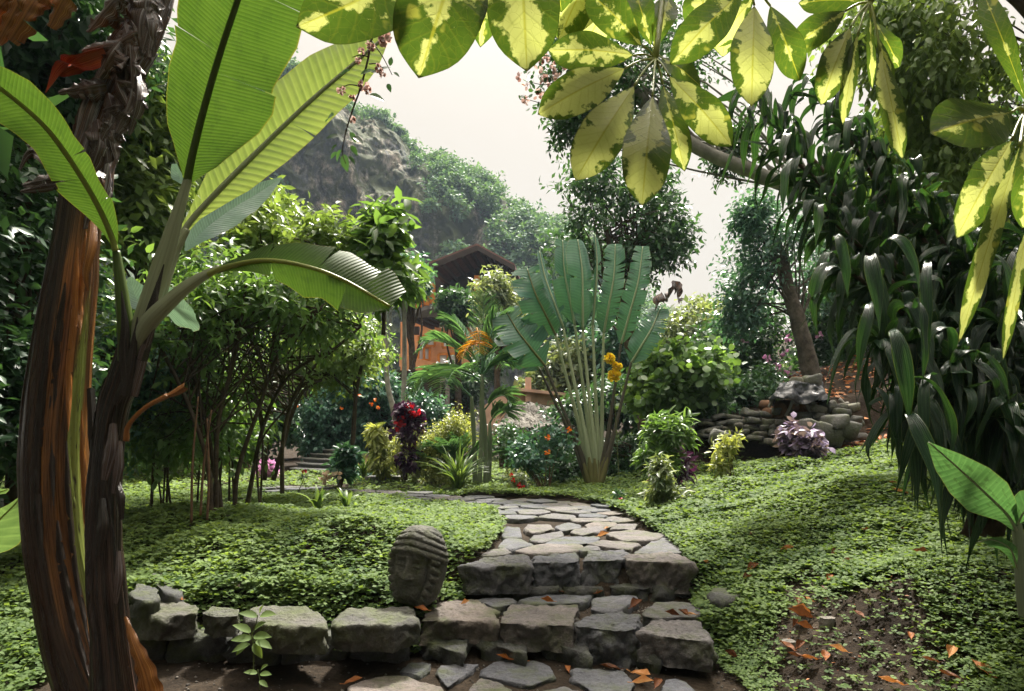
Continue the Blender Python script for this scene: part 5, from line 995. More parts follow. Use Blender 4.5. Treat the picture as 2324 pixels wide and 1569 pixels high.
# dark tree behind the traveller's palm, with sky gaps
tree('leafy_tree', 'dark small leaved tree against the white sky behind the fan palm', 'tree', [[(1462, 980, 11.5), (1450, 860, 11.5), (1424, 770, 11.5), (1400, 660, 11.5), (1380, 520, 11.5)], [(1424, 770, 11.5), (1440, 640, 11.5), (1470, 520, 11.5)]], .10, [ell(1390, 500, 11.5, 150, 110, 1.3), ell(1340, 430, 11.5, 80, 80, .8), ell(1470, 440, 11.5, 80, 60, .8), ell(1450, 590, 11.5, 110, 60, 1.0), ell(1300, 590, 12.5, 90, 60, 1.0), ell(1520, 540, 11.5, 44, 70, .5)], 26, 8, 6, .3, .125, .46, T_LOW, 'dark', 153, nlimb=90, limbr=.22, lo=.12, hi=.24)
tree('leafy_tree', 'small isolated leafy spray tree top against the sky right of the fan palm', 'tree', [[(1530, 900, 12), (1535, 700, 12), (1560, 560, 12)]], .05, [ell(1578, 500, 12, 18, 10, .2), ell(1545, 560, 12, 22, 30, .3)], 7, 7, 5, .2, .11, .46, T_LOW, 'dark', 154) if False else None
# top centre: leaning trunk and overhanging crown
tree('leaning_tree', 'tree with smooth grey trunk leaning in from the right behind the variegated leaves', 'tree', [[(2200, 980, 7.0), (2020, 640, 6.9), (1880, 470, 6.7), (1720, 396, 6.5), (1570, 328, 6.4), (1450, 220, 6.4), (1380, 120, 6.4)]], .095, [ell(1400, 190, 6.5, 110, 110, .8), ell(1330, 90, 6.3, 110, 90, .8), ell(1530, 140, 6.6, 110, 120, .8), ell(1300, 280, 6.5, 50, 60, .4), ell(1660, 340, 6.8, 40, 60, .4)], 26, 12, 6, .22, .065, .48, T_LOW, 'dark', 155, 'greybark', nlimb=40, limbr=.16, lo=.14, hi=.28)
tw = thing('flowering_creeper', 'bare twigs with small dry pink flowers against the sky left of the variegated leaf cluster', 'vine', Z(1290, 130, 5.0)); m = MB(); rt = np.random.default_rng(2); ends = []
for a in [((1330, 90), (1290, 120), (1240, 135)), ((1330, 110), (1260, 160), (1228, 150)), ((1320, 140), (1250, 190), (1195, 185)), ((1330, 190), (1260, 235), (1190, 225)), ((1300, 100), (1270, 150), (1250, 175)), ((1330, 150), (1280, 200), (1220, 210))]:
    V, T3, uv = tube(zp([(*p, 5.0) for p in a]), [.006, .004, .002], 5, 14); m.add(V, T3, .5, uv); ends += [Z(*p, 5.0) for p in a[1:]]
m.build('twigs', M['bark'], tw); m = MB(); spray_mesh(m, rt, [e + rt.normal(0, .03, 3) for e in ends * 2], .06, 99, 6); struct(m.build('dry_flowers', M['driedflower'], tw), None, 'stuff'); m = MB(); spray_mesh(m, rt, [e + rt.normal(0, .05, 3) for e in ends * 2], .08, 99, 4, .6); m.build('foliage', M['dark'], tw)
# top right: curtain of small leaves
tree('vine_tree', 'curtain of small glossy leaves hanging over the top right corner', 'tree', [[(2500, 1100, 4.6), (2480, 600, 4.6), (2380, 100, 4.6), (2150, -120, 4.6)]], .06, [ell(2120, 130, 4.6, 190, 150, .5), ell(2230, 330, 4.6, 150, 190, .5), ell(2020, 50, 4.7, 150, 90, .5), ell(2080, 290, 4.9, 120, 120, .5)], 34, 9, 9, .26, .064, .5, T_MID, 'lime', 156, up=-.9, droop=.7, nlimb=40, limbr=.12, lo=.14, hi=.26)
tree('leafy_tree', 'dark mass of foliage deep behind the strap leaved shrub at the right edge', 'tree', [[(2300, 1150, 5.6), (2280, 800, 5.6), (2250, 400, 5.6)]], .08, [ell(2250, 520, 5.6, 200, 330, .7), ell(2280, 950, 5.2, 160, 220, .6), ell(2050, 420, 6.2, 180, 170, .6)], 30, 22, 7, .3, .10, .45, T_LOW, 'dark', 157, lo=.24, hi=.4)
# right middle
tree('leafy_tree', 'tree with a stout leaning lichen spotted trunk behind the tarp covered wood pile', 'tree', [[(1850, 880, 11), (1836, 820, 11), (1812, 730, 11), (1788, 650, 11), (1775, 560, 11)]], .155, [ell(1770, 550, 11, 100, 90, 1.0), ell(1710, 620, 11.4, 60, 110, .8), ell(1840, 640, 11.6, 90, 100, .8), ell(1700, 500, 11, 40, 46, .5), ell(1680, 720, 11.5, 40, 60, .5)], 30, 9, 7, .28, .10, .46, T_LOW, 'blue', 158, 'mossbark', nlimb=40, limbr=.14, lo=.2, hi=.32)
for i, (lab, mat, tr, el_, ls) in enumerate([
    ('pale bushy tree between the fan palm stalks, far behind', 'pale', [(1320, 1000, 18), (1320, 850, 18), (1330, 780, 18)], [ell(1330, 830, 18, 110, 70, 1.2), ell(1240, 900, 18, 60, 50, .8)], .2),
    ('bluish round tree behind the right half of the fan palm', 'blue', [(1420, 1020, 17), (1420, 900, 17), (1420, 820, 17)], [ell(1410, 800, 17, 90, 90, 1.2), ell(1340, 740, 19, 90, 80, 1.2)], .2),
    ('bright hazy tree under the white sky right of the fan palm', 'pale', [(1560, 1000, 17), (1560, 850, 17), (1565, 780, 17)], [ell(1570, 770, 17, 80, 80, 1.0), ell(1640, 740, 17.5, 80, 60, 1.0)], .2),
    ('deep green thicket tree left of the leaning lichen spotted trunk', 'dark', [(1690, 960, 13), (1690, 820, 13), (1700, 760, 13)], [ell(1700, 790, 13, 110, 110, 1.0), ell(1640, 850, 13, 70, 80, .8)], .13),
    ('deep green thicket tree right of the leaning lichen spotted trunk', 'dark', [(1930, 900, 12.5), (1930, 780, 12.5), (1920, 720, 12.5)], [ell(1920, 740, 12.5, 100, 120, 1.0), ell(1960, 600, 12, 110, 120, 1.0), ell(1880, 830, 13, 80, 60, .8)], .13),
    ('rounded shrub of heart shaped leaves right of the fan palm', 'mid', [(1560, 960, 9.9), (1552, 890, 9.9), (1548, 830, 9.9)], [ell(1560, 850, 9.9, 76, 66, .6), ell(1500, 890, 9.8, 40, 50, .4)], .115)]):
    tree('leafy_tree', lab, 'tree', [tr], .07, el_, 34, 22, 6, .34, ls, .46 if i < 5 else .8, T_LOW if i < 5 else T_ROUND, mat, 170 + i, group='trees on the right', lo=.2, hi=.34)
pk = thing('wild_roses', 'scattered small pink flowers in the dark thicket beside the leaning trunk', 'flowers', Z(1790, 800, 11.8)); rt = np.random.default_rng(9)
for x, y in [(1788, 767), (1692, 775), (1782, 800), (1742, 812), (1764, 830), (1770, 842), (1772, 838), (1784, 850), (1698, 862), (1862, 762)]:
    m = MB(); spray_mesh(m, rt, [Z(x, y, 11.6)], .13, 1, 8); m.build('flower', M['pink'], pk)
# hedge behind the fan palm
tree('clipped_hedge', 'clipped dark green hedge behind the fan palm base', 'hedge', [[(1430, 1100, 10), (1430, 1010, 10)]], .03, [ell(1430, 1045, 10.2, 62, 56, .5), ell(1360, 1050, 10.4, 60, 46, .5), ell(1290, 1060, 10.6, 60, 50, .5)], 40, 26, 5, .12, .07, .5, T_LOW, 'dark', 180, lo=.3, hi=.42)
# ------------------------------------------------------------------ planted beds
def spiky(name, label, cat, base, n, L, wd, mat, seed, spread=.5, droop=.5, group=None, d=None, wz=None):
    rng = np.random.default_rng(seed); t = thing(name, label, cat, base, group); lm = MB()
    for i in range(n):
        an = rng.uniform(0, 6.28); sp = spread * rng.random() ** .6; dr = nrm([math.cos(an) * sp, math.sin(an) * sp, 1]); l = L * rng.uniform(.6, 1.1); p = np.asarray(base) + [rng.normal(0, .03 * L), rng.normal(0, .03 * L), 0]
        h = np.array([math.cos(an), math.sin(an), -.6]) * sp * droop * l
        V, F, uv = blade([p, p + dr * l * .5, p + dr * l * .85 + h * .5, p + dr * l + h], [wd * .6, wd, wd * .8, .002], [wd * .6, wd, wd * .8, .002], [-math.sin(an), math.cos(an), .2], 9, 2, .25); lm.add(V, F, rng.random(), uv)
    lm.build('foliage', M[mat], t); return t
def bush(name, label, cat, base, ells, mat, ll, lw, tpl, seed, ncl=16, ntw=14, k=6, tl=.12, stems=5, sr=.008, up=.5, droop=.2, flower=None, group=None, lo=.26, hi=.42, bark='twig', shell=.45):
    rng = np.random.default_rng(seed); t = thing(name, label, cat, base, group); bl = []
    for e in ells: bl += clumps(rng, e, ncl, lo, hi)
    m = MB()
    for i in range(stems):
        g = bl[int(rng.integers(len(bl)))][0]; V, T3, uv = tube([np.asarray(base) + [rng.normal(0, .03), rng.normal(0, .03), 0], np.asarray(base) * .5 + g * .5 + [0, 0, .05], g], [sr, sr * .8, sr * .4], 6, 14); m.add(V, T3, .5, uv)
    m.build('stem', M[bark], t)
    cm = MB(); foliage(cm, rng, bl, ntw, k, tl, ll, lw, tpl, up, droop, shell); cm.build('foliage', M[mat], t)
    if flower:
        fm_, fs, pts = flower
        for x, y, d in pts:
            m = MB(); spray_mesh(m, rng, [Z(x, y, d)], fs, 1, 9); m.build('flower', M[fm_], t)
    return t
bush('leafy_undergrowth', 'airy low leafy undergrowth between the thin saplings on the left', 'undergrowth', Z(460, 1090, 7.2), [ell(400, 1000, 7.2, 110, 60, .5), ell(540, 1000, 7.4, 90, 60, .5)], 'mid', .09, .45, T_MID, 230, 30, 6, 6, .22, 14, .006, lo=.14, hi=.28)
bush('golden_bush', 'clipped golden green bush left of the slender palms', 'shrub', Z(985, 1100, 9.7), [ell(985, 1020, 9.7, 66, 44, .35), ell(940, 1040, 9.7, 46, 34, .3), ell(1040, 980, 9.8, 30, 44, .25), ell(985, 1075, 9.6, 66, 22, .3)], 'gold', .05, .5, T_LOW, 201, 34, 13, 7, .2, 8, .012, lo=.16, hi=.28, up=.3)
bush('golden_bush', 'small round golden shrub with bare legs left of the larger golden bush', 'shrub', Z(915, 1095, 10.0), [ell(903, 1020, 10.0, 22, 16, .2), ell(898, 1052, 10.0, 20, 9, .2), ell(925, 1042, 10, 18, 12, .2)], 'gold', .045, .5, T_LOW, 202, 12, 18, 6, .1, 6, .012, up=.6)
bush('copperleaf_shrub', 'dark maroon leaved shrub with bright red flowers beside the slim grey trunks', 'shrub', Z(920, 1090, 9.6), [ell(928, 965, 9.6, 26, 32, .25), ell(920, 935, 9.6, 16, 14, .15), ell(925, 1040, 9.5, 16, 14, .15)], 'maroon', .12, .5, T_MID, 203, 9, 9, 5, .1, 4, .012, droop=.6, flower=('red', .12, [(930, 925, 9.45), (905, 957, 9.45), (938, 938, 9.45), (920, 945, 9.45), (906, 970, 9.4), (945, 935, 9.4), (915, 960, 9.4)]))
spiky('iris_clump', 'clump of long sword shaped leaves beside the path below the golden bush', 'plant', Z(1040, 1114, 8.85), 80, .62, .016, 'grass', 204, .75, .6)
spiky('iris_clump', 'small clump of grassy leaves before the pink garden wall', 'plant', Z(826, 1085, 10.2), 60, .36, .012, 'grass', 205, .6, .5)
spiky('lily_clump', 'row of broad strap leaved lilies standing in the left lawn', 'plant', Z(720, 1155, 6.6), 14, .24, .022, 'grass', 206, .8, .6)
spiky('lily_clump', 'low loose strap leaved lilies right of the first lily row in the lawn', 'plant', Z(785, 1150, 6.7), 12, .22, .02, 'grass', 207, .9, .6)
bush('croton_shrub', 'croton shrub with yellow green tips and dark lower leaves by the lawn edge', 'shrub', Z(1515, 1130, 7.2), [ell(1510, 985, 7.2, 46, 46, .22), ell(1500, 1050, 7.2, 34, 40, .2)], 'mid', .13, .22, T_STRAP, 208, 12, 8, 8, .12, 6, .010, up=.9, droop=.1)
bush('croton_shrub', 'dark purple green leafed shrub at the foot of the yellow tipped croton', 'shrub', Z(1525, 1130, 7.4), [ell(1525, 1060, 7.5, 34, 50, .2)], 'maroon', .12, .3, T_STRAP, 209, 10, 8, 6, .1, 6, .010, up=.5)
bush('herb_clump', 'pale grey green herb clump with long narrow leaves at the path bend', 'plant', Z(1515, 1175, 6.4), [ell(1515, 1135, 6.4, 38, 36, .2), ell(1500, 1080, 6.4, 14, 40, .1)], 'pale', .10, .28, T_STRAP, 210, 8, 7, 7, .08, 5, .006, up=.7)
bush('rose_bush', 'thin rose bush with orange buds left of the fan palm base', 'shrub', Z(1240, 1130, 8.6), [ell(1220, 1020, 8.8, 50, 60, .3), ell(1260, 1000, 8.8, 30, 50, .25), ell(1190, 1040, 8.8, 40, 40, .3)], 'blue', .075, .55, T_LOW, 211, 22, 5, 5, .16, 9, .008, up=.5, flower=('orange', .07, [(1242, 1026, 8.5), (1242, 993, 8.5), (1290, 975, 8.6)]))
bush('rose_bush', 'low bush with small red flowers beside the path', 'shrub', Z(1175, 1120, 8.3), [ell(1170, 1095, 8.3, 24, 24, .2)], 'pale', .06, .5, T_LOW, 212, 9, 8, 5, .1, 6, .006, flower=('red', .05, [(1165, 1090, 8.15), (1178, 1100, 8.15), (1186, 1103, 8.15), (1160, 1078, 8.15), (1180, 1110, 8.1)]))
bush('rose_bush', 'dark leafy bush between the palm canes and the fan palm', 'shrub', Z(1160, 1110, 9.6), [ell(1150, 1010, 9.8, 50, 50, .4), ell(1210, 1060, 9.6, 60, 44, .4), ell(1270, 1070, 9.4, 40, 30, .3)], 'dark', .075, .55, T_LOW, 213, 26, 6, 5, .2, 8, .01, lo=.16, hi=.28)
bush('flower_seedling', 'small dark seedling with a red flower in the lawn right of the path', 'plant', Z(1402, 1150, 7.0), [ell(1402, 1130, 7.0, 10, 14, .06)], 'dark', .05, .4, T_LOW, 214, 4, 6, 4, .04, 3, .004, flower=('red', .035, [(1408, 1131, 6.9)]))
bush('flower_seedling', 'thin stalk with one red flower on the left lawn below the slate stairs', 'plant', Z(687, 1112, 8.5), [ell(690, 1080, 8.5, 5, 12, .04)], 'dark', .05, .4, T_LOW, 215, 3, 4, 3, .03, 2, .005, flower=('red', .06, [(690, 1070, 8.4)]))
bush('plumeria_shrub', 'broad glossy leaved shrub with cream flowers in front of the slate stairs', 'shrub', Z(772, 1105, 9.4), [ell(772, 1062, 9.4, 22, 26, .2), ell(790, 1040, 9.4, 16, 16, .15)], 'blue', .14, .36, T_MID, 216, 9, 7, 6, .1, 7, .012, up=.8, flower=('cream', .12, [(733, 1082, 9.1), (742, 1080, 9.1), (738, 1090, 9.1), (765, 1078, 9.1)]))
bush('begonia_bed', 'pink flowering bedding plant beside the lower slate stair', 'flowers', Z(612, 1085, 10.5), [ell(612, 1065, 10.5, 26, 14, .2)], 'pink', .07, .7, T_LOW, 217, 12, 12, 4, .06, 3, .005)
bush('garden_shrub', 'blue green small leaved bush in front of the pink garden wall', 'shrub', Z(815, 1085, 10.8), [ell(825, 1078, 10.8, 14, 10, .2), ell(860, 1078, 10.6, 24, 14, .2)], 'blue', .08, .45, T_LOW, 218, 12, 10, 5, .1, 6, .008)
bush('yellow_leaf_plant', 'upright plant with hanging yellow leaves right of the pink garden wall', 'plant', Z(862, 1080, 10.2), [ell(858, 985, 10.2, 18, 20, .12), ell(860, 1020, 10.2, 16, 24, .12), ell(868, 1055, 10.1, 18, 20, .12)], 'gold', .17, .22, T_STRAP, 219, 7, 6, 6, .06, 4, .012, up=.4, droop=.7)
bush('coleus_clump', 'pinkish purple leaved coleus clump in front of the dry stone wall', 'plant', Z(1805, 1045, 8.0), [ell(1806, 1000, 8.0, 46, 34, .3), ell(1820, 1025, 7.9, 34, 20, .25)], 'purple', .10, .6, T_MID, 220, 22, 5, 5, .12, 8, .006, up=.7, lo=.14, hi=.26)
bush('young_sapling', 'spindly sapling with pale yellowish leaves left of the coleus clump', 'plant', Z(1655, 1080, 7.6), [ell(1640, 1020, 7.6, 16, 22, .12), ell(1668, 1012, 7.6, 22, 18, .12), ell(1632, 1060, 7.5, 10, 10, .08)], 'gold', .085, .36, T_MID, 221, 6, 5, 4, .1, 7, .006, up=.5)
# ------------------------------------------------------------------ traveller's palm
trv = thing('travellers_palm', 'tall fan shaped palm with paddle leaves on long crossing stalks in the garden centre', 'palm', Z(1348, 1112, 9.0))
DT = 9.0
LV = [((352, 785), (108, 540), 70, DT + .25, 0, 'trdark', 5), ((382, 768), (168, 468), 92, DT, 0, 'trdark', 6), ((440, 600), (285, 240), 92, DT + .05, 0, 'trpetiole', 4), ((482, 560), (352, 145), 36, DT - .05, 1, 'trpetiole', 0), ((545, 548), (478, 84), 62, DT + .15, 0, 'trpetiole', 1), ((588, 572), (560, 80), 70, DT - .05, 0, 'trpetiole', 1),
      ((642, 545), (655, 55), 26, DT + .05, 2, 'trpetiole', 2), ((702, 590), (765, 105), 62, DT + .1, 0, 'trpetiole', 9), ((797, 650), (915, 118), 60, DT, 0, 'trdark', 8), ((852, 752), (1010, 455), 74, DT - .05, 0, 'trdark', 8)]
for k, (pj, tip, hw, d, mode, pm_, tears) in enumerate(LV):
    b = np.array([600 + (k / 9) * 90, 1440 - 10]); pj = np.array(pj, float); tip = np.array(tip, float)
    b0 = np.array([645 + (k - 4.5) * 6, 1452]); xs = np.array([622 + k * 9, 1385 - abs(k - 4.5) * 6 + 10])
    V, T3, uv = tube([Z(*C5(*b0), 9.0), Z(*C5(*(b0 * .6 + xs * .4)), 9.0 - .03 * (k % 2)), Z(*C5(*(xs * .72 + pj * .28)), d), Z(*C5(*(xs * .35 + pj * .65)), d), Z(*C5(*pj), d)], np.array([.04, .045, .030, .022, .019, .016]), 12, 60)
    half = len(V) // 3; m = MB(); m.add(V, T3, .5, uv); pt = m.build('petiole', M[pm_], trv)
    V, T3, uv = tube([Z(*C5(*b0), 8.985), Z(*C5(*(b0 * .6 + xs * .4)), 8.985 - .03 * (k % 2)), Z(*C5(*(xs * .78 + pj * .22)), d - .015)], np.array([.036, .044, .034, .014]), 12, 30); m = MB(); m.add(V, T3, .5, uv); m.build('leaf_base', M['trbase'], pt)
    u = tip - pj; bend = np.array([u[1], -u[0]]) * (.03 if k < 5 else -.03)
    pts = [Z(*C5(*pj), d), Z(*C5(*(pj + u * .33 + bend * .6)), d - .05), Z(*C5(*(pj + u * .66 + bend)), d - .03), Z(*C5(*tip), d + .06)]
    pr = np.array([.25, .8, .95, 1.0, 1, .98, .96, .92, .84, .60]); a = pr * hw * (1.4 if k < 3 else 1.12) * .4158 * d / 1550
    dz = nrm(np.array([u[0], 0, -u[1]])); Wd = np.array([dz[2], 0, -dz[0]]); tl = {0: .35 if k < 6 else -.3, 1: 1.6, 2: 1.2}[mode]
    V, F, uv = blade(pts, a, a * .95, Wd + np.array([0, tl, 0]), 90, 8, .14, -.15, .04, 3, .22, 60 + k, tears=(tears * 2, tears * 2) if tears else None, gap=.30, drop=.28)
    m = MB(); m.add(V, F, .5, uv); lf = m.build('leaf_blade', M['traveller'], trv)
    V, T3, uv = tube(spline(pts, 30) + np.array([0, -.012, 0]), [.018, .012, .005], 6, 30); m = MB(); m.add(V, T3, .5, uv); m.build('midrib', M['trbase'] if k in (1, 2) else M['trpetiole'], lf)
V, F, uv = blade([Z(*C5(985, 470), 8.95), Z(*C5(1010, 420), 8.9), Z(*C5(1055, 400), 8.88), Z(*C5(1095, 345), 8.9), Z(*C5(1110, 420), 8.86)], [.03, .08, .1, .12, .07], [.03, .07, .1, .1, .05], (.3, -.7, .9), 30, 6, .3, .4, .2, 4, tears=(4, 4), gap=.3, drop=.5, seed=3); m = MB(); m.add(V, F, .5, uv); m.build('dry_leaf_tip', M['drysheath'], trv)
yf = thing('yellow_flowers', 'three yellow double flowers on a thin stem against the fan palm stalks', 'flower', Z(*C5(755, 1060), 8.6)); rt = np.random.default_rng(12)
V, T3, uv = tube([Z(*C5(790, 1440), 8.6), Z(*C5(770, 1100), 8.6), Z(*C5(758, 830), 8.6), Z(*C5(735, 735), 8.6)], [.006, .004, .003], 6, 20); m = MB(); m.add(V, T3, .5, uv); m.build('stem', M['greentwig'], yf)
for x, y, s in ((733, 730, .12), (776, 773, .11), (760, 822, .14), (766, 757, .05)):
    m = MB(); d = rdir(rt, 40); d[:, 1] = -np.abs(d[:, 1]); scatter(m, rt, Z(*C5(x, y), 8.55) + d * s * .12, d, rdir(rt, 40), s * .55, .8, T_ROUND); m.build('flower', M['yellow'], yf)
# ------------------------------------------------------------------ slender clustering palms
def frond(mb, rng, p, dr, L, droop, nl, ll, twist=0.0):
    dr = nrm(dr); g = np.array([0, 0, -1.]); P = spline([p, p + dr * L * .35 + g * droop * L * .03, p + dr * L * .7 + g * droop * L * .2, p + dr * L * .95 + g * droop * L * .5], 30)
    V, T3, uv = tube(P, [.014, .008, .003], 5, 30); mb.add(V, T3, .3, uv)
    T = nrm(np.gradient(P, axis=0)); i = np.linspace(5, 29, nl).astype(int); t = np.linspace(.15, 1, nl)
    for sd_ in (-1, 1):
        W = nrm(np.cross(T[i], [0, 0, 1.])) * sd_; N = nrm(np.cross(W, T[i]) * sd_); D = nrm(W * .75 + T[i] * .65 + np.array([0, 0, .35]) + rng.normal(0, .06, (nl, 3)))
        scatter(mb, rng, P[i], D, nrm(N + rng.normal(0, .2, (nl, 3))), ll * (np.sin(np.clip(t, .0, 1) * np.pi * .85 + .25) * .8 + .25), .034, T_STRAP, np.clip(rng.normal(.5, .2, nl), 0, 1))
pal = thing('clustering_palm', 'cluster of slender green palms with arching feathery fronds, one frond turning orange', 'palm', Z(1092, 1106, 9.2)); rp = np.random.default_rng(33)
for x0, y0, x1, y1, d in [(1088, 1106, 1094, 850, 9.2), (1102, 1104, 1098, 930, 9.3), (1108, 1104, 1112, 960, 9.4), (1078, 1100, 1070, 900, 9.4)]:
    V, T3, uv = tube(zp([(x0, y0, d), ((x0 + x1) / 2 + 2, (y0 + y1) / 2, d), (x1, y1, d)]), [.036, .032, .028, .034, .02], 12, 40); m = MB(); m.add(V, T3, .5, uv); m.build('cane', M['cane'], pal)
fr = [((1093, 850), (-.75, -.2, .9), 1.0, 1.0), ((1093, 850), (-.4, .2, 1.0), 1.1, .7), ((1094, 845), (.3, -.3, 1.2), .95, .6), ((1094, 850), (.8, .1, .9), .6, 1.0), ((1093, 862), (-1, .1, .45), .9, 1.2), ((1090, 870), (-.5, -.9, .6), .8, 1.3), ((1094, 840), (.02, .2, 1.3), 1.0, .3), ((1100, 930), (.7, -.2, .9), .6, 1.2), ((1112, 960), (.6, -.4, 1), .5, 1.2), ((1070, 900), (-.9, -.2, .9), .8, 1.3), ((1096, 855), (.5, .5, .9), .7, 1)]
for (x, y), dr, L, dp in fr:
    m = MB(); frond(m, rp, Z(x, y, 9.2), dr, L * (1.35 if dr[0] < .4 else 1.0), dp, 30, .36); m.build('frond', M['palm'], pal)
m = MB(); frond(m, rp, Z(1100, 780, 8.6), (-1.0, -.5, .1), .34, 1.4, 18, .20); m.build('frond', M['palmorange'], pal)
m = MB(); frond(m, rp, Z(1082, 745, 8.6), (.15, -.5, -.5), .26, 1.2, 14, .18); m.build('frond', M['palmorange'], pal)
sag = thing('young_palm', 'low young palm with long feathery fronds behind the golden bush', 'palm', Z(1045, 1100, 9.6))
for dr in ((-.6, -.2, 1), (.5, -.2, 1.1), (0, -.3, 1.2), (-.9, 0, .8), (.8, 0, .8), (-.2, -.5, 1.1)):
    m = MB(); frond(m, rp, Z(1045, 1090, 9.6), dr, 1.1, .8, 40, .3); m.build('frond', M['palm'], sag)
# ------------------------------------------------------------------ house on the slope
house = thing('hillside_house', 'orange walled wooden house with deep dark eaves among trees below the cliff', 'house', Z(1060, 860, 28))
DH = 28
def H(x, y, d=DH): return Z(*C4(x, y), d)
def slab(mb, q, th, rnd=.5):          # quad with thickness: q four points, th vector
    q = np.array(q); th = np.asarray(th); V = np.vstack([q, q + th])
    F = np.array([[0, 1, 2, 3], [7, 6, 5, 4], [0, 4, 5, 1], [1, 5, 6, 2], [2, 6, 7, 3], [3, 7, 4, 0]]); mb.add(V[F].reshape(-1, 3), np.arange(24).reshape(6, 4), rnd)
pk_, lf_, rt_ = H(800, 172, 27), H(400, 330, 25.5), H(1095, 330, 29)
back = np.array([.6, 7.5, .35])
m = MB(); slab(m, [pk_, lf_, lf_ + back, pk_ + back], (0, 0, .14)); slab(m, [pk_ + [0, .01, 0], rt_, rt_ + back, pk_ + back + [0, .01, 0]], (0, 0, .14)); rf = m.build('roof', M['roof'], house, False)
for t in (.12, .3, .5, .7, .88):
    for a, b in ((pk_, lf_), (pk_, rt_)):
        m = MB(); p = a * (1 - t) + b * t + np.array([0, .05, -.12]); beam(m, p, p + back * .9, .12, .16); m.build('rafter', M['darkwood'], rf, False)
m = MB(); beam(m, pk_ + [0, -.06, -.06], lf_ + [0, -.06, -.06], .05, .2); beam(m, pk_ + [0, -.06, -.06], rt_ + [0, -.06, -.06], .05, .2); m.build('barge_board', M['darkwood'], rf, False)
up_c = (H(480, 620, 29) + H(1050, 620, 31)) / 2
m = MB(); slab(m, [H(470, 330, 29), H(1060, 330, 31), H(1060, 700, 31), H(470, 700, 29)], (.3, 3, 0)); m.build('wall', M['darkwood'], house, False)
m = MB(); slab(m, [H(200, 760, 28.5), H(700, 760, 29.8), H(700, 1240, 29.8), H(200, 1240, 28.5)], (.3, 5, 0)); m.build('wall', M['stucco'], house, False)
m = MB(); slab(m, [H(230, 700, 26.2), H(490, 600, 27), H(1000, 590, 29.5), H(1000, 690, 31), H(300, 720, 28.6)][:4], (0, 0, -.14)); m.build('balcony_floor', M['grey'], house, False)
for t in np.linspace(0, 1, 7):
    m = MB(); p = H(235, 712, 26.3) * (1 - t) + H(480, 622, 27.1) * t; beam(m, p, p + np.array([.8, 2.6, -.05]), .12, .2); m.build('joist', M['darkwood'], house, False)
for x, y0, y1, d in ((345, 540, 650, 26.6), (405, 520, 635, 26.8), (450, 460, 620, 27), (800, 400, 560, 27.6), (955, 430, 600, 28.6)):
    m = MB(); beam(m, H(x, y0, d), H(x, y1, d), .22, .22); m.build('post', M['wood'], house, False)
m = MB(); slab(m, [H(190, 1010, 27), H(640, 1125, 28.2), H(640, 1200, 28.2), H(190, 1110, 27)], (.05, .15, 0)); m.build('parapet', M['stucco'], house, False)
for x0, y0, x1, y1 in ((345, 868, 470, 950), (340, 960, 430, 1060), (500, 1010, 640, 1110), (530, 880, 640, 960)):
    m = MB(); a, b, c_, e = H(x0, y0 + 4, 28.1), H(x1, y0, 28.3), H(x1, y1, 28.3), H(x0, y1 + 2, 28.1)
    for p, q_ in ((a, b), (b, c_), (c_, e), (e, a), ((a + b) / 2, (c_ + e) / 2)): beam(m, p, q_, .1, .1)
    fr_ = m.build('window', M['wood'], house, False)
    m = MB(); slab(m, [a + [0, .06, 0], b + [0, .06, 0], c_ + [0, .06, 0], e + [0, .06, 0]], (0, .04, 0)); m.build('pane', M['glass'], fr_, False)
m = MB(); beam(m, H(327, 800, 27.9), H(327, 860, 27.9), .22, .3); m.build('wall_lamp', M['darkwood'], house, False)
# pink outbuilding and thatched hut
pinkw = thing('pink_outbuilding', 'pink plastered wall with parapet and square pillar above the thatched hut', 'building', Z(1180, 1000, 15.5)); DP = 15.5
m = MB(); slab(m, [H(850, 1420, 15), H(1060, 1290, 15.6), H(1060, 1700, 15.6), H(850, 1700, 15)], (.1, 2, 0)); slab(m, [H(1060, 1292, 15.6), H(1480, 1335, 16.5), H(1480, 1420, 16.5), H(1060, 1390, 15.6)], (.05, .2, 0)); m.build('wall', M['pinkwall'], pinkw, False)
m = MB(); slab(m, [H(1060, 1388, 15.7), H(1475, 1418, 16.6), H(1475, 1700, 16.6), H(1060, 1700, 15.7)], (.05, .2, 0)); m.build('wall', M['pinkwall'], pinkw, False)
m = MB(); slab(m, [H(1180, 1195, 15.7), H(1226, 1195, 15.8), H(1226, 1400, 15.8), H(1180, 1400, 15.7)], (.0, .3, 0)); m.build('pillar', M['pinkwall'], pinkw, False)
m = MB(); beam(m, H(1060, 1288, 15.55), H(1484, 1332, 16.45), .3, .07); m.build('coping', M['pinkwall'], pinkw, False)
hut = thing('thatched_hut', 'low hut with a grey weathered thatched roof behind the rose bushes', 'hut', Z(1215, 1080, 13)); rng = np.random.default_rng(5)
TL, TR, BR, BL = H(1075, 1385, 14), H(1450, 1425, 14.6), H(1600, 1590, 12.6), H(960, 1560, 12.2)
n, mm_ = 40, 60; s = np.linspace(0, 1, n)[:, None, None]; t = np.linspace(0, 1, mm_)[None, :, None]
P = (TL * (1 - t) + TR * t) * (1 - s) + (BL * (1 - t) + BR * t) * s; P[..., 2] += -.16 * np.sin(s[..., 0] * np.pi) * .6 + .05 * fbm(P, 2.5, 3, 3) + .02 * vnoise(P, 14, 2)
P[-1, :, 2] += rng.normal(0, .02, mm_); V = P.reshape(-1, 3); F = grid_faces(n, mm_); V2 = V + [0, .12, -.16]; rim = []
idx = np.concatenate([np.arange(mm_), np.arange(1, n) * mm_ + mm_ - 1, (n - 1) * mm_ + np.arange(mm_ - 2, -1, -1), np.arange(n - 2, 0, -1) * mm_]); nx = np.roll(idx, -1)
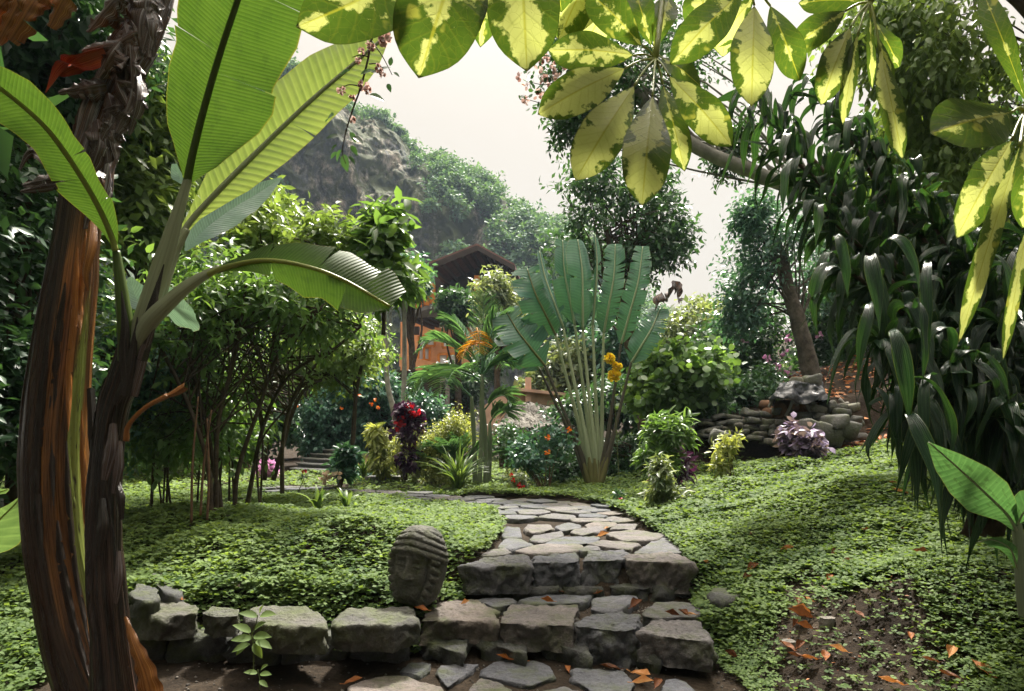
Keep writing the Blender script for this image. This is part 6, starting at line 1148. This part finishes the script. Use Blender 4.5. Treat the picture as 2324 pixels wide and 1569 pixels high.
F2 = np.stack([idx, nx, nx + len(V), idx + len(V)], -1); m = MB(); m.add(np.vstack([V, V2]), np.vstack([F, F[:, ::-1] + len(V), F2]), .5)
roof_ = m.build('thatched_roof', M['thatch'], hut); m = MB(); nst = 2600; ss = rng.random(nst); tt = rng.random(nst); ii = (ss * (n - 1)).astype(int) * mm_ + (tt * (mm_ - 1)).astype(int)
D = nrm(np.array([0, -.6, -.6]) + rng.normal(0, .22, (nst, 3))); scatter(m, rng, V[ii] + [0, 0, .01], D, nrm(np.array([0, -.6, .8]) + rng.normal(0, .2, (nst, 3))), rng.uniform(.15, .35, nst), .05, T_LOW); m.build('straw', M['thatch'], roof_)
for x in (1000, 1180, 1380, 1540):
    m = MB(); p = H(x, 1570, 12.7); beam(m, [p[0], p[1], .3], p, .12, .12); m.build('post', M['bark'], hut, False)
m = MB(); slab(m, [H(1000, 1560, 14.2), H(1500, 1560, 14.6), H(1500, 1960, 14.6), H(1000, 1960, 14.2)], (0, .2, 0)); m.build('wall', M['darkwood'], hut, False)
# vine covered arch, slate stairs, garden wall, low slab
arch = thing('vine_covered_arch', 'dark garden entrance overgrown with ivy at the head of the slate stairs', 'arch', Z(820, 1060, 14)); ra = np.random.default_rng(15)
m = MB()
for a, b, d in (((690, 870), (765, 1045), 14), ((800, 870), (852, 1045), 14.2), ((880, 870), (1010, 1060), 14.4)): c = (Z(*a, d) + Z(*b, d)) / 2; sz = np.abs(Z(*b, d) - Z(*a, d)); box(m, c + [0, .6, 0], (sz[0], 1.0, sz[2]))
c = Z(845, 905, 14.4); box(m, c + [0, .3, .2], (2.9, 1.1, .75)); m.build('wall', M['darkwood'], arch, False)
m = MB(); slab(m, [Z(760, 880, 16), Z(900, 880, 16), Z(900, 1060, 16), Z(760, 1060, 16)], (0, .1, 0)); m.build('inner_wall', M['darkwood'], arch, False)
m = MB(); box(m, Z(873, 985, 14.6), (.22, .12, .85)); m.build('door', M['darkwood'], arch, False)
m = MB(); beam(m, Z(833, 995, 14.3), Z(852, 975, 14.3), .03, .03); beam(m, Z(833, 995, 14.3), Z(833, 1025, 14.3), .03, .03); beam(m, Z(846, 982, 14.3), Z(846, 1020, 14.3), .03, .03); m.build('handrail', M['greybark'], arch, False)
cm = MB(); foliage(cm, ra, clumps(ra, ell(728, 960, 13.7, 46, 90, .35), 26, .3, .45) + clumps(ra, ell(822, 960, 13.9, 34, 90, .3), 24, .3, .45) + clumps(ra, ell(830, 880, 13.9, 150, 34, .4), 30, .3, .45) + clumps(ra, ell(940, 940, 13.8, 60, 70, .3), 26, .3, .45), 30, 5, .16, .10, .62, T_LOW, -.3, .6, .3); cm.build('ivy', M['blue'], arch)
m = MB(); spray_mesh(m, ra, [Z(x, y, 13.3) for x, y in ((815, 895), (835, 975), (853, 907), (842, 918), (766, 940), (775, 925), (858, 925), (782, 910))], .12, 9, 7)
for k, (x, y) in enumerate(((815, 895), (853, 907), (842, 918), (775, 925), (858, 925), (652, 880), (640, 888), (672, 922))): mm = MB(); spray_mesh(mm, ra, [Z(x, y, 13.2)], .075, 1, 7); mm.build('flower', M['orange'], arch)
st_ = thing('slate_stairs', 'curved flight of five grey slate faced stairs at the far left of the lawn', 'stairs', Z(700, 1085, 12)); zs = .38
for k in range(5):
    y0 = 12.0 + k * .34; z1 = zs + .078 * (k + 1); x0 = Z(640 + k * 16, 1080, y0)[0]; x1 = Z(770, 1080, y0)[0]; n = 14; t = np.linspace(0, 1, n)
    fx = x0 + (x1 - x0) * t; fy = y0 + .5 * (1 - t) ** 2.2 - .12 * t; m = MB()
    V = np.concatenate([np.stack([fx, fy, np.full(n, zs - .15)], -1), np.stack([fx, fy, np.full(n, z1 - .025)], -1), np.stack([fx - .02, fy - .03, np.full(n, z1 - .025)], -1), np.stack([fx - .02, fy - .03, np.full(n, z1)], -1), np.stack([fx, fy + 2.0, np.full(n, z1)], -1)])
    m.add(V, grid_faces(5, n), .3 + .1 * k); m.build('stair_step', M['slate'], st_, False)
gw = thing('garden_wall', 'low pinkish rendered garden wall with slate coping beyond the left lawn', 'wall', Z(820, 1070, 12.2))
m = MB(); a, b = Z(785, 1050, 12.0), Z(862, 1050, 12.0); box(m, [(a[0] + b[0]) / 2, 12.2, .4], (b[0] - a[0], .25, .6)); m.build('wall_face', M['pinkwall'], gw, False)
m = MB(); box(m, [(a[0] + b[0]) / 2, 12.2, .725], (b[0] - a[0] + .08, .33, .05)); m.build('coping', M['slate'], gw, False)
kb = MB(); a, b = Z(829, 1096, 10.2), Z(912, 1096, 10.2); stone(kb, [(a[0], 10.1), (b[0], 10.15), (b[0] - .05, 10.5), (a[0] + .03, 10.5)], .46, .3, 5, 40, .012, .012, .02, .4, smooth=1); tag(kb.build('stone_kerb', M['slate']), 'low grey slab stone edging beyond the left lawn where the path ends', 'kerb')
# dry stone wall and wood pile
dry = thing('dry_stone_wall', 'tumbled dry stone terrace wall on the right slope below the wood pile', 'wall', Z(1760, 1010, 8.8)); rw = np.random.default_rng(44); DW = 8.9; m = MB()
def wstone(mb, c, sx, sz, sy, seed, rnd):
    u = np.linspace(0, np.pi, 9)[:, None]; v = np.linspace(0, 2 * np.pi, 14, endpoint=False)[None, :]; e = .38
    f = lambda q: np.sign(q) * np.abs(q) ** e
    V = np.stack([f(np.sin(u)) * f(np.cos(v)) * sx, f(np.sin(u)) * f(np.sin(v)) * sy, f(np.cos(u)) * np.ones_like(v) * sz], -1).reshape(-1, 3)
    V *= (1 + .30 * vnoise(V + seed * 3.1, 2.0 / max(sx, .05) * .55, seed))[:, None]; a = rw.normal(0, .18); ca, sa = math.cos(a), math.sin(a)
    V = np.stack([V[:, 0] * ca - V[:, 2] * sa, V[:, 1], V[:, 0] * sa + V[:, 2] * ca], -1) + c; mb.add(V, grid_faces(9, 14, True)[:, ::-1], rnd)
def wall_rows(mb, x0, x1, top, bot, d0, d1, rows, big):
    for r in range(rows):
        x = x0 + rw.uniform(0, 20)
        while x < x1:
            wz = rw.uniform(22, 52) * big; t = (x - x0) / (x1 - x0); yt, yb = np.interp(t, *top), np.interp(t, *bot); yy = yb + (yt - yb) * (r + .5) / rows; hz = (yb - yt) / rows * .54; d = d0 + (d1 - d0) * t + .05 * r
            wstone(mb, Z(x + wz / 2, yy + rw.normal(0, 3), d + rw.normal(0, .03)), wz / 2 * d / 1550 * 1.02, hz * d / 1550 * rw.uniform(.85, 1.15), .14, int(rw.integers(999)), rw.random()); x += wz * 1.02
wall_rows(m, 1585, 1930, ([0, .3, .6, .85, 1], [950, 935, 928, 912, 925]), ([0, .4, .8, 1], [992, 1005, 1012, 1000]), 9.3, 8.7, 5, .85)
for x, y, sx, sz in ((1872, 988, 34, 24), (1835, 975, 26, 20), (1915, 978, 24, 22), (1895, 958, 22, 16), (1640, 1000, 34, 18)): wstone(m, Z(x, y, 8.5), sx * 8.5 / 1550, sz * 8.5 / 1550, .2, x, .3)
m.build('wall_face', M['drystone'], dry, False)
m = MB(); wall_rows(m, 1870, 1975, ([0, 1], [882, 870]), ([0, 1], [925, 915]), 10.6, 10.6, 3, .8); m.build('upper_wall', M['drystone'], dry, False)
box_ = MB(); box(box_, Z(1760, 975, 9.5) + np.array([0, .15, -.1]), (2.0, .35, .5)); box_.build('earth_core', M['soil'], dry, False)
pile = thing('wood_pile', 'stack of cut logs and branches on top of the dry stone wall under the tarp', 'wood pile', Z(1810, 930, 9.3)); rw2 = np.random.default_rng(3)
for x, y, r, dx, dy in [(1765, 932, .11, .35, .6), (1740, 938, .08, .3, .6), (1790, 925, .07, .6, .4), (1835, 920, .08, -.4, .6), (1850, 930, .10, .2, .6), (1820, 938, .07, .5, .3), (1780, 945, .06, .5, .3), (1870, 925, .07, .2, .6)]:
    p = Z(x, y, 9.1); V, T3, uv = tube([p, p + np.array([dx, dy, .02])], [r, r * .95], 12, 6, noise=.08); m = MB(); m.add(V, T3, .5, uv); m.build('log', M['log'], pile)
for a, b in [((1745, 905), (1870, 893)), ((1800, 905), (1782, 945)), ((1815, 905), (1840, 935)), ((1752, 900), (1745, 925)), ((1860, 895), (1800, 915)), ((1830, 900), (1805, 920)), ((1905, 905), (1930, 945)), ((1925, 915), (1890, 925)), ((1770, 900), (1850, 915))]:
    V, T3, uv = tube(zp([(*a, 9.0), ((a[0] + b[0]) / 2 + 3, (a[1] + b[1]) / 2 - 2, 8.98), (*b, 9.0)]), [.022, .018], 7, 10, noise=.1); m = MB(); m.add(V, T3, .5, uv); m.build('branch', M['greybark'], pile)
def tarp():
    nu, nv = 60, 90; u = np.linspace(-1, 1, nv)[None, :] * np.ones((nu, 1)); w_ = np.linspace(0, 1, nu)[:, None] * np.ones((1, nv))
    # profile over the heap: front hem -> top -> back hem
    a = w_ * np.pi; zx = 1812 + u * (68 - 10 * np.sin(a)); top = 862 + 8 * (u + .1) ** 2 * 2 + 3 * np.sin(u * 7)
    yz = 903 + (top - 903) * np.sin(a) ** .55 + 16 * np.clip(u - .55, 0, 1) * (1 - np.sin(a)); d = 8.75 + .95 * w_
    d = d + .3 * np.abs(u) ** 4 * (.5 - w_)
    V = np.stack([(zx - 1162) / 1550 * d, d, EYE - (yz - 976) / 1550 * d], -1)
    dropr = np.clip((np.abs(u) - .82) / .18, 0, 1) ** 1.5; V[..., 2] -= dropr * .30 * np.sin(a)
    k = fbm(V.reshape(-1, 3) * np.array([1, 1, 1.6]), 3.2, 4, 7).reshape(nu, nv); rid = (1 - np.abs(fbm(V.reshape(-1, 3), 4.5, 3, 11)).reshape(nu, nv)); V[..., 1] -= .07 * k + .06 * rid; V[..., 2] += .04 * k + .05 * rid - .05
    return V.reshape(-1, 3), grid_faces(nu, nv)
m = MB(); V, F = tarp(); m.add(np.vstack([V, V + [0, .015, -.01]]), np.vstack([F, F[:, ::-1] + len(V)]), .5); tag(m.build('plastic_tarp', M['tarp']), 'crumpled black plastic tarp draped over the wood pile', 'tarp')
for x, y, sx, sz, lab in ((1808, 868, 12, 11, 'reddish stone weighing down the tarp, left of the other'), (1842, 866, 20, 14, 'larger grey stone weighing down the tarp on its right')):
    m = MB(); wstone(m, Z(x, y, 9.0), sx * 9 / 1550, sz * 9 / 1550, .07, x, .9 if x < 1820 else .4); tag(m.build('weight_stone', M['drystone']), lab, 'stone')
# ------------------------------------------------------------------ cliff behind the garden
CD = 95
sil = np.array([(-300, 420), (100, 380), (400, 330), (560, 330), (640, 300), (700, 300), (745, 268), (790, 284), (830, 282), (880, 300), (920, 328), (945, 372), (958, 392), (1000, 400), (1060, 420), (1120, 440), (1150, 480), (1185, 515), (1225, 545), (1300, 600), (1400, 690), (1550, 780), (1800, 860), (2300, 900), (2800, 940)], float)
xs = np.concatenate([np.linspace(-300, 480, 50), np.linspace(484, 1340, 400), np.linspace(1350, 2800, 60)]); nx, nz = len(xs), 260; ys = np.interp(xs, sil[:, 0], sil[:, 1]); ztop = EYE - (ys - 976) / 1550 * CD; X0 = (xs - 1162) / 1550 * CD
X, S = np.meshgrid(X0, np.linspace(0, 1, nz), indexing='ij'); top = ztop[:, None]
rnd_ = np.sin(np.clip(S, 0, 1) * np.pi / 2); Zc = -2 + (top + 2) * rnd_; Yc = CD - 22 + 22 * S ** 1.7
p = np.stack([X, Yc * 0, Zc], -1); dep = fbm(p * np.array([1, 1, .35]), .07, 5, 3) * 7 + (1 - np.abs(fbm(p * np.array([1, 1, .3]) + p[..., 2:3] * np.array([.35, 0, 0]), .16, 4, 8))) * -3.2 + fbm(p * np.array([1, 1, .6]), .5, 3, 6) * 1.3 + fbm(p * np.array([1.2, 1, .8]), 1.6, 3, 12) * .5
amp = np.clip(1 - S ** 6, .12, 1); Yc = Yc + dep * amp; Zc = Zc + fbm(np.stack([X, Yc, Zc], -1), .25, 4, 9) * .9 * S
X = X + fbm(p + 50, .2, 3, 4) * .8
Vc = np.stack([X, Yc, Zc], -1); back = np.stack([X0, np.full(nx, CD + 40), ztop * .4], -1)
V = np.vstack([Vc.reshape(-1, 3), back]); F = grid_faces(nx, nz); ii = np.arange(nx - 1); F2 = np.stack([ii * nz + nz - 1, (ii + 1) * nz + nz - 1, nx * nz + ii + 1, nx * nz + ii], -1)
struct(mesh_obj('cliff', V, np.vstack([np.vstack([F, F2])[:, [0, 1, 2]], np.vstack([F, F2])[:, [0, 2, 3]]]), M['cliff']), 'hazy grey brown rock cliff rising behind the house')
rc = np.random.default_rng(71)
def on_cliff(zx, s):
    i = np.clip(np.searchsorted(xs, zx), 0, nx - 1); j = np.clip((s * (nz - 1)).astype(int), 0, nz - 1); return Vc[i, j]
cm = MB(); n = 900; zx = rc.uniform(480, 1500, n); s = rc.uniform(.25, 1.0, n)
pc = on_cliff(zx, s); veg = fbm(pc, .09, 3, 21) + np.where(zx > 1010, .75, 0) + np.where(s > .88, .5, 0) + np.where(zx < 690, .35, 0) - np.where((zx > 780) & (zx < 960) & (s < .8), .35, 0)
for P_, v in zip(pc, veg):
    if v < .12: continue
    q_ = rc.uniform(.6, 1.7) * (1.15 if v > .6 else .8); foliage(cm, rc, [(P_ + [0, -.6, .3 * q_], np.array([q_, q_, q_ * .7]))], 34, 4, .7, .5, .6, T_LOW, .4, .3, .4)
struct(cm.build('cliff_scrub', M['hill']), 'scrub and bushes growing over the cliff', 'stuff')
for i, (zx_, zy_, rx, ry, lab) in enumerate([(752, 276, 34, 24, 'tree on the left crest of the cliff behind the vine spray'), (905, 312, 22, 14, 'small tree at the right edge of the cliff top'), (1100, 425, 38, 34, 'largest rounded tree on the lower right ridge'), (1030, 415, 36, 26, 'low spreading tree on the ridge just right of the rock face'), (1185, 530, 44, 30, 'bluish tree at the right foot of the ridge'), (1140, 520, 36, 40, 'tree on the slope under the largest ridge tree'), (970, 470, 30, 26, 'pale green tree in the notch beside the rock face'), (1290, 600, 50, 40, 'distant tree at the tail of the ridge behind the dark tree'), (1000, 560, 30, 26, 'yellowish tree on the slope above the house roof')]):
    y_ = CD - 3
    tree('ridge_tree', lab, 'tree', [[(zx_ + 5, zy_ + ry * 1.6, y_), (zx_ + 3, zy_ + ry * .5, y_), (zx_, zy_ - ry * .2, y_)]], .3, [ell(zx_, zy_, y_, rx, ry, 1.6)], 26, 30, 4, .6, .42, .6, T_LOW, 'hill', 300 + i, group='trees on the cliff', lo=.2, hi=.34, nlimb=14)

# ------------------------------------------------------------------ unseen trees added behind and beside the viewer to shade the foreground
for i, (x, y, h, r_) in enumerate([(-6.5, -3.0, 6.5, 2.6), (-1.5, -5.5, 7.5, 3.0), (3.8, -5.0, 7.0, 2.8), (8.5, -2.0, 6.5, 2.8), (-8.0, 2.0, 7.0, 2.4), (-3.9, 2.2, 5.6, 1.3)]):
    tree('added_shade_tree', ['unseen tall tree added for shade behind the viewer on the left', 'unseen tall tree added for shade right behind the viewer', 'unseen tall tree added for shade behind the viewer on the right', 'unseen tall tree added for shade beyond the right edge', 'unseen tall tree added for shade beyond the left edge', 'slender tree added outside the view to shade the lower left corner'][i], 'tree', [[(x, y, -.2), (x + .2, y + .1, h * .4), (x, y, h * .7)]] if False else [np.array([(x, y, -.2), (x + .2, y + .1, h * .4), (x, y, h * .7)])], .16, [(np.array([x, y, h * .55]), np.array([r_, r_ * .8, h * .5]))], 40, 26, 6, .6, .30, .5, T_LOW, 'dark', 400 + i, group='added trees behind the viewer', lo=.28, hi=.42, nlimb=16)
for i, (tr_, el_, lab, mt) in enumerate([([(180, 1075, 17), (180, 950, 17), (190, 850, 17)], [ell(180, 930, 17, 150, 110, 1.5)], 'far bushy tree beyond the left lawn, behind the banana stems', 'dark'), ([(420, 1070, 18), (420, 960, 18), (420, 880, 18)], [ell(420, 950, 18, 140, 100, 1.5)], 'far bushy tree beyond the left lawn, between the thin saplings', 'blue'), ([(600, 1065, 18), (600, 960, 18), (600, 880, 18)], [ell(610, 950, 18, 110, 90, 1.5)], 'far dark tree beyond the lawn, left of the ivy covered arch', 'dark')]):
    tree('leafy_tree', lab, 'tree', [tr_], .1, el_, 40, 26, 6, .4, .22, .5, T_LOW, mt, 480 + i, group='trees on the left', lo=.24, hi=.38)
bush('undergrowth_thicket', 'dark low undergrowth behind the dry stone wall, left of the tarp', 'undergrowth', Z(1680, 930, 10.4), [ell(1680, 895, 10.5, 110, 30, .5), ell(1600, 930, 10.0, 60, 30, .4), ell(1745, 880, 11, 50, 36, .4)], 'dark', .10, .5, T_LOW, 490, 26, 14, 6, .2, 10, .01)
tree('leafy_tree', 'dense dark shrubby tree on the slope right behind the fan palm stalks', 'tree', [[(1360, 1020, 13.5), (1360, 960, 13.5), (1360, 920, 13.5)]], .06, [ell(1310, 945, 13.5, 70, 36, .8), ell(1400, 920, 13.8, 80, 50, .8), ell(1490, 930, 13.2, 60, 50, .8)], 30, 20, 6, .3, .13, .48, T_LOW, 'dark', 495, lo=.2, hi=.34)
bush('undergrowth_thicket', 'dark low undergrowth at the foot of the leaning trunk, right of the tarp', 'undergrowth', Z(1900, 880, 12), [ell(1905, 850, 12, 80, 36, .5), ell(1990, 840, 12, 60, 50, .5)], 'dark', .10, .5, T_LOW, 491, 24, 14, 6, .2, 10, .01)
# unseen high crowns added to shade the foreground, leaving an opening over the path
for i, (trk, cr, lab) in enumerate([
    ([(-6.0, .5, 0), (-5.0, 1.0, 2.5), (-3.6, 1.5, 4.4)], [((-3.0, 1.4, 5.0), (2.2, 2.0, 1.0)), ((-3.0, 3.0, 5.2), (1.3, 1.2, .8))], 'unseen high spreading tree added to shade the banana plants'),
    ([(5.6, .2, 0), (5.0, 1.0, 2.5), (3.8, 1.5, 4.4)], [((3.2, 1.4, 5.0), (2.0, 2.0, 1.0)), ((4.2, 4.3, 5.7), (1.7, 1.5, .8))], 'unseen high spreading tree added to shade the strap leaved shrub'),
    ([(0.8, -3.5, 0), (.7, -2.8, 2.5), (.3, -1.8, 4.2)], [((.2, -.9, 4.9), (2.6, 1.5, 1.0))], 'unseen high spreading tree added for shade over the viewer')]):
    tree('added_canopy_tree', lab, 'tree', [np.array(trk)], .12, [(np.array(c, float), np.array(r, float)) for c, r in cr], 34, 22, 6, .4, .2, .5, T_LOW, 'dark', 450 + i, group='added trees overhanging the foreground', lo=.3, hi=.45, nlimb=20)
tree('leafy_tree', 'dark bushy tree behind the clustering palms and below the house', 'tree', [[(1060, 1010, 21), (1060, 900, 21), (1060, 860, 21)]], .1, [ell(1040, 880, 21, 60, 50, .9), ell(960, 900, 20, 46, 40, .7), ell(1110, 830, 22, 40, 40, .7)], 26, 22, 6, .35, .18, .45, T_LOW, 'dark', 460, lo=.24, hi=.36)
# ------------------------------------------------------------------ haze
hz = MB(); box(hz, (0, 75, 34), (440, 300, 74)); ho = hz.build('haze', M['glass'], None, False); struct(ho, 'thin warm haze in the air', 'stuff')
hm, hnt, hout = new_mat('haze_air'); pv = hnt.nodes.new('ShaderNodeVolumePrincipled'); pv.inputs['Density'].default_value = .00045; pv.inputs['Color'].default_value = (.62, .78, 1.0, 1); pv.inputs['Anisotropy'].default_value = 0.2
hnt.links.new(pv.outputs[0], hout.inputs['Volume']); ho.data.materials.clear(); ho.data.materials.append(hm)
